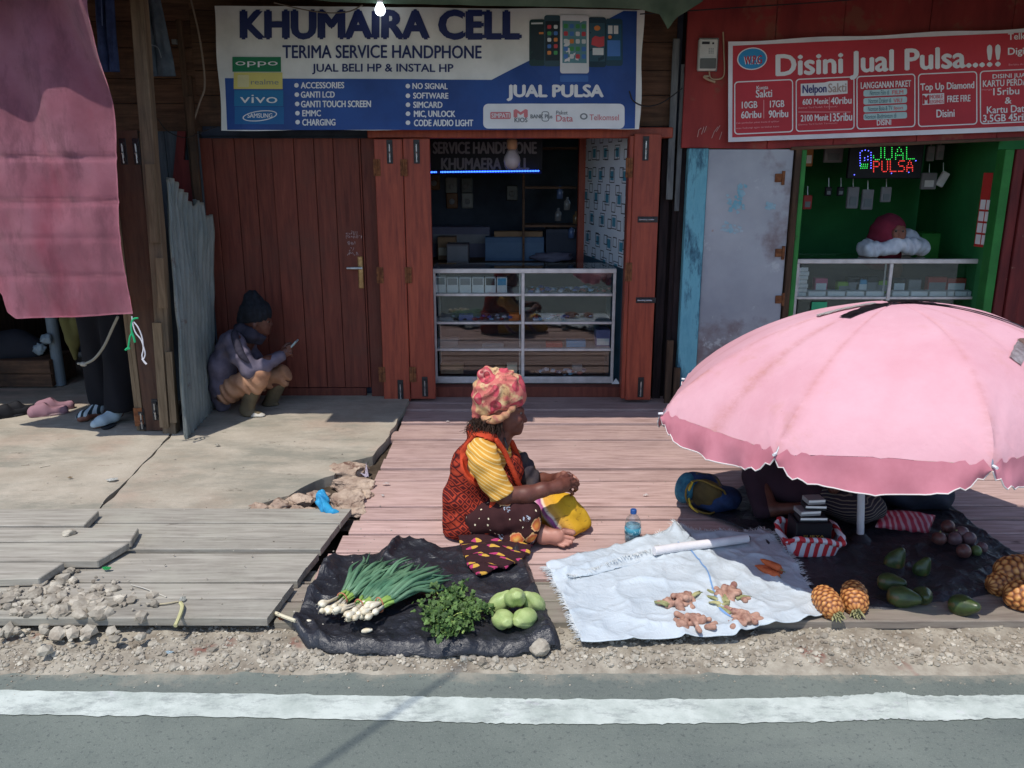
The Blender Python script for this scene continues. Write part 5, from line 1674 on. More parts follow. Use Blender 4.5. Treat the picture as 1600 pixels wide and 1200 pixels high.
dg = mat('grey_denim', srgb(92, 106, 118), srgb(66, 80, 92), scale=10, rough=.9, bump=.3, bscale=90)
t = trousers('blue_jeans', 'blue jeans hanging under the left eave between the pink cloth and the post', [(146, 176, -60), (148, 178, 0), (152, 182, 60), (156, 187, 112)], 5.9, dj)
bm = bmesh.new(); tube(bm, [P(158, -6, 5.86), P(160, 40, 5.86)], .004, 6); obj('seam', bm, plain('seam_blue', srgb(96, 120, 170)), t)
t = trousers('grey_trousers', 'grey trousers hanging right of the leaning post under the left eave', [(210, 246, -60), (212, 251, 0), (218, 262, 50), (219, 275, 119)], 6.0, dg)
cord(t, 'pocket_seam', [(222, 78), (232, 70), (246, 74), (252, 90)], .004, srgb(120, 132, 142), 5.962)
bm = bmesh.new(); pbox(bm, 268, 61, 276, 69, 6.36, .02, .002)
tag(obj('wall_tag', bm, M['p_grey']), 'small pale square tag on the dark boards right of the grey trousers', 'tag')

# ================================================================== GOODS ON THE GROUND
def sheet(name, mt, top, right, bot, left, z0, nu, nv, lift, label, cat, thick=.002, smooth=True, parent=None):
    g = lambda L: [G(x, y, z0) for x, y in L]
    cf = coons(g(top), g(right), g(bot), g(left))
    bm = bmesh.new()
    def fn(u, v):
        p = cf(u, v)
        p.z = z0 + lift(u, v, p)
        return p
    grid(bm, fn, nu, nv)
    if bm.faces[:] and sum(f.normal.z for f in bm.faces) < 0: bmesh.ops.reverse_faces(bm, faces=bm.faces)
    be = [e for e in bm.edges if e.is_boundary]
    r = bmesh.ops.extrude_edge_only(bm, edges=be)
    for v in r['geom']:
        if isinstance(v, bmesh.types.BMVert): v.co.z -= thick + .002
    o = obj(name, bm, mt, parent, smooth)
    if label: tag(o, label, cat)
    return o, cf
def crumple(p, s, a, seed=0.0):
    """sharp creases from ridged noise"""
    q = Vector((p.x * s, p.y * s, seed))
    r = 1 - abs(noise.noise(q)) * 2
    r2 = 1 - abs(noise.noise(q * 2.3 + Vector((7, 1, 0)))) * 2
    return a * (max(r, 0) ** 3 + .5 * max(r2, 0) ** 3)
n = NT('black_plastic')
v = n.coords()
c = n.ramp(n.noise(v, 5, 7, .7), [(.3, srgb(26, 27, 32)), (.7, srgb(48, 48, 54))])
c = n.mix(c, srgb(96, 92, 90), n.ramp(n.noise(v, 14, 6, .75), [(.60, (0, 0, 0)), (.75, (.5, .5, .5))]))
b1 = n.bump(n.noise(n.coords((1, 1, 1)), 16, 5, .6, 1.2), .6, .02)
n.bump(n.noise(v, 55, 4, .6), .25, .006, b1)
M['tarp'] = n.done(c, n.ramp(n.noise(v, 8, 4), [(.3, (.28,) * 3), (.7, (.5,) * 3)]), .5)
def tarp1(u, v, p):
    e = min(u, 1 - u, 1 - v)
    z = .008 + crumple(p, 5, .016) + .010 * max(0, noise.noise(Vector((p.x * 3, p.y * 3, 2))))
    z += .045 * math.exp(-((u - .02) / .05) ** 2) * (.6 + .4 * math.sin(v * 14))          # rolled left edge
    z += .035 * math.exp(-((v - .97) / .035) ** 2) * (.6 + .5 * noise.noise(Vector((u * 8, 3, 1))))      # rolled front edge
    z += .035 * math.exp(-((u - .35 + .1 * v * 3) / .04) ** 2) * max(0, 1 - v * 3.2)   # ridge behind the scallions
    z += .03 * math.exp(-(((u - .98) / .05) ** 2))
    if v > .93: z -= (v - .93) * .7
    if u > .97: z -= (u - .97) * .9
    return max(z, .006 if v < .9 else -.035)
tarp, _ = sheet('black_tarp', M['tarp'], [(512, 886), (548, 872), (592, 868), (640, 841), (690, 858), (740, 852), (818, 862)], [(818, 862), (838, 920), (858, 970), (876, 1006)],
                [(456, 985), (480, 1003), (510, 1010), (600, 1014), (700, 1018), (800, 1015), (876, 1006)], [(512, 886), (488, 925), (456, 985)], .004, 150, 90, tarp1,
                'crumpled black plastic sheet under the scallions, herbs and green chayotes', 'tarp')

n = NT('woven_sack')
v = n.coords()
c = n.ramp(n.noise(v, 4, 6, .7), [(.3, srgb(176, 186, 192)), (.7, srgb(198, 206, 210))])
c = n.mix(c, srgb(146, 146, 146), n.ramp(n.noise(v, 9, 6, .75), [(.56, (0, 0, 0)), (.75, (.45, .45, .45))]))
b1 = n.bump(n.noise(v, 14, 5, .6, 1.5), .5, .015)
n.bump(n.noise(n.coords((1, .12, 1)), 240, 2, .6), .25, .002, b1)
M['sack'] = n.done(c, .6, .35)
tp = [(850, 889), (900, 878), (960, 862), (1000, 853), (1040, 838), (1066, 824), (1085, 832), (1120, 836), (1160, 838), (1196, 831)]
rt_ = [(1196, 831), (1222, 858), (1248, 892), (1272, 934), (1313, 957)]
bt = [(908, 1007), (960, 1006), (1010, 1003), (1080, 999), (1150, 997), (1165, 990), (1190, 984), (1250, 976), (1313, 957)]
lf_ = [(850, 889), (872, 925), (890, 965), (908, 1007)]
def sack1(u, v, p):
    z = .010 + crumple(p, 4.2, .017, 5) + .008 * noise.noise(Vector((p.x * 2, p.y * 2, 6)))
    z += .02 * math.exp(-((u - .66 + .1 * v) / .02) ** 2) * (v > .4) * min(1, (v - .4) * 3)      # ridge by the blue line
    z += .035 * math.exp(-((v - .06 - .1 * (1 - u)) / .05) ** 2) * max(0, 1 - u * 1.9)           # folded back corner
    z += .012 * math.exp(-(((u - .60) / .03) ** 2 + (v / .12) ** 2)) * 3
    return max(z, .012)
sack, scf = sheet('woven_sack', M['sack'], tp, rt_, bt, lf_, .006, 150, 100, sack1, 'white woven plastic sack spread flat under the ginger, with frayed edges and a blue stripe', 'sack')
bm = bmesh.new()
def onsack(u, v, up=.003):
    p = scf(u, v); p.z = .006 + sack1(u, v, p) + up
    return p
for w0, w1 in ((-.0035, .0035),):
    ln = [(.56 + .04 * t + .03 * math.sin(t * 5), .13 + .80 * t) for t in [i / 70 for i in range(71)]]
    a = [bm.verts.new(onsack(u + w0, v)) for u, v in ln]; b = [bm.verts.new(onsack(u + w1, v)) for u, v in ln]
    for i in range(70): bm.faces.new((a[i], a[i + 1], b[i + 1], b[i]))
obj('blue_stripe', bm, plain('stripe_blue', srgb(120, 156, 200)), sack)
bm = bmesh.new()
rnd = random.Random(3)
for k in range(520):
    s_ = rnd.random()
    if s_ < .45: u, v, d = 0, rnd.random(), Vector((-1, rnd.uniform(-.7, .7), 0))
    elif s_ < .7: u, v, d = 1, rnd.random() * .72, Vector((1, rnd.uniform(-.2, 1), 0))
    elif s_ < .93: u, v, d = .50 + rnd.random() * .5, 0, Vector((rnd.uniform(-.6, .6), 1, 0))
    else: u, v, d = rnd.random() * .5, 0, Vector((rnd.uniform(-.6, .6), 1, 0))
    p = onsack(u, v, 0)
    L = rnd.uniform(.01, .032)
    q = p + d.normalized() * L + Vector((0, 0, rnd.uniform(-.004, .006)))
    q.z = max(q.z, .008)
    tube(bm, [p - d.normalized() * .006, (p + q) / 2 + Vector((rnd.uniform(-.003, .003), rnd.uniform(-.003, .003), .003)), q], [.0012, .0011, .0007], 3, False)
for k in range(150):             # frayed flap laid over the sack
    t = rnd.random()
    p = onsack(.05 + .42 * t, .22 - .12 * t, .004)
    L = rnd.uniform(.015, .04)
    q = p + Vector((rnd.uniform(-.01, .02), -L, 0)); q.z = p.z + rnd.uniform(-.002, .006)
    tube(bm, [p, (p + q) / 2 + Vector((0, 0, .004)), q], [.0013, .0012, .0008], 3, False)
tag(obj('fringe', bm, plain('fringe_white', srgb(216, 218, 216)), sack), kind='stuff')
# second layer of the sack folded over at the back left
def flap(u, v, p):
    return .026 + .010 * noise.noise(Vector((p.x * 5, p.y * 6, 1))) + crumple(p, 6, .012, 9) - .014 * v
sheet('folded_flap', M['sack'], [(853, 890), (930, 868), (1010, 846), (1062, 828)], [(1062, 828), (1078, 842), (1072, 858)], [(872, 912), (920, 905), (975, 890), (1030, 872), (1072, 858)], [(853, 890), (858, 903), (872, 912)], .006, 60, 16, flap, None, None, parent=sack)

def tarp2(u, v, p):
    z = .006 + crumple(p, 4, .012, 3) + .02 * math.exp(-((v - .97) / .03) ** 2)
    if v > .94: z -= (v - .94) * .6
    return max(z, .004 if v < .93 else -.03)
sheet('black_tarp', M['tarp'], [(1085, 800), (1180, 752), (1300, 742), (1420, 752), (1470, 778)], [(1470, 778), (1530, 828), (1580, 862), (1700, 900)],
      [(1290, 950), (1330, 962), (1400, 968), (1480, 965), (1560, 956), (1700, 940)], [(1085, 800), (1180, 838), (1240, 890), (1290, 950)], .002, 110, 80, tarp2,
      'dark plastic sheet in the umbrella shade under the pineapples and avocados', 'tarp')

# ------------------------------------------------------------------ scallions
def leaf_mat(name, a, b, rough=.55):
    return mat(name, a, b, scale=14, rough=rough, spec=.35)
M['scal_g'] = mat('scallion_green', srgb(106, 142, 108), srgb(66, 106, 80), scale=9, rough=.5, spec=.4, isl=.5)
M['scal_y'] = mat('scallion_pale', srgb(150, 178, 90), srgb(116, 154, 72), scale=9, rough=.5, spec=.4, isl=.3)
M['bulb_w'] = mat('bulb_white', srgb(232, 226, 206), srgb(200, 184, 152), scale=26, rough=.5, spec=.4)
M['band'] = plain('rubber_band', srgb(186, 120, 90))
def bunch(bx_, by_, ex, ey, nb, label, seed, spread=30):
    """bulb end at (bx,by), leaf tips around (ex,ey), photo pixels"""
    rnd = random.Random(seed)
    a, b = G(bx_, by_, .05), G(ex, ey, .05)
    t = T('scallion_bunch', label, 'scallions', (a.x, a.y, .02), 'scallion bunches on the black sheet')
    d = (b - a); Lh = d.length; d.normalize(); s_ = Vector((-d.y, d.x, 0))
    tie = a + d * .055
    lv, st_ = bmesh.new(), bmesh.new()
    for i in range(nb):
        ang = rnd.uniform(0, 6.28); rr = rnd.random() ** .5
        off = s_ * (math.cos(ang) * rr * .028) + Vector((0, 0, .03 + math.sin(ang) * rr * .018))
        p_tie = tie + off * 1.0
        bp = a - d * rnd.uniform(-.02, .05) + s_ * (math.cos(ang) * rr * .055) + Vector((0, 0, .026 + (math.sin(ang) * .5 + .5) * rr * .03))
        bdir = (p_tie - bp).normalized()
        bm = bmesh.new()
        r = rnd.uniform(.0105, .0155)
        A = Matrix.Translation(bp) @ bdir.to_track_quat('Z', 'Y').to_matrix().to_4x4()
        lathe(bm, [(.001, -r * 1.15), (r * .6, -r * .95), (r, -r * .1), (r * .9, r * .7), (r * .55, r * 1.6), (r * .42, r * 2.6), (r * .4, (p_tie - bp).length)], 9, A)
        for k in range(4):
            q = A @ Vector((rnd.uniform(-.002, .002), rnd.uniform(-.002, .002), -r * 1.1))
            tube(bm, [q, A @ Vector((rnd.uniform(-.006, .006), rnd.uniform(-.006, .006), -r * 1.9))], .0006, 3, False)
        obj('bulb', bm, M['bulb_w'], t, True)
        fan = rnd.uniform(-1, 1)
        end0 = p_tie + d * .06 + s_ * fan * .012
        tube(st_, spline([p_tie, p_tie + d * .03, end0], 4), [r * .42, r * .5, r * .55, r * .6, r * .6], 6)
        for j in range(rnd.randint(2, 3)):
            LL = (Lh - .1) * rnd.uniform(.6, 1.08)
            f2 = fan * spread / 100 + rnd.uniform(-.12, .12)
            dd = (d + s_ * f2).normalized()
            c1 = end0 + dd * LL * .35 + Vector((0, 0, rnd.uniform(0, .035)))
            c2 = end0 + dd * LL * .7 + s_ * rnd.uniform(-.02, .02) + Vector((0, 0, rnd.uniform(-.005, .03)))
            c3 = end0 + dd * LL + s_ * rnd.uniform(-.03, .03)
            pts = spline([end0 - d * .01, c1, c2, c3], 9)
            for q in pts: q.z = max(q.z, .022)
            w0 = rnd.uniform(.0062, .0105)
            tube(lv, pts, [w0 * .8, w0, w0 * 1.1, w0 * 1.1, w0, w0 * .95, w0 * .8, w0 * .6, w0 * .4, w0 * .12], 6)
    tag(obj('leaves', lv, M['scal_g'], t, True), kind='stuff'); tag(obj('stems', st_, M['scal_y'], t, True), kind='stuff')
    bm = bmesh.new()
    A = Matrix.Translation(tie + Vector((0, 0, .030))) @ d.to_track_quat('Z', 'Y').to_matrix().to_4x4()
    ring = [A @ Vector((.024 * math.cos(k * .3927), .032 * math.sin(k * .3927), 0)) for k in range(17)]
    tube(bm, ring, .0028, 6, False)
    obj('rubber_band', bm, M['band'], t)
bunch(524, 958, 604, 884, 15, 'left scallion bunch, its white bulbs nearest the left edge of the black sheet', 1, 26)
bunch(548, 968, 655, 893, 15, 'middle scallion bunch between the other two bunches, leaves fanning to the upper right', 2, 22)
bunch(577, 964, 690, 905, 14, 'right scallion bunch whose long green tips reach towards the leafy herbs', 3, 30)
def loose_bulb(px, py, lab):
    p = G(px, py, .02); bm = bmesh.new()
    lathe(bm, [(.001, -.02), (.008, -.016), (.011, 0), (.008, .014), (.004, .026)], 10, Matrix.Translation(p + Vector((0, 0, .004))) @ Matrix.Rotation(1.4, 4, 'Y'))
    tag(obj('scallion_bulb', bm, M['bulb_w'], smooth=True), lab, 'bulb')
loose_bulb(478, 973, 'single loose white bulb left of the scallion bunches at the edge of the sheet')
loose_bulb(572, 987, 'single loose white bulb lying in front of the right scallion bunch')

# ------------------------------------------------------------------ leafy herb bunch
hb = T('herb_bunch', 'bushy bunch of green celery leaves with pale cut stems on the black sheet', 'herbs', G(708, 975, .01))
rnd = random.Random(9)
base = G(706, 984, .03)
lv, st_ = bmesh.new(), bmesh.new()
for i in range(74):
    px, py = 706 + rnd.gauss(0, 19), 955 + rnd.gauss(0, 13)
    if py > 985: py = 970
    tip = G(px, py, rnd.uniform(.03, .10))
    b = base + Vector((rnd.uniform(-.05, .05), rnd.uniform(-.01, .02), rnd.uniform(-.01, .02)))
    m_ = (tip + b) / 2 + Vector((0, 0, .025))
    tube(st_, spline([b, m_, tip], 6), [.0042, .0038, .0034, .003, .0026, .002, .0015], 5)
    for k in range(17):
        c = tip + Vector((rnd.gauss(0, .020), rnd.gauss(0, .022), rnd.gauss(0, .014)))
        c.z = max(c.z, .016)
        s_ = rnd.uniform(.008, .017)
        nn = Vector((rnd.gauss(0, .6), rnd.gauss(-.3, .6), rnd.uniform(.2, 1))).normalized()
        u_ = nn.orthogonal().normalized(); w_ = nn.cross(u_)
        ro = rnd.random() * 6.28
        pts = []
        for q in range(9):
            an = ro + q * 6.2832 / 9
            rr = s_ * (1.0 if q % 3 == 0 else (.55 if q % 3 == 1 else .8))
            pts.append(lv.verts.new(c + (u_ * math.cos(an) + w_ * math.sin(an)) * rr + nn * s_ * .18 * math.cos(2 * an)))
        cv = lv.verts.new(c + nn * s_ * .12)
        for q in range(9): lv.faces.new((pts[q], pts[(q + 1) % 9], cv))
for i in range(26):
    b = base + Vector((rnd.uniform(-.055, .055), rnd.uniform(-.03, .0), rnd.uniform(-.016, .02)))
    tube(st_, [b, b + Vector((rnd.uniform(-.02, .02), -.022 - rnd.random() * .015, -.004))], .0046, 6)
tag(obj('leaves', lv, mat('herb_green', srgb(96, 122, 64), srgb(52, 80, 38), scale=30, rough=.6, spec=.3, isl=.7), hb), kind='stuff')
tag(obj('stems', st_, mat('herb_stem', srgb(168, 186, 104), srgb(128, 152, 74), scale=20, rough=.5), hb, True), kind='stuff')

# ------------------------------------------------------------------ chayotes
M['chayote'] = mat('chayote_skin', srgb(178, 190, 128), srgb(144, 164, 98), scale=14, rough=.45, spec=.4, bump=.25, bscale=40, bd=.004)
def chay_bm(sc=1.0):
    bm = bmesh.new()
    prof = [(.001, -.058), (.018, -.056), (.033, -.046), (.042, -.028), (.045, -.008), (.042, .014), (.030, .034), (.022, .050), (.014, .058), (.001, .059)]
    pr_ = spline([Vector((a, b, 0)) for a, b in prof], 30)
    def wob(q, a):
        g = 1 - .15 * (max(0, math.cos(a * 2.5 + .4)) ** 6) * (1 if abs(q.z) < .05 else .6) + .03 * noise.noise(q * 40)
        return Vector((q.x * g * 1.0, q.y * g * .88, q.z * 1.12 - .012 * math.exp(-((q.x * q.x + q.y * q.y) / .00012)) * (1 if q.z < 0 else 0)))
    lathe(bm, [(max(p.x, .0008) * sc, p.y * sc) for p in pr_], 36, wob=wob)
    return bm
proto_me = None
ch = [(787, 992, 0, (1.25, .0, .3), 'lower left green chayote of the pile, touching the front of the black sheet'), (819, 990, 0, (1.35, .2, -.6), 'lower right green chayote of the pile at the front'),
      (782, 967, .008, (.6, .4, .9), 'upper left green chayote of the pile'), (832, 966, .006, (.5, -.5, -.3), 'upper right green chayote of the pile, standing tilted'), (805, 975, .052, (.9, .1, .1), 'palest green chayote on top in the middle of the pile')]
for i, (x, y, dz, rot, lab) in enumerate(ch):
    if proto_me is None:
        o = obj('chayote', chay_bm(), M['chayote'], smooth=True); proto_me = o.data
    else:
        o = bpy.data.objects.new('chayote', proto_me); COL.objects.link(o)
    p = G(x, y, .0)
    o.location = (p.x, p.y + .02, .055 + dz)
    o.rotation_euler = rot
    tag(o, lab, 'chayote', 'chayotes piled on the black sheet')

# ------------------------------------------------------------------ ginger
M['ginger'] = mat('ginger_skin', srgb(188, 150, 130), srgb(140, 102, 88), scale=22, rough=.8, spec=.2, bump=.35, bscale=70, bd=.003, spots=(9, srgb(128, 84, 80), .6))
M['stalk'] = mat('ginger_stalk', srgb(176, 170, 122), srgb(112, 118, 76), scale=14, rough=.7)
def ginger(px, py, wp, hp, lab, seed, stalks=None):
    rnd = random.Random(seed)
    c = G(px, py, .02)
    k = FPX / (c.y * CT + (CAMH - .02) * ST)
    rx, ry = wp / k / 2, hp / k / 2 * 1.7
    t = T('ginger', lab, 'ginger', (c.x, c.y, .02), 'ginger heaps on the white sack')
    s = SDF((c.x - rx - .04, c.y - ry - .04, .004), (c.x + rx + .04, c.y + ry + .04, .10), .0035)
    for i in range(30):
        a = rnd.random() * 6.28; rr = rnd.random() ** .5
        p = c + Vector((rx * .75 * rr * math.cos(a), ry * .75 * rr * math.sin(a), rnd.uniform(.006, .03) * (1.5 - rr)))
        b = rnd.random() * 6.28
        L = rnd.uniform(.012, .034)
        q = p + Vector((L * math.cos(b), L * math.sin(b), rnd.uniform(-.006, .012)))
        r = rnd.uniform(.009, .0145)
        s.cap(p, q, r, r * rnd.uniform(.75, 1.1), .004)
        if rnd.random() < .6: s.ell(q, (r * 1.05, r * .9, r), None, .003)
    me = s.mesh('root')
    obj('root', me, M['ginger'], t)
    if stalks:
        bm = bmesh.new()
        for (x0, y0, x1, y1) in stalks:
            for j in range(2):
                a, b = G(x0 + rnd.uniform(-2, 2), y0 + rnd.uniform(-2, 2), .035), G(x1 + rnd.uniform(-3, 3), y1 + rnd.uniform(-2, 2), .03)
                tube(bm, spline([a, (a + b) / 2 + Vector((0, 0, .006)), b], 5), [.0075, .007, .0065, .006, .005, .004], 6)
        tag(obj('stalks', bm, M['stalk'], t, True), kind='stuff')
ginger(1062, 943, 62, 26, 'purplish ginger heap furthest left, left of the blue stripe at the back', 1, [(1045, 945, 1024, 940), (1078, 935, 1096, 926)])
ginger(1084, 978, 66, 34, 'pinkish ginger heap nearest the road, left of the blue stripe end', 2, [(1075, 962, 1088, 963)])
ginger(1142, 934, 52, 28, 'ginger heap with a sheaf of pale cut stalks, furthest back on the right', 3, [(1138, 940, 1106, 922), (1134, 940, 1112, 918), (1130, 942, 1104, 930), (1150, 934, 1172, 932), (1140, 944, 1122, 952), (1128, 944, 1110, 940), (1134, 938, 1122, 920)])
ginger(1157, 971, 54, 34, 'brown ginger heap nearest the road on the right with dark tips', 4, [(1140, 960, 1120, 948)])

# carrots in the shade on the sack
for i, (x0, y0, x1, y1, lab) in enumerate(((1222, 893, 1180, 884, 'orange carrot at the back of the little pile in the shade on the sack'), (1216, 901, 1182, 885, 'orange carrot at the front of the little pile in the shade on the sack'), (1218, 896, 1188, 881, 'orange carrot lying on top of the two others on the sack'))):
    a, b = G(x0, y0, .03), G(x1, y1, .03)
    if i == 2: a.z += .022; b.z += .022
    A = Matrix.Translation(a) @ (b - a).to_track_quat('Z', 'Y').to_matrix().to_4x4()
    L = (b - a).length
    bm = bmesh.new()
    lathe(bm, [(.001, -.004), (.012, -.003), (.018, .006), (.0185, .02), (.016, L * .5), (.010, L * .85), (.004, L * .98), (.0005, L * 1.03)], 18, A, lambda q, a_: Vector((q.x, q.y, q.z)) * 1.0)
    t = obj('carrot', bm, mat('carrot_%d' % i, srgb(206, 106, 60), srgb(170, 78, 44), scale=20, rough=.6, bump=.3, bscale=60, bd=.002), smooth=True)
    tag(t, lab, 'carrot', 'carrots on the white sack')
    bm = bmesh.new()
    for k in range(4):
        q = A @ Vector((rnd.uniform(-.004, .004), rnd.uniform(-.004, .004), -.002)); tube(bm, [q, q - (b - a).normalized() * .012], .0016, 5)
    obj('stalk', bm, M['stalk'], t)

# white tube lying on the sack
bm = bmesh.new()
tube(bm, [G(1022, 861, .052), G(1060, 855, .050), G(1120, 848, .048), G(1168, 841, .050)], [.021, .0215, .021, .0205], 18)
tb = obj('white_pipe', bm, plain('pipe_white', srgb(226, 222, 222), .4), smooth=False)
tag(tb, 'white plastic pipe lying across the back of the woven sack', 'pipe')
bm = bmesh.new(); tube(bm, [G(1168, 841, .050), G(1171, 840.6, .050)], .012, 12); obj('pipe_core', bm, M['p_black'], tb)

# ------------------------------------------------------------------ water bottle
p = G(988, 846, .0)
wb = T('water_bottle', 'small clear water bottle with blue cap standing beside the sitting woman', 'bottle', p)
A = Matrix.Translation(p + Vector((0, 0, .004)))
bm = bmesh.new()
pr_ = [(.001, .001), (.034, 0), (.039, .006), (.040, .02)]
for k in range(6): pr_ += [(.0375, .03 + k * .011), (.040, .036 + k * .011)]
pr_ += [(.039, .105), (.034, .118), (.022, .134), (.0135, .143), (.0135, .152)]
lathe(bm, pr_, 28, A)
obj('bottle_body', bm, glassy('bottle_plastic', (.90, .95, .97), .10, .08), wb, True)
bm = bmesh.new(); lathe(bm, [(.001, .004), (.036, .004), (.0365, .03), (.0365, .088), (.001, .088)], 24, A)
n = NT('water')
t_ = n.n('ShaderNodeBsdfTransparent'); t_.inputs[0].default_value = (.52, .74, .82, 1)
g_ = n.n('ShaderNodeBsdfDiffuse'); g_.inputs[0].default_value = (.45, .65, .72, 1)
mx = n.n('ShaderNodeMixShader'); mx.inputs[0].default_value = .3
n.l(t_.outputs[0], mx.inputs[1]); n.l(g_.outputs[0], mx.inputs[2]); n.l(mx.outputs[0], n.out.inputs[0])
obj('water', bm, n.m, wb, True)
bm = bmesh.new(); lathe(bm, [(.001, .168), (.013, .168), (.0155, .165), (.0155, .147), (.014, .146)], 24, A); obj('cap', bm, plain('cap_blue', srgb(40, 84, 150), .4), wb)
bm = bmesh.new(); lathe(bm, [(.0405, .045), (.0405, .078)], 28, A)
n = NT('bottle_label'); c = n.ramp(n.noise(n.coords(), 40, 2), [(.45, srgb(60, 130, 150)), (.55, srgb(160, 200, 206))], 'CONSTANT'); n.done(c, .5)
obj('label', bm, n.m, wb, True)

# ------------------------------------------------------------------ umbrella
UC = Vector((1.66, 3.76, 0))
U_R, U_ZR, U_ZA = .965, .735, 1.20
NPAN = 8
def rib_pt(a, t):
    """along a rib: t 0 apex .. 1 rim"""
    r = U_R * math.sin(t * 1.22) / math.sin(1.22)
    z = U_ZA - (U_ZA - U_ZR) * (1 - math.cos(t * 1.22)) / (1 - math.cos(1.22))
    return Vector((r * math.cos(a), r * math.sin(a), z))
def canopy_pt(k, u, t):
    a0 = R(3 + 45 * k); a1 = a0 + R(45)
    p = rib_pt(a0, t).lerp(rib_pt(a1, t), u)
    # cloth between ribs: a little fuller near the top, taut chord at the rim
    bul = math.sin(u * math.pi) * (.055 * t * (1 - t) * 1.6)
    m_ = (rib_pt((a0 + a1) / 2, t) - p)
    p = p + m_ * (.16 * (1 - t ** 2) * math.sin(u * math.pi))
    seam = .010 * math.exp(-((u - .5) / .022) ** 2) * t + .008 * (math.exp(-(u / .02) ** 2) + math.exp(-((1 - u) / .02) ** 2)) * (t > .05)
    p.z += .008 * noise.noise(Vector((p.x * 5, p.y * 5, 1))) * t - seam * .6
    # puckers that run from each rib tip
    for uu in (u, 1 - u):
        p.z += .017 * math.sin((uu * 9 + .25) / max(1.06 - t, .05) * 1.2) * math.exp(-(uu / .16) ** 2) * max(0, t - .72) * 3.5
    return p
n = NT('umbrella_pink')
v = n.coords()
c = n.ramp(n.noise(v, 1.6, 6, .65), [(.3, srgb(204, 148, 156)), (.7, srgb(218, 170, 178))])
c = n.mix(c, srgb(196, 142, 128), n.ramp(n.noise(v, 4, 6, .7), [(.58, (0, 0, 0)), (.74, (.5, .5, .5))]))
c = n.mix(c, srgb(150, 96, 92), n.ramp(n.noise(v, 26, 4, .7), [(.70, (0, 0, 0)), (.78, (.55, .55, .55))]))
at_ = n.n('ShaderNodeAttribute'); at_.attribute_name = 'seam'
c = n.mix(c, srgb(178, 118, 108), n.math('MULTIPLY', at_.outputs['Fac'], n.ramp(n.noise(n.coords((1, 1, 3)), 5, 6, .75), [(.36, (.05,) * 3), (.66, (.75,) * 3)])))
b1 = n.bump(n.noise(v, 9, 4, .6), .25, .02)
n.bump(n.noise(v, 220, 2), .12, .001, b1)
dif = n.n('ShaderNodeBsdfTranslucent'); n.l(c, dif.inputs[0])
n.done(c, .75, .25)
mx = n.n('ShaderNodeMixShader'); mx.inputs[0].default_value = .005
n.l(n.b.outputs[0], mx.inputs[1]); n.l(dif.outputs[0], mx.inputs[2]); n.l(mx.outputs[0], n.out.inputs[0])
M['umb'] = n.m
um = T('pink_umbrella', 'large faded pink market umbrella with taped tears, standing on the boardwalk', 'umbrella', UC)
def U(p):
    p = Vector(p)
    return Vector((p.x + .085 * max(0, p.z - .7) / .5, p.y, p.z + (.06 * p.x - .05 * p.y) * min(1, p.z))) + UC
bm = bmesh.new()
lay = bm.verts.layers.float_color.new('seam')
for k in range(NPAN):
    g_ = grid(bm, lambda u, t: U(canopy_pt(k, u, .02 + .98 * t)), 28, 40)
    for i in range(29):
        for j in range(41):
            e = max(math.exp(-((i / 28 - .5) / .06) ** 2) * (.5 + .5 * math.sin(k * 2.1)), .8 * math.exp(-(min(i, 28 - i) / 28 / .03) ** 2))
            g_[i][j][lay] = (e, e, e, 1)
obj('canopy', bm, M['umb'], um, True)
val = mat('valance_pink', srgb(206, 132, 144), srgb(186, 112, 124), scale=5, rough=.8)
for k in range(NPAN):
    bm, b2 = bmesh.new(), bmesh.new()
    def vp(u, w_):
        p = canopy_pt(k, u, 1.0)
        a0 = R(3 + 45 * k); am = a0 + R(22.5)
        dep = .125 * (math.sin(min(max(u, .0), 1) * math.pi) ** .34) * (1 + .06 * noise.noise(Vector((k * 3.1, u * 4, 1)))) + .004
        o = Vector((math.cos(am), math.sin(am), 0))
        wv = .018 * noise.noise(Vector((u * 5, w_, k * 2.7))) * w_ + .012 * math.sin(u * 19 + k) * w_ * w_
        return U(p + o * (wv + .012 * w_) - Vector((0, 0, dep * w_ + .001)))
    grid(bm, vp, 40, 9)
    vl = obj('valance', bm, val, um, True)
    tube(b2, [vp(i / 40, 1.0) for i in range(41)], .003, 5)
    obj('trim', b2, plain('trim_white', srgb(220, 210, 206)), vl)
    a0 = R(3 + 45 * k)
    bm = bmesh.new()
    tube(bm, [U(rib_pt(a0, t / 12) * 1.0 - Vector((0, 0, .012))) for t in range(0, 13)], .004, 6)
    rb_ = obj('rib', bm, M['steel'], um)
    bm = bmesh.new(); q = U(rib_pt(a0, 1.0)); tube(bm, [q - Vector((0, 0, .006)), q + Vector((math.cos(a0), math.sin(a0), -.3)) * .022], .006, 6); obj('rib_tip', bm, M['p_white'], rb_)
    bm = bmesh.new()
    tube(bm, [U((.02 * math.cos(a0), .02 * math.sin(a0), .93)), U(rib_pt(a0, .55) - Vector((0, 0, .016)))], .0035, 6); obj('stretcher', bm, M['steel'], rb_)
bm = bmesh.new(); tube(bm, [U((.06, .02, .004)), U((0, 0, .62))], .0175, 14); tube(bm, [U((0, 0, .6)), U((0, 0, 1.2))], .013, 14); obj('pole', bm, plain('pole_white', srgb(206, 204, 208), .4), um)
bm = bmesh.new(); lathe(bm, [(.001, .0), (.05, .0), (.05, .02), (.02, .05), (.001, .05)], 18, Matrix.Translation(UC + Vector((.06, .02, .002)))); obj('base', bm, M['p_black'], um)
bm = bmesh.new(); lathe(bm, [(.012, .9), (.028, .91), (.028, .95), (.012, .96)], 14, Matrix.Translation(UC)); obj('runner', bm, M['p_black'], um)
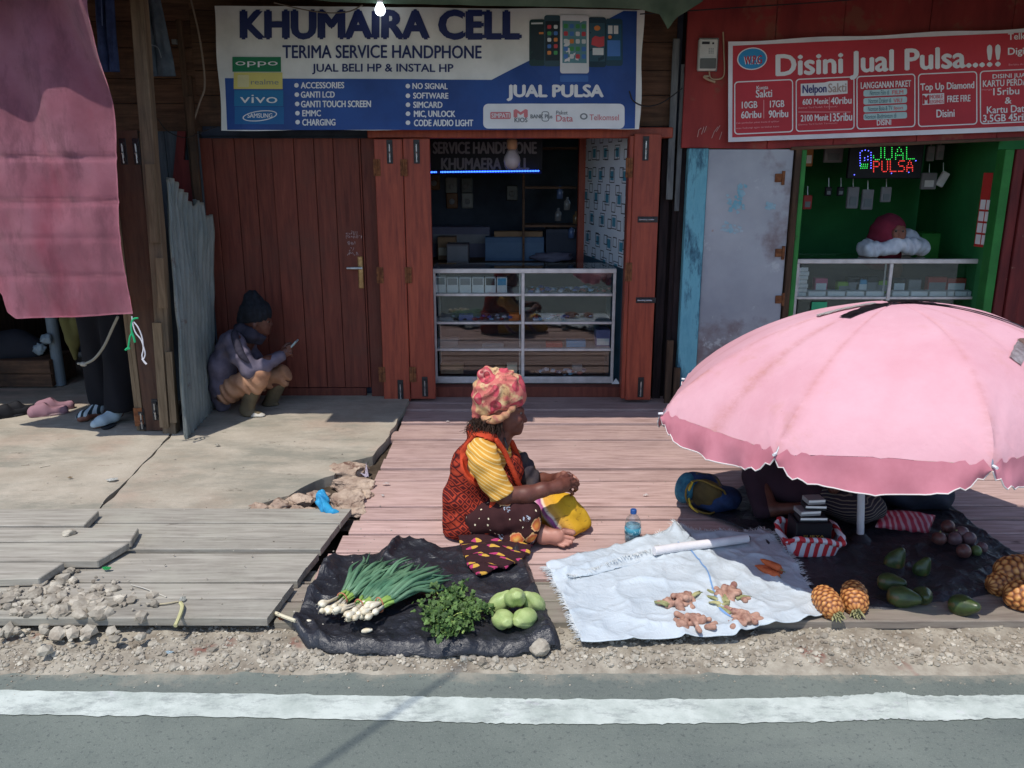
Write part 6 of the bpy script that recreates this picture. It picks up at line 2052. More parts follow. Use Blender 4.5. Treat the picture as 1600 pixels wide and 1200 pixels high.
def near_can(x, y, up):
    """a point on the canopy over (x, y) relative to the pole"""
    r = math.hypot(x, y); a = math.atan2(y, x)
    best = 0
    for _ in range(1): pass
    k = int(((math.degrees(a) - 3) % 360) // 45); f = (((math.degrees(a) - 3) % 360) - 45 * k) / 45
    lo, hi = .0, 1.0
    for _ in range(26):
        m_ = (lo + hi) / 2
        q = canopy_pt(k, f, m_)
        if math.hypot(q.x, q.y) < r: lo = m_
        else: hi = m_
    return U(canopy_pt(k, f, lo) + Vector((0, 0, up)))
M['tape'] = mat('black_tape', srgb(44, 42, 46), srgb(26, 26, 30), scale=20, rough=.35, spec=.5, bump=.3, bscale=40)
def patch(name, mt, cx_, cy_, L, Wd, ang, up=.006, jag=.2):
    bm = bmesh.new()
    ca, sa = math.cos(ang), math.sin(ang)
    def f(u, v):
        x, y = (u - .5) * L, (v - .5) * Wd * (1 + jag * noise.noise(Vector((u * 6, ang, 1))))
        return near_can(cx_ + x * ca - y * sa, cy_ + x * sa + y * ca, up + .004 * noise.noise(Vector((u * 9, v * 3, ang))))
    grid(bm, f, 26, 6)
    bmesh.ops.solidify(bm, geom=list(bm.faces), thickness=.0015)
    return obj(name, bm, mt, um, True)
patch('tape_patch', M['tape'], -.17, -.09, .24, .07, R(28), .007)
patch('tape_patch', M['tape'], .0, -.02, .10, .08, 0, .010)
patch('tape_patch', M['tape'], .40, -.235, .84, .05, R(-30), .006)
patch('tape_patch', M['tape'], .10, -.01, .16, .07, R(-10), .008)
patch('cloth_patch', plain('patch_pale', srgb(196, 190, 184)), -.22, -.01, .26, .035, R(4), .008)
cl = mat('clear_tape', srgb(206, 196, 196), srgb(150, 132, 132), scale=14, rough=.15, spec=.7)
patch('tape_patch', cl, .30, -.53, .17, .05, R(52), .006)
patch('tape_patch', mat('brown_tape', srgb(158, 126, 112), srgb(118, 92, 84), scale=18, rough=.3, spec=.5), .37, -.50, .13, .04, R(112), .008)

# ------------------------------------------------------------------ fruit under the umbrella
def pine_bm(Lz=.085, Rr=.05):
    bm = bmesh.new()
    nu, nv, rows_, cols = 120, 80, 9, 11
    def eye(a, h):
        v_ = h * rows_
        r_ = math.floor(v_)
        u_ = a / 6.28319 * cols + .5 * (r_ % 2)
        fx, fy = (u_ % 1) - .5, (v_ % 1) - .5
        return max(0, 1 - (fx * fx * 3.2 + fy * fy * 3.4))
    rings = []
    lay = bm.verts.layers.float_color.new('eye')
    for j in range(nv + 1):
        h = j / nv
        z = (h - .5) * 2 * Lz
        r0 = Rr * (max(0, 1 - abs(2 * h - 1) ** 2.6)) ** .5 + .002
        ring = []
        for i in range(nu):
            a = i * 6.28319 / nu
            e = eye(a + .05 * noise.noise(Vector((a * 3, h * 7, 1))), h + .018 * noise.noise(Vector((a * 3, h * 9, 5)))) * (.8 + .4 * noise.noise(Vector((a * 5, h * 12, 8))))
            r = r0 + .0055 * e * min(1, r0 / Rr * 1.4)
            v_ = bm.verts.new((r * math.cos(a), r * math.sin(a), z)); v_[lay] = (e, e, e, 1)
            ring.append(v_)
        rings.append(ring)
    for a, b in zip(rings, rings[1:]):
        for i in range(nu): bm.faces.new((a[i], a[(i + 1) % nu], b[(i + 1) % nu], b[i]))
    bm.faces.new(rings[0][::-1]); bm.faces.new(rings[-1])
    return bm
n = NT('pineapple_skin')
at_ = n.n('ShaderNodeAttribute'); at_.attribute_name = 'eye'
n1 = n.noise(n.coords(), 16, 3)
c = n.ramp(n.math('ADD', at_.outputs['Fac'], n.math('MULTIPLY', n1, .25)), [(.12, srgb(92, 52, 28)), (.45, srgb(158, 94, 48)), (1.0, srgb(216, 158, 92))])
M['pine'] = n.done(c, .5, .4)
pme = None
def pineapple(px, py, z, rot, sc, lab, stub=True):
    global pme
    t = T('pineapple', lab, 'pineapple', (0, 0, 0), 'pineapples in the umbrella shade')
    if pme is None:
        b = obj('fruit', pine_bm(), M['pine'], t, True); pme = b.data
    else: b = obj('fruit', pme, None, t)
    if stub:
        bm = bmesh.new()
        for k in range(14):
            a = k * 2.4; r = .004 + .0011 * k
            q0 = Vector((r * math.cos(a), r * math.sin(a), .082)); q1 = Vector((r * 1.8 * math.cos(a), r * 1.8 * math.sin(a), .100 + .004 * (k % 3)))
            tube(bm, [q0, (q0 + q1) / 2, q1], [.006, .005, .001], 5)
        obj('cut_crown', bm, mat('crown_cut', srgb(180, 176, 130), srgb(120, 116, 78), scale=20), t, True)
    p = G(px, py, z)
    t.location = p; t.rotation_euler = rot; t.scale = (sc,) * 3
    return t
pineapple(1293, 941, .052, (R(100), 0, R(8)), .98, 'bright orange pineapple on the corner of the white sack, lit by the sun')
pineapple(1335, 934, .052, (R(105), 0, R(-14)), 1.0, 'reddish brown pineapple just right of the sunlit one, cut end to the front')
pineapple(1596, 893, .09, (R(84), 0, R(86)), 1.35, 'large orange pineapple lying on top at the right edge of the picture', False)
pineapple(1610, 932, .06, (R(90), 0, R(80)), 1.25, 'pineapple nearest the road at the right edge, its front end in the sun')
pineapple(1572, 912, .045, (R(88), 0, R(100)), 1.05, 'dark pineapple underneath the large one at the right edge', True)
def avo_bm():
    bm = bmesh.new()
    pr_ = spline([Vector(q) for q in ((.0008, -.062, 0), (.022, -.058, 0), (.038, -.044, 0), (.045, -.02, 0), (.041, .008, 0), (.030, .034, 0), (.020, .055, 0), (.011, .066, 0), (.0008, .069, 0))], 26)
    lathe(bm, [(max(q.x, .0006), q.y) for q in pr_], 30, wob=lambda q, a: q * (1 + .02 * noise.noise(q * 30)))
    return bm
ame = None
M['avo'] = mat('avocado_skin', srgb(66, 84, 40), srgb(46, 58, 30), scale=20, rough=.35, spec=.5, bump=.3, bscale=120, bd=.002, spots=(7, srgb(104, 84, 46), .56))
for x, y, z, rot, sc, lab in ((1400, 872, .05, (.3, .2, .5), 1.15, 'upright avocado at the back of the green pile, its top brownish'), (1442, 884, .05, (.2, -.3, 2), .95, 'small avocado alone right of the back one in the shade'),
                              (1393, 908, .05, (1.3, .2, .8), 1.1, 'brownish avocado at the left of the pile, behind the long one'), (1412, 931, .05, (1.45, 0, 1.0), 1.25, 'long green avocado lying at the front left with its stalk end to the right'),
                              (1443, 929, .05, (1.2, .1, -.3), 1.05, 'round green avocado beside the long one at the front'), (1507, 944, .05, (1.2, 0, .5), 1.2, 'lone avocado nearest the road, right of the pile, with a yellowish end')):
    if ame is None:
        o = obj('avocado', avo_bm(), M['avo'], smooth=True); ame = o.data
    else:
        o = bpy.data.objects.new('avocado', ame); COL.objects.link(o)
    p = G(x, y, z); o.location = p; o.rotation_euler = rot; o.scale = (sc * .85,) * 3; o.location.z *= .86
    tag(o, lab, 'avocado', 'avocados in the umbrella shade')
fm_ = [mat('passion_a', srgb(110, 74, 66), srgb(84, 54, 52), scale=24, rough=.4, spec=.4, spots=(30, srgb(150, 110, 90), .66)), mat('passion_b', srgb(118, 92, 92), srgb(90, 68, 72), scale=24, rough=.4, spec=.4), mat('passion_c', srgb(96, 116, 66), srgb(74, 92, 52), scale=24, rough=.4, spec=.4)]
fl = [(1466, 849, 0, 0, 'brown round fruit at the left end of the round fruit pile'), (1479, 835, .01, 0, 'round fruit highest at the back left of the pile'), (1490, 850, 0, 1, 'dull round fruit in the middle of the pile'), (1500, 846, .012, 1, 'greyish round fruit second from the back of the pile'),
      (1512, 851, .004, 1, 'large greyish round fruit at the right of the pile middle'), (1504, 869, 0, 0, 'reddish round fruit at the front of the pile'), (1524, 866, 0, 2, 'greenish round fruit at the front right of the pile'), (1533, 861, 0, 1, 'small grey round fruit furthest right of the pile')]
for i, (x, y, z, m_, lab) in enumerate(fl):
    bm = bmesh.new(); r = .034 - .008 * (i in (6, 7))
    p = G(x, y + 4, .0)
    ico(bm, (0, 0, 0), r, 4, .03, (1, 1, .93), 1.5, i)
    o = obj('round_fruit', bm, fm_[m_], smooth=True); o.location = p + Vector((0, 0, r + .006 + z * 1.6)); o.rotation_euler = (i, i * .7, 0)
    tag(o, lab, 'fruit', 'round fruit piled in the shade')
    if i % 3 == 0:
        bm = bmesh.new(); tube(bm, [(0, 0, r * .9), (.002, 0, r * 1.12)], .004, 6); obj('stalk', bm, M['stalk'], o)

# ------------------------------------------------------------------ basket with striped cloth and cigarette cartons
n = NT('red_white_stripes')
v = n.coords()
sep = n.n('ShaderNodeSeparateXYZ'); n.l(v, sep.inputs[0])
st1 = n.math('GREATER_THAN', n.math('SINE', n.math('MULTIPLY', n.math('ADD', sep.outputs['X'], n.math('MULTIPLY', sep.outputs['Y'], .35)), 150)), 0)
c = n.mix(srgb(200, 196, 204), srgb(186, 48, 56), st1)
n.bump(n.noise(v, 18, 3), .3, .01)
M['stripe'] = n.done(c, .6, .3)
bx0, by0 = G(1236, 874, 0), G(1311, 875, 0)
bc = Vector(((bx0.x + by0.x) / 2, bx0.y + .10, 0))
bk = T('striped_basket', 'basket lined with red and white striped plastic cloth under the umbrella', 'basket', bc)
bm = bmesh.new()
W_, D_, H_ = (by0.x - bx0.x) / 2, .10, .085
def bsk(u, v):
    a = u * 6.28319
    s_ = 1 + .18 * v
    c_, s2_ = math.cos(a), math.sin(a)
    ex = .42
    x = W_ * s_ * math.copysign(abs(c_) ** ex, c_); y = D_ * s_ * math.copysign(abs(s2_) ** ex, s2_)
    rr = .004 * math.sin(a * 17) * v + .01 * noise.noise(Vector((c_ * 3, s2_ * 3, v * 2))) * v
    return bc + Vector((x * (1 + rr * 6), y * (1 + rr * 6), .01 + H_ * v + .016 * v * math.sin(a * 3 + 1)))
g_ = grid(bm, bsk, 72, 12)
bmesh.ops.remove_doubles(bm, verts=bm.verts, dist=.0005)
bm.faces.new([v_ for v_ in [g_[i][0] for i in range(72)] if v_.is_valid][::-1])
bmesh.ops.solidify(bm, geom=list(bm.faces), thickness=.004)
obj('cloth_lining', bm, M['stripe'], bk, True)
bm = bmesh.new()
def roll(u, v):
    a = u * 6.28319; p = bsk(u, 1.0); b = v * 6.28319
    o = Vector((math.cos(a), math.sin(a), 0))
    r = .014 + .006 * noise.noise(Vector((math.cos(a) * 3, math.sin(a) * 3, 1)))
    return p + o * r * math.cos(b) + Vector((0, 0, r * math.sin(b)))
grid(bm, roll, 72, 9)
obj('rolled_edge', bm, M['stripe'], bk, True)
k_ = bc + Vector((0, 0, .03))
bm = bmesh.new(); box(bm, bc.x - .085, bc.x + .085, bc.y - .06, bc.y + .07, .035, .165, .004)
bb = obj('black_carton', bm, plain('carton_black', srgb(30, 28, 34), .4))
tag(bb, 'black carton with gold lettering standing in the striped basket', 'carton')
g2 = text_bm('SURYA', .01)
for v_ in g2.verts: v_.co = Vector((bc.x - .05 + .1 * v_.co.x, bc.y - .0612, .092 + .014 * v_.co.y))
obj('lettering', g2, plain('gold_print', srgb(190, 150, 70), .4, .5), bb)
def pack(dx, dy, z, w_, d_, h_, mt, lab, ang=0):
    bm = bmesh.new(); box(bm, -w_ / 2, w_ / 2, -d_ / 2, d_ / 2, 0, h_, .002)
    o = obj('cigarette_pack', bm, M[mt]); o.location = bc + Vector((dx, dy, z)); o.rotation_euler = (0, 0, ang)
    tag(o, lab, 'pack', 'packs on the black carton')
    bm = bmesh.new(); box(bm, -w_ / 2 + .002, w_ / 2 - .002, -d_ / 2 - .001, -d_ / 2 + .001, h_ * .52, h_ * .95); obj('white_band', bm, M['white_card'], o)
pack(-.005, -.01, .168, .13, .09, .024, 'p_black', 'lowest pack on the black carton, with a white band')
pack(-.02, .0, .194, .10, .08, .024, 'c_grey', 'middle grey pack on the black carton', .12)
pack(.01, .005, .220, .10, .08, .024, 'p_black', 'black pack with white band, second from the top', -.06)
pack(.01, .01, .246, .085, .07, .024, 'c_grey', 'topmost grey pack of the stack on the black carton', .1)
# pink package leaning on the sheet
a_, b_, c_, d_ = P(1376, 806, 3.98), P(1461, 814, 3.98), P(1450, 843, 3.86), P(1366, 833, 3.86)
bm = bmesh.new()
cf2 = coons([a_, b_], [b_, c_], [d_, c_], [a_, d_])
grid(bm, lambda u, v: cf2(u, v) + Vector((0, 0, max(0, .0 + .03 * math.sin(u * math.pi) ** .4 * math.sin(v * math.pi) ** .4) + .006 * noise.noise(Vector((u * 8, v * 5, 1))))), 30, 14)
bmesh.ops.solidify(bm, geom=list(bm.faces), thickness=.03)
n = NT('pink_package'); wv = n.n('ShaderNodeTexWave'); wv.inputs['Scale'].default_value = 9; wv.inputs['Distortion'].default_value = 4; n.l(n.coords(), wv.inputs[0])
c = n.ramp(wv.outputs[0], [(.35, srgb(204, 70, 92)), (.6, srgb(220, 120, 136)), (.8, srgb(226, 180, 186))]); n.done(c, .4, .4)
o = obj('pink_package', bm, n.m, smooth=True)
zmin = min(v_.co.z for v_ in o.data.vertices); o.location.z = max(0, .012 - zmin)
tag(o, 'flat pink and white package lying right of the umbrella pole', 'package')

# ------------------------------------------------------------------ blue bag by the umbrella and the woven cloth
bc2 = G(1112, 812, 0)
bg = T('blue_bag', 'dark blue shoulder bag with yellow piping slumped at the left under the umbrella', 'bag', bc2)
s = SDF((bc2.x - .22, bc2.y - .05, 0), (bc2.x + .24, bc2.y + .45, .36), .006)
s.ell(bc2 + Vector((-.02, .16, .10)), (.12, .09, .10), Matrix.Rotation(.35, 4, 'Y'), .03)
s.ell(bc2 + Vector((.06, .15, .06)), (.13, .11, .07), None, .03)
s.ell(bc2 + Vector((-.06, .17, .13)), (.06, .08, .06), None, .03)
s.wrinkle(.006, lambda X, Y, Z: np.sin(X * 38 + Z * 30 + 3 * np.sin(Z * 21)) * np.cos(Y * 26))
s.cut((0, 0, .012), (0, 0, -1))
obj('bag_body', s.mesh('bag_body'), mat('bag_blue', srgb(34, 56, 96), srgb(24, 34, 58), scale=12, rough=.8, bump=.3, bscale=120, spots=(6, srgb(110, 96, 52), .56)), bg)
s = SDF((bc2.x - .22, bc2.y - .05, 0), (bc2.x + .1, bc2.y + .45, .36), .006)
s.ell(bc2 + Vector((-.115, .15, .12)), (.05, .09, .085), Matrix.Rotation(.3, 4, 'Y'), .02)
obj('side_panel', s.mesh('side_panel'), mat('bag_teal', srgb(52, 112, 132), srgb(34, 76, 100), scale=30, rough=.9, bump=.4), bg)
def ring(c, rx, rz, tilt, r, mt, nm):
    bm = bmesh.new()
    tube(bm, [c + Matrix.Rotation(tilt, 3, 'Y') @ Vector((rx * math.cos(k * .2618) * (1 + .18 * math.sin(k * .7)), .02 * math.sin(k * .9), rz * math.sin(k * .2618) * (1 + .15 * math.cos(k * .5)))) for k in range(25)], r, 6, False)
    return obj(nm, bm, mt, bg, True)
s = SDF((bc2.x - .2, bc2.y - .05, 0), (bc2.x + .15, bc2.y + .35, .30), .005)
s.ell(bc2 + Vector((-.015, .085, .112)), (.085, .035, .080), Matrix.Rotation(.4, 4, 'Y'), .02)
s.wrinkle(.004, lambda X, Y, Z: np.sin(60 * X + 70 * Z))
obj('front_panel', s.mesh('front_panel'), mat('bag_olive', srgb(92, 76, 44), srgb(62, 52, 34), scale=10, rough=.9), bg)
ring(bc2 + Vector((-.03, .055, .105)), .10, .095, .4, .0055, plain('piping_yellow', srgb(120, 98, 42)), 'piping')
bm = bmesh.new(); tube(bm, spline([bc2 + Vector(q) for q in ((-.10, .06, .19), (-.115, .07, .12), (-.10, .07, .05), (-.06, .05, .02))], 14), .007, 6); obj('piping', bm, plain('piping_bright', srgb(216, 184, 60)), bg, True)

n = NT('ikat_cloth')
v = n.coords((1, 1, 1), (0, 0, .22))
sep = n.n('ShaderNodeSeparateXYZ'); n.l(v, sep.inputs[0])
uu, vv = n.math('ADD', n.math('MULTIPLY', sep.outputs['X'], 9.5), n.math('MULTIPLY', n.noise(n.coords(), 6, 2), 1.1)), n.math('ADD', n.math('MULTIPLY', sep.outputs['Y'], 22), n.math('MULTIPLY', n.noise(n.coords(), 5, 2), 1.6))
row = n.math('FLOOR', vv)
fu = n.math('FRACT', n.math('ADD', uu, n.math('MULTIPLY', row, .43)))
fv = n.math('ABSOLUTE', n.math('SUBTRACT', n.math('FRACT', vv), .5))
wid = n.math('MULTIPLY', n.math('MULTIPLY', fu, n.math('SUBTRACT', .66, fu)), n.math('MULTIPLY_ADD', n.noise(v, 14, 2), 3.0, .5))
on = n.math('MULTIPLY', n.math('GREATER_THAN', wid, fv), n.math('GREATER_THAN', wid, .03))
alt = n.math('FRACT', n.math('MULTIPLY', row, .5))
dash = n.mix(srgb(176, 62, 104), srgb(200, 156, 66), n.math('GREATER_THAN', n.math('ADD', fu, n.math('MULTIPLY', n.noise(v, 9, 2), .5)), .52))
bs = n.mix(srgb(62, 36, 38), srgb(44, 26, 30), n.noise(v, 50, 3))
c = n.mix(bs, dash, on)
wv = n.n('ShaderNodeTexWave', bands_direction='Y'); wv.inputs['Scale'].default_value = 26; wv.inputs['Distortion'].default_value = 2; n.l(v, wv.inputs[0])
n.bump(wv.outputs[0], .5, .006)
M['ikat'] = n.done(c, .9, .15)
def ik(u, v, p):
    return .030 + .024 * math.sin(min(u, 1) * math.pi) * (1 - v * .5) + .009 * math.sin(p.y * 62 + p.x * 22 + 2 * noise.noise(p * 6)) + .008 * noise.noise(Vector((p.x * 12, p.y * 12, 2)))
sheet('woven_cloth', M['ikat'], [(716, 846), (760, 846), (800, 848), (833, 852)], [(833, 852), (828, 872), (806, 890)], [(733, 895), (748, 908), (760, 906), (785, 898), (806, 890)], [(716, 846), (722, 868), (733, 895)], .012, 44, 34, ik,
      'dark brown woven cloth with pink and yellow dashes spread below the sitting woman', 'cloth', .006)
# small litter
def scrap(px, py, w_, h_, c, lab, z=.04, name='paper_scrap', seed=0):
    p = G(px, py, z); k = FPX / (p.y * CT + CAMH * ST); rnd = random.Random(seed + int(px))
    bm = bmesh.new(); rx, ry = w_ / k / 2, h_ / k
    pts = [bm.verts.new(p + Vector((rx * math.cos(a) * rnd.uniform(.6, 1.2), ry * math.sin(a) * rnd.uniform(.6, 1.2), rnd.uniform(.002, .012)))) for a in [i * .8976 for i in range(7)]]
    cc = bm.verts.new(p + Vector((0, 0, .016)))
    for i in range(7): bm.faces.new((pts[i], pts[(i + 1) % 7], cc))
    bmesh.ops.solidify(bm, geom=list(bm.faces), thickness=.001)
    tag(obj(name, bm, plain('scrap', c)), lab, 'litter', 'litter on the ground')
scrap(175, 751, 20, 8, srgb(206, 206, 200), 'crumpled white paper on the left pavement slab beside the long joint')
scrap(340, 697, 10, 4, srgb(190, 184, 170), 'small pale paper scrap near the foot of the corrugated sheet', .035)
scrap(110, 748, 8, 3, srgb(150, 130, 100), 'tiny tan scrap among dark stains on the left pavement', .037)
scrap(604, 757, 16, 3, srgb(226, 214, 208), 'white strip of paper on the boardwalk just right of the rubble', .006)
scrap(598, 776, 5, 3, srgb(220, 214, 208), 'tiny white scrap on the boardwalk end, level with the blue rag', .006)
scrap(167, 890, 18, 3, srgb(50, 170, 90), 'thin bright green scrap of plastic on the left deck', .05, 'plastic_scrap')
scrap(162, 879, 12, 5, srgb(150, 96, 66), 'brown dry leaf at the end of the wide loose plank', .05, 'dry_leaf')
scrap(286, 938, 10, 8, srgb(206, 206, 196), 'fluffy white scrap above the yellowish root on the left deck', .05)
scrap(263, 1022, 18, 4, srgb(186, 206, 214), 'pale blue plastic flake at the edge of the road', -.03, 'plastic_scrap')
scrap(440, 968, 14, 7, srgb(180, 110, 70), 'orange brown peel beside the black sheet left corner', 0, 'peel')
scrap(700, 660, 8, 2, srgb(214, 200, 190), 'tiny pale scrap on the boardwalk near the folding doors', .006)
scrap(1010, 775, 10, 2, srgb(226, 216, 210), 'thin white scrap on the boardwalk above the water bottle', .006)
def twig(pts, r, c, lab, z=.05):
    bm = bmesh.new(); tube(bm, spline([G(x, y, z + d) for x, y, d in pts], 16), r, 6)
    tag(obj('twig', bm, plain('twig', c, .8)), lab, 'twig')
twig([(274, 978, .0), (281, 962, .01), (285, 948, .012), (282, 942, .004)], .008, srgb(196, 190, 140), 'curved yellowish root lying on the left deck near the road')
twig([(238, 945, .0), (260, 943, .004), (278, 940, .0)], .004, srgb(180, 168, 140), 'thin straw beside the fluffy scrap on the left deck')
twig([(205, 914, 0), (228, 920, .004), (260, 933, 0)], .0025, srgb(190, 184, 170), 'long thin straw across the middle of the left deck')
twig([(422, 954, -.03), (440, 962, -.02), (462, 970, .0)], .008, srgb(220, 210, 180), 'pale peeled stick poking out beside the black sheet left corner')
twig([(62, 730, -.01), (78, 727, -.01)], .003, srgb(200, 190, 170), 'short pale straw on the left pavement')
# blue rag and white shard in the rubble
p = G(508, 806, .03)
s = SDF((p.x - .12, p.y - .08, 0), (p.x + .14, p.y + .2, .2), .005)
s.chain([p + Vector(q) for q in ((-.03, .07, .10), (-.02, .05, .06), (.0, .03, .03), (.04, .01, .015), (.06, .01, .012))], [.018, .03, .026, .018, .01], .012)
s.ell(p + Vector((-.035, .06, .07)), (.028, .02, .03), None, .01)
s.wrinkle(.005, lambda X, Y, Z: np.sin(X * 130 + Z * 90 + 2 * np.sin(Y * 80)))
tag(obj('blue_rag', s.mesh('blue_rag'), mat('rag_blue', srgb(56, 164, 206), srgb(36, 120, 168), scale=20, rough=.6)), 'bright blue plastic rag lying among the broken concrete', 'rag')
a, b, c_ = G(572, 722, .07), G(573, 745, .04), G(562, 738, .05)
bm = bmesh.new()
for q in ([a, b + Vector((-.012, 0, 0)), b + Vector((.012, 0, .002))], [c_, b + Vector((-.004, -.01, 0)), b + Vector((.01, .012, .004))]):
    bm.faces.new([bm.verts.new(v_) for v_ in q])
bmesh.ops.solidify(bm, geom=list(bm.faces), thickness=.002)
tag(obj('plastic_shard', bm, plain('shard', srgb(206, 196, 208), .3)), 'pointed white plastic shard standing at the corner of the boardwalk', 'shard')

# ================================================================== PEOPLE
def skin(name, a, b): 
    n = NT(name)
    c = n.ramp(n.noise(n.coords(), 18, 4, .6), [(.3, b), (.7, a)])
    n.bump(n.noise(n.coords(), 160, 3), .15, .002)
    n.b.inputs['Subsurface Weight'].default_value = .06
    n.b.inputs['Subsurface Radius'].default_value = (.01, .004, .002)
    return n.done(c, .5, .4)
M['skin'] = skin('brown_skin', srgb(112, 66, 52), srgb(86, 48, 40))
M['skin_dark'] = skin('dark_skin', srgb(98, 60, 48), srgb(74, 44, 36))
M['skin_light'] = skin('tan_skin', srgb(140, 94, 76), srgb(118, 76, 62))
M['hair'] = mat('dark_hair', srgb(70, 48, 36), srgb(34, 24, 20), scale=30, rough=.8)
M['eye'] = plain('eye_white', srgb(120, 104, 94), .5); M['iris'] = plain('eye_dark', srgb(24, 16, 14), .2)

# ------------------------------------------------------------------ the sitting woman
YW = 3.95
def W(px, py, dy=0.0): return P(px, py, YW + dy)
woman = T('person', 'woman in red patterned headscarf and orange vest sitting cross-legged on the boardwalk', 'person', G(770, 842, 0))
lo, hi = W(670, 560, -.5), W(930, 560, .5)
LO, HI = (lo.x, YW - .45, -.01), (hi.x, YW + .42, .90)
s = SDF(LO, HI, .0048)
hc = W(783, 634)
s.ell(hc, (.098, .076, .092), None, .02)
s.ell(W(799, 655), (.062, .060, .068), None, .03)                 # face
s.ell(W(806, 671), (.032, .034, .026), None, .025)                # jaw and chin
s.cap(W(810.5, 674.5, -.010), W(810.5, 674.5, .010), .013, None, .012)
s.chain([W(814.5, 643), W(818.2, 651), W(820.6, 656.5)], [.0085, .0095, .0125], .010)        # nose
for q in (-1, 1):
    s.ell(W(817.5, 657.5, .011 * q), (.009, .008, .007), None, .006)
    s.ell(W(808, 656, .038 * q), (.024, .018, .022), None, .02)   # cheeks
    s.cap(W(815.5, 640.5, .008 * q), W(811, 640, .042 * q), .011, .009, .012)     # brow
    s.ell(W(782, 654, .066 * q), (.014, .010, .026), None, .008)  # ears
s.cap(W(816.2, 664.6, -.018), W(816.2, 664.6, .018), .0072, None, .006)           # lips
s.cap(W(815.4, 668.0, -.016), W(815.4, 668.0, .016), .0075, None, .006)
s.chain([W(768, 704), W(781, 684), W(789, 664)], [.062, .050, .052], .03)           # neck
# trunk below the clothes
s.chain([W(735, 805), W(741, 765), W(757, 715)], [.12, .115, .115], .05)
s.cap(W(757, 702, -.12), W(764, 700, .12), .05, None, .05)
# arms
s.chain([W(754, 706, -.155), W(786, 774, -.225), W(822, 773, -.205), W(848, 765, -.185), W(864, 762, -.165)], [.050, .043, .0425, .034, .029], .02)
s.chain([W(774, 702, .155), W(826, 752, .17), W(848, 750, .11), W(866, 749, .055)], [.05, .043, .036, .028], .02)
# her right hand closes over the left one
s.chain([W(864, 762, -.165), W(872, 760, -.148), W(882, 756, -.118)], [.029, .033, .032], .015)
s.ell(W(878, 760, -.13), (.036, .026, .032), None, .015)
R_f = [((884, 750, -.120), (893, 747.5, -.098), (899, 750.5, -.068), (897.5, 755.5, -.048)), ((887, 754.5, -.116), (897, 753, -.094), (903, 756.5, -.064), (900, 761, -.046)),
       ((887, 760, -.114), (896.5, 760, -.092), (901, 764, -.064), (897.5, 767.5, -.048)), ((884, 765.5, -.114), (892, 767.5, -.094), (895, 771, -.072), (892, 773.5, -.058))]
for k, f in enumerate(R_f):
    r = (.0100, .0102, .0098, .0086)[k]
    s.chain([W(*q) for q in f], [r * 1.06, r, r * .95, r * .82], .004)
s.chain([W(870, 753, -.135), W(877, 746.5, -.108), W(885, 743.5, -.084), W(891, 744.5, -.066)], [.0135, .0118, .0108, .009], .008)
# left hand, palm turned up inside the right
s.chain([W(866, 749, .055), W(873, 748.5, .028), W(884, 747.5, -.012)], [.028, .030, .029], .015)
L_f = [((886, 752, -.022), (894, 759, -.040), (889, 765, -.052)), ((888, 748, -.010), (898, 752, -.026), (900, 758, -.040)), ((888, 744.5, .006), (898, 747, -.008), (903, 752, -.024)), ((886, 742, .018), (894, 743, .008), (899, 747, -.006))]
for k, f in enumerate(L_f):
    r = (.0096, .0102, .0100, .0086)[k]
    s.chain([W(*q) for q in f], [r * 1.05, r, r * .84], .004)
s.chain([W(872, 743, .02), W(880, 739.5, -.004), W(888, 740.5, -.024), W(893.5, 743, -.036)], [.013, .0118, .0108, .009], .008)
# legs: thigh, shin, and the bare foot that shows its sole
s.chain([W(745, 812, -.11), W(812, 812, -.20), W(838, 832, -.17)], [.075, .06, .036], .03)
s.chain([W(836, 829, -.175), W(846, 832, -.190), W(858, 837, -.205), W(870, 839, -.212)], [.036, .038, .037, .033], .015)
s.ell(W(848, 840, -.205), (.036, .032, .036), None, .015)        # heel
s.ell(W(871, 840, -.215), (.036, .024, .044), None, .015)        # ball
for (a, b, r) in (((881, 829, -.212), (895, 832, -.212), .0150), ((883, 838.5, -.218), (895.5, 841.5, -.222), .0105), ((882, 845, -.224), (892.5, 847.5, -.230), .0098), ((879, 849, -.232), (887.5, 851.5, -.240), .0092), ((874, 851.5, -.238), (881, 854, -.248), .0086)):
    s.cap(W(*a), W(*b), r, r * .95, .004)
s.cut((0, 0, .008), (0, 0, -1))
me = s.mesh('body')
ca = me.color_attributes.new('pale', 'FLOAT_COLOR', 'POINT')
co = np.zeros(len(me.vertices) * 3); me.vertices.foreach_get('co', co); co = co.reshape(-1, 3)
no = np.zeros(len(me.vertices) * 3); me.vertices.foreach_get('normal', no); no = no.reshape(-1, 3)
w_ = np.zeros(len(co))
for q, r in ((W(848, 840, -.23), .055), (W(862, 840, -.23), .055), (W(876, 842, -.23), .055), (W(890, 842, -.23), .06)):
    w_ = np.maximum(w_, np.clip((r - np.linalg.norm(co - np.array(q), axis=1)) / .02, 0, 1))
for q, r in ((W(882, 745, -.0), .045), (W(892, 748, -.01), .045)):
    w_ = np.maximum(w_, np.clip((r - np.linalg.norm(co - np.array(q), axis=1)) / .02, 0, 1) * np.clip(no[:, 2], 0, 1))
ca.data.foreach_set('color', np.repeat(w_, 4).astype(np.float32))
n = NT('woman_skin')
at_ = n.n('ShaderNodeAttribute'); at_.attribute_name = 'pale'
c = n.ramp(n.noise(n.coords(), 18, 4, .6), [(.3, srgb(86, 48, 40)), (.7, srgb(112, 66, 52))])
c = n.mix(c, srgb(178, 124, 106), at_.outputs['Fac'])
n.bump(n.noise(n.coords(), 160, 3), .15, .002)
obj('body', me, n.done(c, .5, .4), woman)
